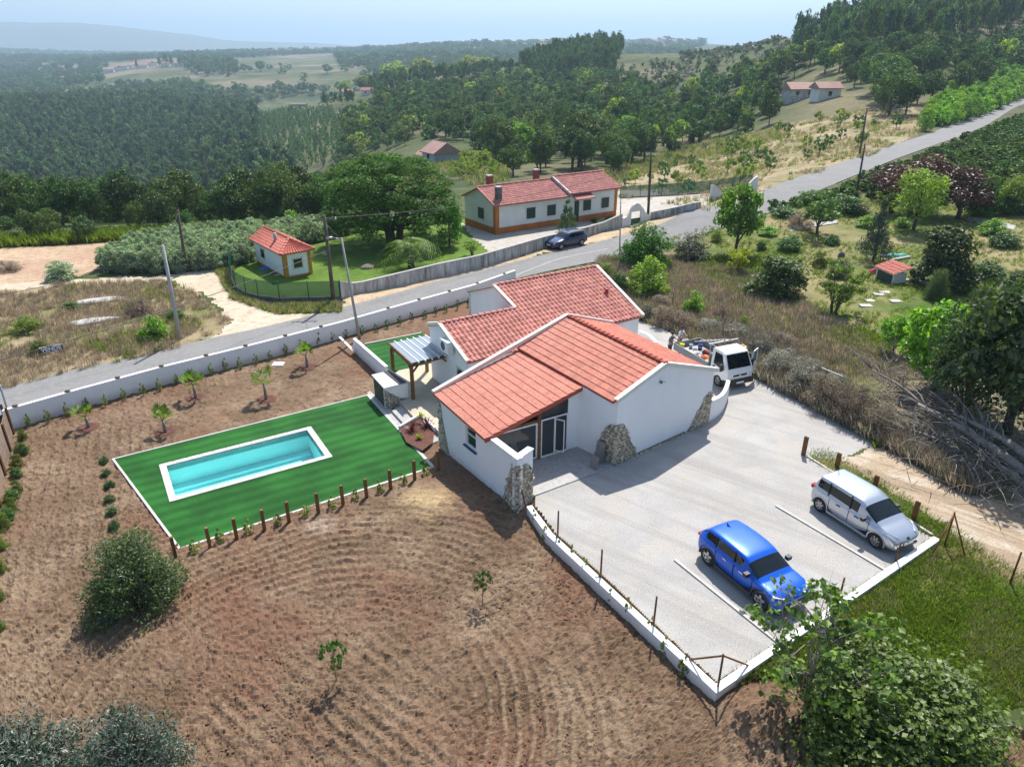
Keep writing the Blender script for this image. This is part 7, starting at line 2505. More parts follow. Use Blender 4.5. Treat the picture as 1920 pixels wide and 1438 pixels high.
MB().tube([ch_, ch_ + Vector((0, 0, 1.0))], .15, 9).build('chimney_pipe', M['concrete'], hut)
for k, (u, v, s, c, lab, cat) in enumerate(((498, 508, .75, (.05, .12, .35), 'blue tarpaulin heap beside the hut', 'tarpaulin'), (508, 517, .55, (.03, .03, .04), 'black bags heaped beside the hut', 'bags'), (519, 520, .5, (.35, .33, .30), 'grey board lying on the heap by the hut', 'board'), (491, 518, .4, (.20, .14, .09), 'brown crate on the near side of the hut heap', 'crate'))):
    p = P(u, v, -.2); bm = bmesh.new(); bmesh.ops.create_icosphere(bm, subdivisions=2, radius=1); r_ = random.Random(k)
    for v_ in bm.verts: v_.co = Vector((v_.co.x * s * r_.uniform(.8, 1.1), v_.co.y * s * r_.uniform(.8, 1.1), max(0, v_.co.z) * s * .6 * r_.uniform(.7, 1.1)))
    me = bpy.data.meshes.new('heap'); bm.to_mesh(me); bm.free(); me.materials.append(plain('heap_%d' % k, c, .7))
    tag(link(cat, me, None, p), lab, cat)

# ------------------------------------------------------------------ old walls, green screened fences
def pxwall(pxs, z0s, name, label, mat, t=.22, toff=None):
    """wall traced by (u, v base, v top)"""
    th_ = None
    pts = []
    for (u, vb, vt) in pxs:
        p = G(u, vb); pts.append((p.x, p.y, hgt(p, vt), p.z))
    r = thing(name, label, 'wall', pts[0][:2] + (pts[0][3],))
    for a, b in zip(pts[:-1], pts[1:]):
        d = Vector((b[0] - a[0], b[1] - a[1])).normalized(); n = Vector((-d.y, d.x)) * t
        m_ = MB().prism([(a[0], a[1]), (b[0], b[1]), (b[0] + n.x, b[1] + n.y), (a[0] + n.x, a[1] + n.y)], min(a[3], b[3]) - .5, [a[2], b[2], b[2], a[2]])
        m_.build('wall_section', mat, r)
        MB().beam((a[0] + n.x / 2, a[1] + n.y / 2, a[2] + .03), (b[0] + n.x / 2, b[1] + n.y / 2, b[2] + .03), t + .06, .05).build('cap', M['concrete'], r)
    return r


m, nt, out = newmat('streaked_old_plaster')
b_ = N(nt, "BsdfPrincipled"); b_.inputs["Roughness"].default_value = .95
mp = N(nt, "Mapping"); mp.inputs["Scale"].default_value = (1.6, 1.6, .25); nt.links.new(wpos(nt), mp.inputs[0])
c_ = ramp(nt, noise(nt, mp.outputs[0], 1.5, 6, .7), [(.35, (.13, .125, .115)), (.5, (.36, .35, .33)), (.65, (.56, .55, .53))])
nt.links.new(c_, b_.inputs["Base Color"]); nt.links.new(b_.outputs[0], out.inputs[0]); M['old_wall'] = m
pxwall([(641, 562, 529), (663, 553, 532), (681, 549, 530), (764.6, 533.6, 510), (830, 519, 494.5), (900, 503.7, 480), (1021, 466.7, 445), (1100, 443.7, 427), (1131.7, 434, 418), (1166, 427, 402)], None, 'old_garden_wall', 'stained old rendered wall along the far side of the street', M['old_wall'])
pxwall([(1220, 412, 399), (1265, 402, 390), (1300, 393, 381.5), (1314, 389, 380)], None, 'old_garden_wall', 'stained wall right of the arched gate beyond the pepper tree', M['old_wall'])
# arched gate
p0, p1 = G(1167, 426), G(1219, 412)
gt = thing('garden_gate', 'white arched garden gateway with a green door across the street', 'gate', tuple(p0))
d = (p1 - p0); d.z = 0; Lg_ = d.length; d.normalize(); n = Vector((-d.y, d.x, 0)) * .1
def gpt(s, z): return p0 + d * s + Vector((0, 0, z))
H0 = .95
prf = [(0, H0), (.5, H0 + .1), (.9, H0 + .6), (1.1, H0 + 1.0), (1.3, H0 + 1.25), (1.8, H0 + 1.45), (2.3, H0 + 1.25), (2.5, H0 + 1.0), (2.7, H0 + .9), (3.1, H0 + .35), (3.6, H0), (Lg_, H0 - .1)]
for a, b2_ in zip(prf[:-1], prf[1:]):
    zb_ = -.5 if (a[0] < 1.05 or a[0] > 2.4) else H0 + .55
    vs = [gpt(a[0], zb_) - n, gpt(b2_[0], zb_) - n, gpt(b2_[0], b2_[1]) - n, gpt(a[0], a[1]) - n, gpt(a[0], zb_) + n, gpt(b2_[0], zb_) + n, gpt(b2_[0], b2_[1]) + n, gpt(a[0], a[1]) + n]
    MB().add(vs, [(0, 1, 2, 3), (7, 6, 5, 4), (0, 4, 5, 1), (1, 5, 6, 2), (2, 6, 7, 3), (3, 7, 4, 0)]).build('wall_section', M['plaster_house'], gt)
MB().add([gpt(1.12, -.3), gpt(2.48, -.3), gpt(2.48, .75), gpt(1.12, .75), gpt(1.12, -.3) + n * .4, gpt(2.48, -.3) + n * .4, gpt(2.48, .75) + n * .4, gpt(1.12, .75) + n * .4], [(0, 1, 2, 3), (7, 6, 5, 4), (2, 6, 7, 3), (0, 4, 5, 1), (1, 5, 6, 2), (3, 7, 4, 0)]).build('door', plain('gate_green', (.03, .10, .05), .6), gt)
# driveway gate piers and swept walls
for k, (uA, vA, uB, vB, hA, hB, lab) in enumerate(((1331, 377, 1352, 372, 1.9, .9, 'white swept gate wall left of the driveway gate'), (1392, 366, 1417, 361, .9, 2.1, 'white swept gate wall at the far end of the green fence'))):
    a, b2_ = G(uA, vA), G(uB, vB); r = thing('gate_wall', lab, 'wall', tuple(a))
    d_ = (b2_ - a).normalized(); nn = Vector((-d_.y, d_.x, 0)) * .12; ns = 6
    for i in range(ns):
        t0, t1 = i / ns, (i + 1) / ns
        e0 = (1 - math.cos(t0 * math.pi)) / 2; e1 = (1 - math.cos(t1 * math.pi)) / 2
        A1_, B1_ = a.lerp(b2_, t0), a.lerp(b2_, t1); z0, z1_ = lerp(hA, hB, e0), lerp(hA, hB, e1)
        MB().prism([((A1_ - nn).x, (A1_ - nn).y), ((B1_ - nn).x, (B1_ - nn).y), ((B1_ + nn).x, (B1_ + nn).y), ((A1_ + nn).x, (A1_ + nn).y)], a.z - .5, [a.z + z0, a.z + z1_, a.z + z1_, a.z + z0]).build('wall_section', M['plaster_house'], r)

m, nt, out = newmat('green_screen')
tr = N(nt, "BsdfTransparent"); df = N(nt, "BsdfDiffuse"); df.inputs[0].default_value = (.035, .13, .09, 1)
mx = N(nt, "MixShader"); mx.inputs[0].default_value = .72; nt.links.new(tr.outputs[0], mx.inputs[1]); nt.links.new(df.outputs[0], mx.inputs[2]); nt.links.new(mx.outputs[0], out.inputs[0])
M['screen'] = m; M['green_post'] = plain('green_post', (.02, .07, .04), .5)


def screen(pxs, H_, name, label, curb=.28, per=1):
    pts = [G(u, v) for u, v in pxs]
    pts = [Vector(q) for q in smooth_line([tuple(p) for p in pts], per)]
    r = thing(name, label, 'fence', tuple(pts[0]))
    for a, b in zip(pts[:-1], pts[1:]):
        za, zb_ = a.z + curb, b.z + curb
        MB().poly([(a.x, a.y, za), (b.x, b.y, zb_), (b.x, b.y, zb_ + H_), (a.x, a.y, za + H_)]).build('screen_panel', M['screen'], r)
        if curb: MB().beam((a.x, a.y, a.z + curb / 2 - .2), (b.x, b.y, b.z + curb / 2 - .2), .2, curb + .4).build('curb', M['concrete_dark'], r)
    for p in pts:
        MB().tube([(p.x, p.y, p.z), (p.x, p.y, p.z + curb + H_ + .08)], .035, 6).build('post', M['green_post'], r)
    return r


screen([(640, 562), (580, 564), (525, 565), (485, 560), (462, 554), (443, 543), (434, 525), (433, 507), (452, 489)], 1.25, 'screen_fence', 'curved green screened fence on a low curb round the hut')
screen([(1162, 372), (1200, 370), (1240, 368), (1280, 366), (1330, 362), (1372, 357), (1408, 352)], 1.5, 'screen_fence', 'straight green screened fence behind the driveway of the neighbour house', .1)

# ------------------------------------------------------------------ trees and things in the neighbour's garden
A_('umbrella_pine', 'umbrella', 740, 457, 262, 250, 'huge round-topped green umbrella pine beside the neighbour house')
A_('cypress', 'cypress', 843, 464, 368, 62, 'dark upright conifer between the umbrella pine and the neighbour house')
A_('small_tree', 'ygmulti', 885, 480, 447, 34, 'small leafy tree on the lawn behind the old wall')
A_('araucaria', 'araucaria', 1063, 436, 366, 46, 'young tiered conifer in front of the neighbour house door')
A_('low_shrub', 'greenbush', 1120, 417, 407, 30, 'low shrubs in the bed before the neighbour house, left one', 'shrub')
A_('low_shrub', 'greenbush', 1145, 412, 403, 26, 'low shrubs in the bed before the neighbour house, right one', 'shrub')


def date_palm(u, v, Ht, L, n, label):
    p = G(u, v); t = thing('date_palm', label, 'palm', tuple(p)); r_ = random.Random(4)
    MB().tube([(0, 0, -.1), (0, 0, Ht)], [.32, .26], 9).build('trunk', M['bark'], t, True)
    for k in range(n):
        a = 2 * math.pi * k * .382; el = r_.uniform(.05, 1.25)
        d0 = Vector((math.cos(a), math.sin(a), 0)); pts = []
        for i in range(8):
            s = i / 7
            pts.append(Vector((0, 0, Ht)) + d0 * L * (math.cos(el) * s + .18 * s * s) + Vector((0, 0, L * (math.sin(el) * s - .75 * s * s))))
        b = MB()
        for i in range(7):
            for sd_ in (-1, 1):
                for h_ in (0, .5):
                    q_ = pts[i].lerp(pts[i + 1], h_); tdir = (pts[i + 1] - pts[i]).normalized()
                    s_ = tdir.cross(Vector((0, 0, 1))).normalized() * sd_
                    ln_ = L * .20 * (1 - .5 * abs(i / 7 - .4))
                    tip = q_ + s_ * ln_ + tdir * ln_ * .6 - Vector((0, 0, ln_ * .35))
                    b.poly([q_ - tdir * .045, q_ + tdir * .045, tip])
        b.build('frond', LM['palm'], t, True)
    return t


date_palm(771, 502, 1.7, 3.1, 40, 'date palm with arching fronds on the lawn beside the old wall')
def rock(name, p, s, flat, mat, label, seed):
    bm = bmesh.new(); bmesh.ops.create_icosphere(bm, subdivisions=3, radius=1)
    for v_ in bm.verts:
        c = v_.co; k = 1 + .22 * float(fbm(np.array([c.x * 1.7 + seed]), np.array([c.y * 1.7 + c.z]), 3, seed)[0])
        v_.co = Vector((c.x * s[0] * k, c.y * s[1] * k, c.z * s[2] * k))
    me = bpy.data.meshes.new(name); bm.to_mesh(me); bm.free(); me.materials.append(mat)
    for q in me.polygons: q.use_smooth = True
    return tag(link(name, me, None, p, (0, 0, .5)), label, 'rock')
M['white_rock'] = surf('white_rock', (.55, .54, .51), (.38, .37, .35), 2, .9, bump=.5, bscale=6)
rock('rock_slab', G(182, 566), (1.9, .7, .28), 0, M['white_rock'], 'flat white rock slab in the dry lot, the farther one', 1)
rock('rock_slab', G(172, 604), (1.8, .55, .24), 0, M['white_rock'], 'flat white rock slab in the dry lot, the nearer one', 2)
rock('stone_heap', G(690, 503), (.7, .5, .35), 0, M['mortar'], 'small dark stone heap on the neighbour lawn', 3)
rock('garden_rock', G(612, 478), (.4, .3, .4), 0, M['stone'], 'pale garden rock near the wooden pole on the neighbour lawn', 4)
rock('garden_rock', G(1577, 483), (.32, .3, .55), 0, M['concrete_dark'], 'upright grey stone on the garden lawn', 5)

# ------------------------------------------------------------------ poles and wires
def pole(name, u, v, ut, vt, r0, r1, mat, label, arms=(), lamp=None, cat='pole', group=None):
    p = G(u, v); zt2 = hgt(p, vt); Xt = azu(ut, vt) * p.y
    tp = Vector((Xt, p.y, zt2))
    t = thing(name, label, cat, tuple(p), group=group)
    MB().tube([p - Vector((0, 0, .2)), tp], [r0, r1], 10).build('shaft', mat, t)
    for (dz, l) in arms:
        c = tp - Vector((0, 0, dz)); MB().beam(c - Vector((l, .1, 0)), c + Vector((l, .1, 0)), .08, .10).build('crossarm', mat, t)
        for s in (-.9, .9):
            MB().tube([c + Vector((l * s, 0, .05)), c + Vector((l * s, 0, .22))], .05, 6).build('insulator', M['white'], t)
    if lamp:
        c = tp - Vector((0, 0, lamp[0])); e = c + Vector((lamp[1], -.2, .15))
        MB().tube([c, e], .035, 6).build('lamp_arm', M['metal'], t)
        MB().tube([e, e + Vector((.45 * (1 if lamp[1] > 0 else -1), -.05, -.02))], [.09, .06], 8).build('lamp_head', M['metal'], t)
    return tp


T1 = pole('concrete_pole', 338, 636, 305, 460, .15, .09, M['concrete'], 'leaning concrete pole beside the street at the sandy track mouth')
T2 = pole('wooden_pole', 350, 511, 333, 394, .14, .10, M['wood_old'], 'dark wooden pole at the edge of the cane thicket')
T3 = pole('wooden_pole', 626, 568, 608, 404, .17, .11, M['wood_old'], 'tall wooden pole with a crossarm at the end of the green fence', ((.35, .9),))
T4 = pole('street_lamp_pole', 674, 627, 640, 446, .11, .06, M['concrete'], 'slim concrete pole rising just inside the white street wall', lamp=(.1, -.5))
T5 = pole('wooden_pole', 1215, 408, 1221, 286, .16, .11, M['wood_old'], 'tall dark wooden pole at the arched gateway', ((.4, .5),))
T6 = pole('thin_pole', 1161, 512, 1164, 374, .07, .05, M['concrete'], 'thin grey pole rising out of the pepper tree behind the roof')
T7 = pole('wooden_pole', 1611, 293, 1626, 203, .16, .11, M['wood_old'], 'dark pole with a lamp on the far side of the upper street', (), lamp=(.3, 1.3))
T8 = pole('wooden_pole', 1605, 369, 1622, 270, .13, .09, M['wood_old'], 'bare leaning pole on the near side of the upper street')
T9 = pole('metal_post', 14, 772, 0, 722, .05, .05, M['metal'], 'grey metal post at the end of the white street wall')


def wire(a, b, sag, label, r=.014, name='power_line'):
    pts = []
    for i in range(17):
        t = i / 16; q_ = a.lerp(b, t); q_.z -= sag * 4 * t * (1 - t); pts.append(q_)
    tag(MB().tube(pts, r, 5, cap=False).build(name, M['black']), label, 'wire')


wire(P(-40, 686, 3.6), T3 - Vector((0, 0, 2.6)), .4, 'low black wire crossing the dry lot to the tall wooden pole', .022)
wire(P(-60, 560, 5.5), T1 - Vector((0, 0, .1)), .5, 'wire running from the left edge to the leaning concrete pole')
wire(T1 - Vector((0, 0, .1)), T2 - Vector((0, 0, .2)), .2, 'wire between the concrete pole and the dark pole by the canes')
wire(T3 - Vector((0, 0, .2)), T5 - Vector((0, 0, 1.2)), 1.0, 'wire passing in front of the umbrella pine and the neighbour house', .02)
wire(T5 - Vector((0, 0, .3)), T8 - Vector((0, 0, .2)), .8, 'wire from the gateway pole to the bare leaning pole up the street')
wire(T8 - Vector((0, 0, .2)), T7 - Vector((0, 0, .3)), .2, 'short wire across the upper street between two poles')
wire(T3 - Vector((0, 0, .4)), T4 - Vector((0, 0, .1)), .15, 'short wire from the tall wooden pole to the slim concrete pole')

# for-sale board
a, b2_ = G(79, 672), G(121, 664)
sg = thing('sale_sign', 'white board with dark letters VENDE standing in the dry lot', 'sign', tuple(a))
d_ = (b2_ - a).normalized(); ang = math.atan2(d_.y, d_.x); Ls = (b2_ - a).length
for q_ in (a, b2_): MB().beam((q_.x, q_.y, a.z - .1), (q_.x, q_.y, a.z + .72), .05, .05).build('post', M['wood'], sg)
ba = a - Vector((d_.y, -d_.x, 0)) * -.04
MB().beam((a.x + d_.y * .04, a.y - d_.x * .04, a.z + .52), (b2_.x + d_.y * .04, b2_.y - d_.x * .04, a.z + .52), .03, .40).build('board', M['white'], sg)
MB().beam((a.x + d_.y * .058, a.y - d_.x * .058, a.z + .52), (b2_.x + d_.y * .058, b2_.y - d_.x * .058, a.z + .52), .005, .33).build('panel', plain('sign_navy', (.03, .035, .09), .5), sg)
fc_ = bpy.data.curves.new('lettering', 'FONT'); fc_.body = 'VENDE'; fc_.size = .36; fc_.align_x = 'CENTER'; fc_.align_y = 'CENTER'; fc_.extrude = .006; fc_.offset = .012
to = bpy.data.objects.new('lettering_curve', fc_); COL.objects.link(to)
dg = bpy.context.evaluated_depsgraph_get(); tme = bpy.data.meshes.new_from_object(to.evaluated_get(dg)); bpy.data.objects.remove(to)
tme.materials.clear(); tme.materials.append(M['white'])
wdt_ = max(v.co.x for v in tme.vertices) - min(v.co.x for v in tme.vertices)
lo_ = link('lettering', tme, sg)
c = (a + b2_) / 2 - a
lo_.location = (c.x + d_.y * .068, c.y - d_.x * .068, .52); lo_.rotation_euler = (math.pi / 2, 0, ang); lo_.scale = (Ls * .92 / wdt_, 1, 1)

# ------------------------------------------------------------------ plants around the dry lot and the terrace
A_('field_bush', 'fieldbush', 48, 622, 590, 74, 'dark green spiky bush in the dry lot left of the nearer rock slab', 'bush')
A_('field_bush', 'fieldbush', 76, 662, 636, 48, 'dark green spiky bush just behind the sale board', 'bush')
A_('cane_bush', 'canebush', 115, 524, 482, 60, 'pale green cane clump standing alone by the track', 'bush')
A_('brown_bush', 'drybush', 18, 508, 480, 54, 'brown bramble bush in the bare field at the left edge', 'bush')
A_('field_bush', 'brightbush', 290, 634, 586, 62, 'green bush at the foot of the leaning concrete pole', 'bush')
A_('field_bush', 'greenbush', 330, 600, 572, 36, 'dark green bush just behind the leaning concrete pole', 'bush')
A_('field_bush', 'drybush', 262, 590, 552, 60, 'brown tall weeds right of the rock slabs', 'bush')
A_('field_bush', 'greenbush', 135, 580, 560, 34, 'small green bush left of the farther rock slab', 'bush')
for k, (u, v, vt, w, key) in enumerate(((13, 446, 402, 46, 'oakA'), (55, 452, 388, 46, 'oakB'), (97, 452, 386, 52, 'oakA'), (163, 453, 402, 44, 'oakB'), (262, 436, 372, 40, 'oakA'), (302, 436, 354, 66, 'oakB'), (354, 434, 390, 36, 'oakA'), (455, 420, 382, 42, 'oakB'), (517, 420, 362, 42, 'oakA'), (587, 420, 356, 56, 'oakB'), (680, 432, 395, 40, 'oakA'))):
    A_('oak_tree', key, u, v, vt, w, 'round dark oak at the edge of the terrace above the valley, %s from the left' % ordn[k], 'tree', 'oaks along the terrace edge')
for k, (u, v, vt, w) in enumerate(((220, 442, 420, 44), (493, 425, 402, 34), (547, 425, 390, 44), (130, 448, 434, 30))):
    A_('bright_bush', 'brightbush', u, v, vt, w, 'light green bush among the terrace oaks, %s counted' % ordn[k], 'bush', 'light bushes at the terrace edge')

# garden things on the right: little tiled kennel, tarpaulin, slabs
S = G(1641, 522); E_ = G(1673, 534)
f = lframe(S, E_ - S); Lx = max(1.0, (xy(E_) - xy(S)).length)
kn = thing('kennel', 'tiny dark green kennel with a red striped tiled roof on the garden lawn', 'kennel', tuple(S))
lbox(f, 0, Lx, 0, 1.1, -.1, .95).build('wall', plain('kennel_green', (.05, .08, .07), .8), kn)
lbox(f, -.02, .12, -.02, 1.12, -.1, 1.0).build('corner', M['plaster_house'], kn); lbox(f, Lx - .12, Lx + .02, -.02, 1.12, -.1, 1.0).build('corner', M['plaster_house'], kn)
a_, b_, c_, d_ = f(-.2, -.25, .98), f(Lx + .2, -.25, .98), f(-.2, 1.35, 1.45), f(Lx + .2, 1.35, 1.45)
under(kn, [a_, b_, d_, c_], .06, M['trim']); tile_grid(kn, a_, b_, c_, d_, 6, 4, TH)
def blob(name, u, v, s, c, label, cat, seed):
    p = G(u, v); bm = bmesh.new(); bmesh.ops.create_icosphere(bm, subdivisions=2, radius=1); r_ = random.Random(seed)
    for v_ in bm.verts: v_.co = Vector((v_.co.x * s[0] * r_.uniform(.75, 1.1), v_.co.y * s[1] * r_.uniform(.75, 1.1), max(0, v_.co.z) * s[2] * r_.uniform(.6, 1.2)))
    me = bpy.data.meshes.new(name); bm.to_mesh(me); bm.free(); me.materials.append(plain(name + '_mat%d' % seed, c, .6))
    tag(link(name, me, None, p), label, cat)
blob('tarpaulin', 1682, 481, (1.3, .5, .3), (.02, .28, .22), 'turquoise tarpaulin lying on the garden lawn', 'tarpaulin', 1)
blob('flower_bush', 1636, 513, (.4, .4, .5), (.35, .02, .06), 'small bush with crimson flowers beside the kennel', 'bush', 2)
blob('tub', 1655, 482, (.35, .3, .35), (.45, .45, .47), 'grey tub beside the turquoise tarpaulin', 'tub', 3)
for k, (uA, vA, uB, vB, lab) in enumerate(((1660, 493, 1705, 485, 'pale plank lying in front of the turquoise tarpaulin'), (1690, 528, 1755, 535, 'row of grey logs edging the flower bed'))):
    a, b2_ = G(uA, vA), G(uB, vB); tag(MB().beam(a + Vector((0, 0, .1)), b2_ + Vector((0, 0, .1)), .3, .25).build('log_edge' if k else 'plank', M['concrete']), lab, 'plank' if k == 0 else 'edging')
for k, (u, v) in enumerate(((1634, 565), (1650, 553), (1660, 549), (1624, 574), (1681, 566))):
    p = G(u, v); tag(MB().box(p.x - .45, p.x + .4, p.y - .25, p.y + .3, p.z - .05, p.z + .06).build('paving_stone', M['kerb']), 'flat pale stepping stone on the slope below the lawn, %s of five' % ordn[k], 'stepping stone', 'stepping stones below the lawn')
for (pts, nm) in (([(1475, 428), (1500, 421), (1570, 414), (1572, 419), (1505, 430), (1480, 436)], 'garden_path'), ([(1815, 408), (1850, 410), (1905, 424), (1900, 432), (1850, 424), (1812, 414)], 'garden_path')):
    g_ = [G(u, v) for u, v in pts]
    o = MB().poly([(p.x, p.y, p.z + .05) for p in reversed(g_)]).build(nm, M['concrete']); tag(o, kind='structure')

# ------------------------------------------------------------------ felled trees and brushwood
def log(pa, pb, r0, r1, label, name='felled_trunk', mat='bark_pale', bend=.15):
    pts = []
    for i in range(9):
        t = i / 8; q_ = pa.lerp(pb, t); q_ += Vector((math.sin(t * 5) * bend * .4, math.cos(t * 4) * bend * .3, math.sin(t * math.pi) * bend)); pts.append(q_)
    t_ = thing(name, label, 'felled tree', tuple(pa))
    MB().tube(pts, [lerp(r0, r1, i / 8) for i in range(9)], 10).build('trunk', M[mat], t_)
    r_ = random.Random(int(pa.x * 100))
    for k in range(16):
        s = r_.uniform(.35, 1.0); c = pa.lerp(pb, s); d_ = (pb - pa).normalized()
        e = c + d_ * r_.uniform(.4, 1.6) + Vector((r_.uniform(-1, 1), r_.uniform(-1, 1), r_.uniform(-.1, 1.0))) * 1.0
        m_ = c.lerp(e, .5) + Vector((0, 0, .15))
        MB().tube([c, m_, e], [r1 * .6, r1 * .35, r1 * .12], 5).build('branch', M[mat], t_)
    return t_
zl = 1.0
log(P(1935, 895, 1.0), P(1722, 757, 1.4), .24, .10, 'long pale felled trunk lying nearest the dirt track')
log(P(1945, 870, 1.5), P(1790, 775, 1.5), .20, .09, 'second grey felled trunk lying behind the first')
log(P(1935, 920, .7), P(1830, 850, .9), .13, .06, 'thinner felled trunk under the long pale one')
log(P(1800, 850, .5), P(1690, 800, .6), .10, .04, 'thin dead limb sticking out of the brushwood towards the track')
log(P(1730, 760, 1.2), P(1630, 690, 1.8), .09, .03, 'bare dead branch reaching up left out of the brushwood')
log(P(1760, 730, 1.3), P(1690, 668, 2.2), .08, .03, 'bare dead branch pointing at the bright patch of weeds')
tw = MB(); r_ = random.Random(5)
for k in range(900):
    u = r_.uniform(1640, 1960); v = 700 + (u - 1640) * .55 + r_.gauss(20, 45)
    if v < 690 or v > 985: continue
    p = P(u, v, .4) + Vector((0, 0, r_.uniform(0, .9)))
    a = r_.uniform(0, 6.28); L = r_.uniform(.5, 1.9); e = p + Vector((math.cos(a) * L, math.sin(a) * L, r_.uniform(-.4, .7)))
    md = p.lerp(e, .5) + Vector((r_.uniform(-.1, .1), r_.uniform(-.1, .1), r_.uniform(0, .2)))
    tw.tube([p, md, e], [.022, .016, .006], 4, cap=False)
tag(tw.build('brushwood', M['bark_pale']), 'tangle of dead twigs and branches', None, None, 'stuff')
# wire fence posts in the scrub
for k, (u, v, vt) in enumerate(((1260, 575, 548), (1353, 640, 608), (1407, 668, 632), (1541, 740, 688))):
    p = G(u, v); tag(MB().tube([p, (p.x, p.y, hgt(p, vt))], .035, 6).build('fence_stake', M['wood_old']), 'old grey fence stake in the scrub, %s from the house' % ordn[k], 'stake', 'old stakes in the scrub')
a, b2_ = P(1541, 690, 1.6), P(1580, 706, 1.5)
tag(MB().beam(a, b2_, .06, .06).build('rail', M['metal']), 'pale metal rail sticking out of the scrub', 'rail')
# ------------------------------------------------------------------ woods
def gridpts(polys, sp, seed, Y0, Y1, holes=(), prob=None, a0=-1.15, a1=1.15):
    """scattered points about sp metres apart inside outlines given in the photograph"""
    rng = np.random.RandomState(seed)
    us = [p_[0] for q in polys for p_ in q]
    lo, hi = azu(min(us), 200) - .05, azu(max(us), 200) + .05
    lo = max(lo, a0); hi = min(hi, a1)
    ys = np.arange(Y0, Y1, sp)
    X = []; Y = []
    for y in ys:
        xs = np.arange(lo * y, hi * y, sp)
        X.append(xs + rng.uniform(-.45, .45, len(xs)) * sp); Y.append(y + rng.uniform(-.45, .45, len(xs)) * sp)
    X = np.concatenate(X); Y = np.concatenate(Y); Z = base(X, Y); u, v, d = proj(X, Y, Z)
    ok = np.zeros(len(X), bool)
    for q in polys: ok |= inpoly(u, v, q)
    for q in holes: ok &= ~inpoly(u, v, q)
    if prob is not None: ok &= rng.rand(len(X)) < prob(X, Y)
    return np.stack([X, Y, Z], 1)[ok]


def wood(name, label, polys, sp, seed, Y0, Y1, keys, Hm, HM, holes=(), prob=None, singles=0, slabel=None, sname='woodland_tree', sgroup=None, wf=.75, skeys=None):
    p = gridpts(polys, sp, seed, Y0, Y1, holes, prob)
    order = np.argsort(np.hypot(p[:, 0], p[:, 1])); p = p[order]
    r_ = random.Random(seed)
    one = p[:singles]; one = one[np.argsort(one[:, 0] / one[:, 1])] if len(one) else one
    for k, q in enumerate(one):
        h = r_.uniform(Hm, HM)
        plant(sname, r_.choice(skeys or keys), Vector((q[0], q[1], q[2] - .1)), h, h * wf * r_.uniform(.85, 1.15), slabel % ordn[k], 'tree', sgroup)
    rest = p[singles:]
    if len(rest):
        o = scatter(name, rest - np.array([0, 0, .1]), [CROWN[k][0] for k in keys], Hm * wf, HM * wf, label, seed=seed, zs=1 / wf)
    print(name, len(p))


crown('fruit', 'round', 20, 420, .12, 'yellowgreen', 90, .55, single=True, trunk=.03)
crown('fruitb', 'open', 18, 300, .13, 'green', 91, .55, single=True, trunk=.03)
k3 = lambda s: [s + str(i) for i in range(3)]
clr = lambda f_, th, sd, lo=.0: (lambda X, Y: np.where(fbm(X / f_, Y / f_, 3, sd) > th, 1.0, lo))
fieldhole = [[(195, 143), (312, 140), (320, 162), (240, 168), (195, 158)], [(430, 112), (620, 100), (640, 125), (450, 135)], [(200, 118), (330, 112), (370, 150), (200, 145)], [(560, 180), (640, 180), (650, 200), (490, 215), (490, 196)], [(640, 172), (706, 172), (700, 215), (645, 190)], [(1310, 85), (1420, 62), (1470, 75), (1330, 105)], [(1170, 130), (1290, 110), (1400, 80), (1460, 85), (1300, 135)]]
wood('eucalyptus_wood', 'dense dark eucalyptus wood on the far valley side', [[(-300, 196), (330, 192), (440, 205), (485, 225), (480, 300), (560, 330), (620, 335), (600, 362), (350, 392), (0, 402), (-300, 402)]], 5.2, 101, 300, 860, k3('euc') * 3 + ['wood0', 'youngeuc0', 'youngeuc1'], 7, 14, wf=.58, prob=clr(28, -.9, 13, .3))
wood('valley_wood', 'dark oak wood falling into the valley', [[(-300, 400), (350, 388), (600, 345), (690, 330), (700, 380), (690, 410), (640, 432), (450, 436), (200, 446), (-300, 452)]], 5.2, 102, 88, 400, k3('wood'), 4.5, 7.5, singles=30, slabel='round dark oak on the near edge of the valley wood, %s from the left', sgroup='oaks on the slope below the terrace', skeys=['oakA', 'oakB'], prob=clr(14, -.75, 3), wf=.85)
wood('young_plantation', 'rows of young pale eucalyptus on the far valley side', [[(486, 216), (615, 206), (650, 235), (648, 300), (560, 326), (484, 298)]], 4.6, 103, 250, 620, k3('youngeuc'), 4, 6.5, prob=clr(22, -.6, 4), wf=.45)
wood('mixed_wood', 'mixed green wood on the slope behind the neighbour house', [[(640, 240), (700, 195), (760, 172), (900, 160), (980, 138), (1120, 128), (1160, 150), (1300, 198), (1450, 205), (1470, 235), (1330, 262), (1230, 296), (1150, 335), (1050, 325), (960, 335), (900, 285), (860, 268), (770, 262), (760, 275), (650, 300)]], 7.0, 104, 105, 640, k3('wood') * 2 + k3('scrub') + ['fruit', 'youngeuc0', 'pinewood1'], 5, 10.5, holes=fieldhole, prob=clr(22, -.45, 5, .12), singles=33, slabel='round green tree at the near edge of the middle wood, %s from the left', sgroup='trees in the wood behind the neighbour house', skeys=['oakA', 'oakB', 'bright', 'oakA'], wf=.9)
wood('conifer_row', 'row of dark conifers along the middle ridge', [[(420, 196), (640, 184), (700, 168), (960, 132), (960, 142), (760, 172), (690, 200), (480, 212)]], 6, 105, 430, 720, k3('pinewood'), 8, 11, holes=fieldhole, wf=.55)
wood('pine_hill', 'dark pine wood on the hilltop', [[(970, 130), (1060, 112), (1120, 98), (1166, 98), (1150, 150), (1000, 152)]], 6, 106, 380, 720, k3('pinewood'), 11, 16, wf=.5)
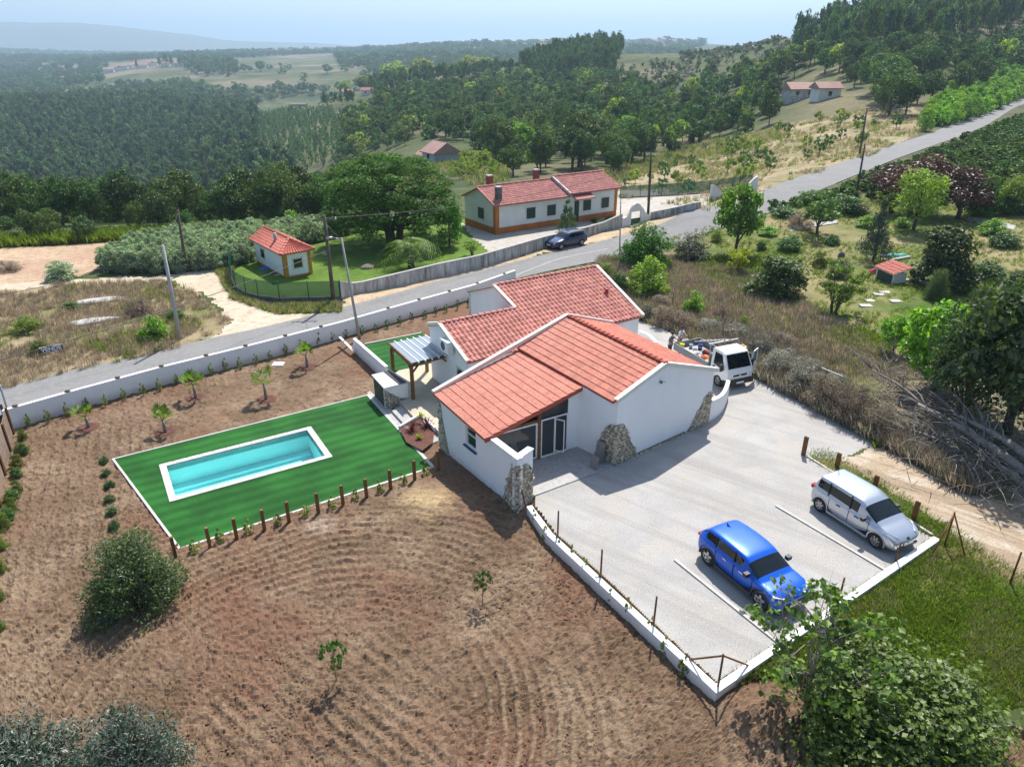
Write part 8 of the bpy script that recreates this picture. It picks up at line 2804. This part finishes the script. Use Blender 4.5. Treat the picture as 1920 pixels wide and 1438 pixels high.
wood('ridge_wood', 'tall eucalyptus and pine wood along the right skyline', [[(1470, 108), (1560, 66), (1700, 34), (1990, -20), (1990, 62), (1850, 84), (1700, 112), (1560, 118)]], 6.2, 107, 200, 560, k3('euc') + k3('pinewood'), 12, 17, wf=.5)
wood('slope_wood', 'mixed wood on the right hillside', [[(1290, 180), (1480, 112), (1700, 112), (1990, 62), (1990, 120), (1860, 165), (1740, 215), (1620, 225), (1560, 205), (1440, 205), (1300, 200)]], 8.5, 108, 130, 420, k3('wood') * 2 + k3('scrub') + ['fruit', 'pinewood0'], 6, 11, prob=clr(20, -.25, 6), singles=30, slabel='round green tree at the foot of the right hillside, %s from the left', sgroup='trees on the right hillside', skeys=['oakA', 'oakB'], wf=.9, holes=[[(1462, 150), (1585, 150), (1600, 240), (1465, 240)]])
wood('olive_grove', 'grey green olive and scrub rows on the open slope', [[(1150, 135), (1290, 100), (1480, 74), (1480, 112), (1290, 180), (1170, 155)]], 7.5, 109, 200, 640, k3('oliverow') + k3('scrub'), 2.5, 4.5, prob=clr(25, -.2, 7, .2), wf=1.0)
wood('hill_wood', 'distant woods on the hills', [[(-300, 108), (100, 104), (500, 98), (900, 90), (1150, 92), (1300, 96), (1300, 130), (990, 130), (760, 165), (640, 185), (440, 200), (330, 192), (-300, 196)]], 17, 110, 760, 2600, k3('wood') + ['youngeuc0'], 9, 16, holes=fieldhole, prob=clr(120, -.05, 8, .05), wf=1.2)
wood('far_wood', 'woods on the farthest hills', [[(-400, 92), (900, 80), (1320, 78), (1320, 98), (900, 100), (0, 108), (-400, 112)]], 34, 111, 2300, 4800, k3('scrub'), 14, 20, prob=clr(260, -.1, 9, .05), wf=2.0)
wood('vine_rows', 'rows of green vines on the slope right of the street', [[(1445, 396), (1560, 358), (1700, 304), (1831, 254), (1914, 220), (2050, 170), (2050, 420), (1920, 405), (1780, 385), (1620, 372)]], 1.7, 112, 70, 190, ['scrub0', 'scrub1'], 1.3, 2.0, wf=1.3)
# orchard of small trees in the dry meadow
wood('meadow_shrubs', 'small shrubs and fruit trees in the dry meadow', [[(1160, 352), (1240, 305), (1330, 272), (1480, 238), (1690, 200), (1700, 240), (1600, 285), (1480, 330), (1330, 372), (1180, 368)]], 7.5, 113, 85, 230, ['fruit', 'fruitb'], 1.8, 3.2, singles=33, slabel='small fruit tree in the dry meadow beyond the street, %s from the left', sname='fruit_tree', sgroup='fruit trees in the dry meadow', prob=clr(9, -.5, 10), wf=.9)
wood('autumn_vines', 'yellowing vines and fruit bushes behind the neighbour house', [[(850, 312), (870, 298), (930, 298), (940, 326), (880, 338), (850, 338)]], 3.2, 114, 95, 215, ['fruit'], 1.5, 2.5, wf=1.0)
# canes
cane = [tuft_mesh('cane_tuft', 26, 1, .3, .022, 'reed', 60 + i, .45) for i in range(3)]
caneb = [tuft_mesh('cane_tuft_bright', 26, 1, .3, .022, 'reedbright', 70 + i, .45) for i in range(3)]
sc('cane_thicket', [[(190, 514), (330, 512), (425, 504), (480, 488), (560, 462), (660, 440), (655, 428), (560, 436), (460, 444), (340, 452), (250, 470), (205, 492)]], 1500, 120, 55, 100, [CROWN[k][0] for k in k3('cane')], 1.1, 1.8, -.1, zs=1.15)
sc('cane_thicket', [[(1725, 250), (1830, 222), (1914, 184), (2050, 140), (2050, 80), (1900, 110), (1850, 150), (1750, 200)]], 1500, 121, 110, 330, [CROWN[k][0] for k in k3('canebright')], 2.4, 3.8, -.1, zs=1.1, label='bright green canes along the upper street')
sc('terrace_weeds', [[(-200, 470), (0, 455), (230, 442), (420, 432), (430, 440), (240, 452), (0, 465), (-200, 480)]], 1600, 122, 70, 100, tf_weed, .6, 1.3, 0)
sc('slope_weeds', [[(590, 350), (800, 300), (950, 290), (960, 340), (880, 350), (860, 330), (640, 380)], [(1150, 350), (1100, 330), (1240, 290), (1330, 265), (1480, 240), (1480, 260), (1240, 320)]], 5000, 123, 90, 240, tf_weed + tf_straw, .5, 1.1, 0)

# tall yellow-green trees on the middle ridge
for k, (u, v, vt, w) in enumerate(((648, 170, 149, 28), (688, 170, 138, 46), (740, 160, 114, 60), (792, 152, 106, 46), (838, 145, 116, 16), (852, 144, 114, 16), (866, 142, 114, 16), (884, 140, 103, 52), (912, 136, 106, 36), (822, 147, 118, 16))):
    az = azu(u, v); Y = 640.; p = Vector((az * Y, Y, base1(az * Y, Y)))
    d_ = proj(*p)[2]; H_ = max(8, hgt(p, vt) - p.z) * 1.05
    plant('poplar', 'poplar', p, H_, w * d_ / FOC, 'tall yellow-green rounded tree on the middle ridge, %s listed from the left' % ordn[k], 'tree', 'yellow-green trees on the middle ridge')

# ------------------------------------------------------------------ far buildings
def farhouse(u, v, w, dep, h, rh, rot, label, wall='plaster_house', roof='tile_old', wins=3, group=None, Y=None, cat='house', name='farmhouse'):
    if Y is None: p = G(u, v)
    else:
        az = azu(u, v); p = Vector((az * Y, Y, base1(az * Y, Y)))
    t = thing(name, label, cat, tuple(p), rot, group)
    MB().add([(-w / 2, -dep / 2, -2), (w / 2, -dep / 2, -2), (w / 2, -dep / 2, h), (w / 2, 0, h + rh), (w / 2, dep / 2, h), (w / 2, dep / 2, -2), (-w / 2, dep / 2, -2), (-w / 2, dep / 2, h), (-w / 2, 0, h + rh), (-w / 2, -dep / 2, h)],
             [(0, 1, 2, 9), (1, 5, 4, 3, 2), (5, 6, 7, 4), (6, 0, 9, 8, 7), (9, 2, 3, 8), (3, 4, 7, 8)]).build('wall', M[wall], t, True)
    o = .5
    MB().add([(-w / 2 - o, -dep / 2 - o, h - .2), (w / 2 + o, -dep / 2 - o, h - .2), (w / 2 + o, 0, h + rh + .1), (-w / 2 - o, 0, h + rh + .1), (w / 2 + o, dep / 2 + o, h - .2), (-w / 2 - o, dep / 2 + o, h - .2),
              (-w / 2 - o, -dep / 2 - o, h - .4), (w / 2 + o, -dep / 2 - o, h - .4), (w / 2 + o, dep / 2 + o, h - .4), (-w / 2 - o, dep / 2 + o, h - .4)],
             [(0, 1, 2, 3), (3, 2, 4, 5), (6, 7, 1, 0), (8, 9, 5, 4), (1, 7, 8, 4, 2), (0, 3, 5, 9, 6), (7, 6, 9, 8)]).build('roof', M[roof], t, True)
    for k in range(wins):
        x = (k + .5) / wins * w - w / 2
        MB().box(x - .5, x + .5, -dep / 2 - .05, -dep / 2 - .01, .9, 2.0).build('window', M['glass_dark'], t, True)
    return t


M['bluewhite'] = plain('pale_blue_wall', (.42, .46, .52), .9)
farhouse(826, 304, 5.6, 6.5, 2.6, 1.9, -.95, 'small pale cabin with a steep faded red roof below the wood', 'bluewhite', 'tile_faded', wins=1, cat='cabin', name='cabin')
farhouse(803, 303, 4.5, 3.5, 1.6, .7, -.5, 'low red-roofed lean-to beside the pale cabin', 'bluewhite', 'tile_faded', wins=0, cat='shed', name='shed')
farhouse(1508, 183, 11, 7, 2.6, 1.4, .05, 'long farmhouse with a faded pink roof among the hillside trees', 'plaster_old', 'tile_faded')
farhouse(1546, 186, 6, 5, 3.0, 1.2, .1, 'small white annex with a pink roof right of the hillside farmhouse', 'plaster_house', 'tile_faded', wins=1)
farhouse(560, 199, 16, 7, 2.0, .8, .1, 'low ruined farm building on the bare patch of the middle ridge', 'mortar', 'mortar', wins=0, cat='ruin', name='ruin')
farhouse(652, 180, 7, 6, 3, 1.5, .2, 'white house under the trees at the left end of the ridge row', 'plaster_house')
farhouse(688, 178, 6, 5, 3, 1.5, -.2, 'small white house beside the bare track on the middle ridge', 'plaster_house', wins=1)
for k, (u, v, w, rot) in enumerate(((205, 137, 18, .3), (218, 132, 12, -.2), (232, 135, 20, .1), (246, 128, 16, .4), (258, 133, 22, 0), (268, 126, 18, .2), (280, 131, 20, -.3), (290, 127, 14, .1), (300, 132, 18, .3), (312, 128, 16, 0), (325, 131, 14, .2), (240, 122, 16, .3), (275, 120, 18, -.1), (336, 124, 14, .2), (402, 120, 18, .1), (420, 118, 14, .3))):
    farhouse(u, v, w, 10, 6, 3, rot, 'small pale house with a red roof in the distant village, %s listed' % ordn[k], roof='tile_faded', wins=2, group='houses of the distant village', Y=1480 + (k * 37) % 160, name='village_house')
for k, (u, v, w) in enumerate(((498, 100, 26), (515, 98, 20), (540, 99, 24), (860, 88, 30), (905, 86, 24), (1000, 86, 34), (985, 90, 26), (1018, 88, 24), (1225, 84, 26), (1240, 85, 30), (935, 84, 24), (1260, 86, 22))):
    farhouse(u, v, w, 16, 8, 5, (k % 5) * .2, 'tiny pale house on the far hills, %s from the left of its row' % ordn[k], roof='tile_faded', wins=0, group='houses on the far hills', Y=2350 + (k * 91) % 300, name='hill_house')
for k, (u, v, vt, w) in enumerate(((312, 128, 100, 16), (322, 128, 104, 14), (338, 126, 106, 18), (352, 126, 107, 16), (300, 128, 108, 14), (256, 124, 112, 8))):
    az = azu(u, v); Y = 1450.; p = Vector((az * Y, Y, base1(az * Y, Y))); d_ = proj(*p)[2]
    plant('stone_pine', 'pinewood0', p, max(14, hgt(p, vt) - p.z), w * d_ / FOC, 'dark flat-topped pine above the distant village, %s listed' % ordn[k], 'tree', 'pines of the distant village')
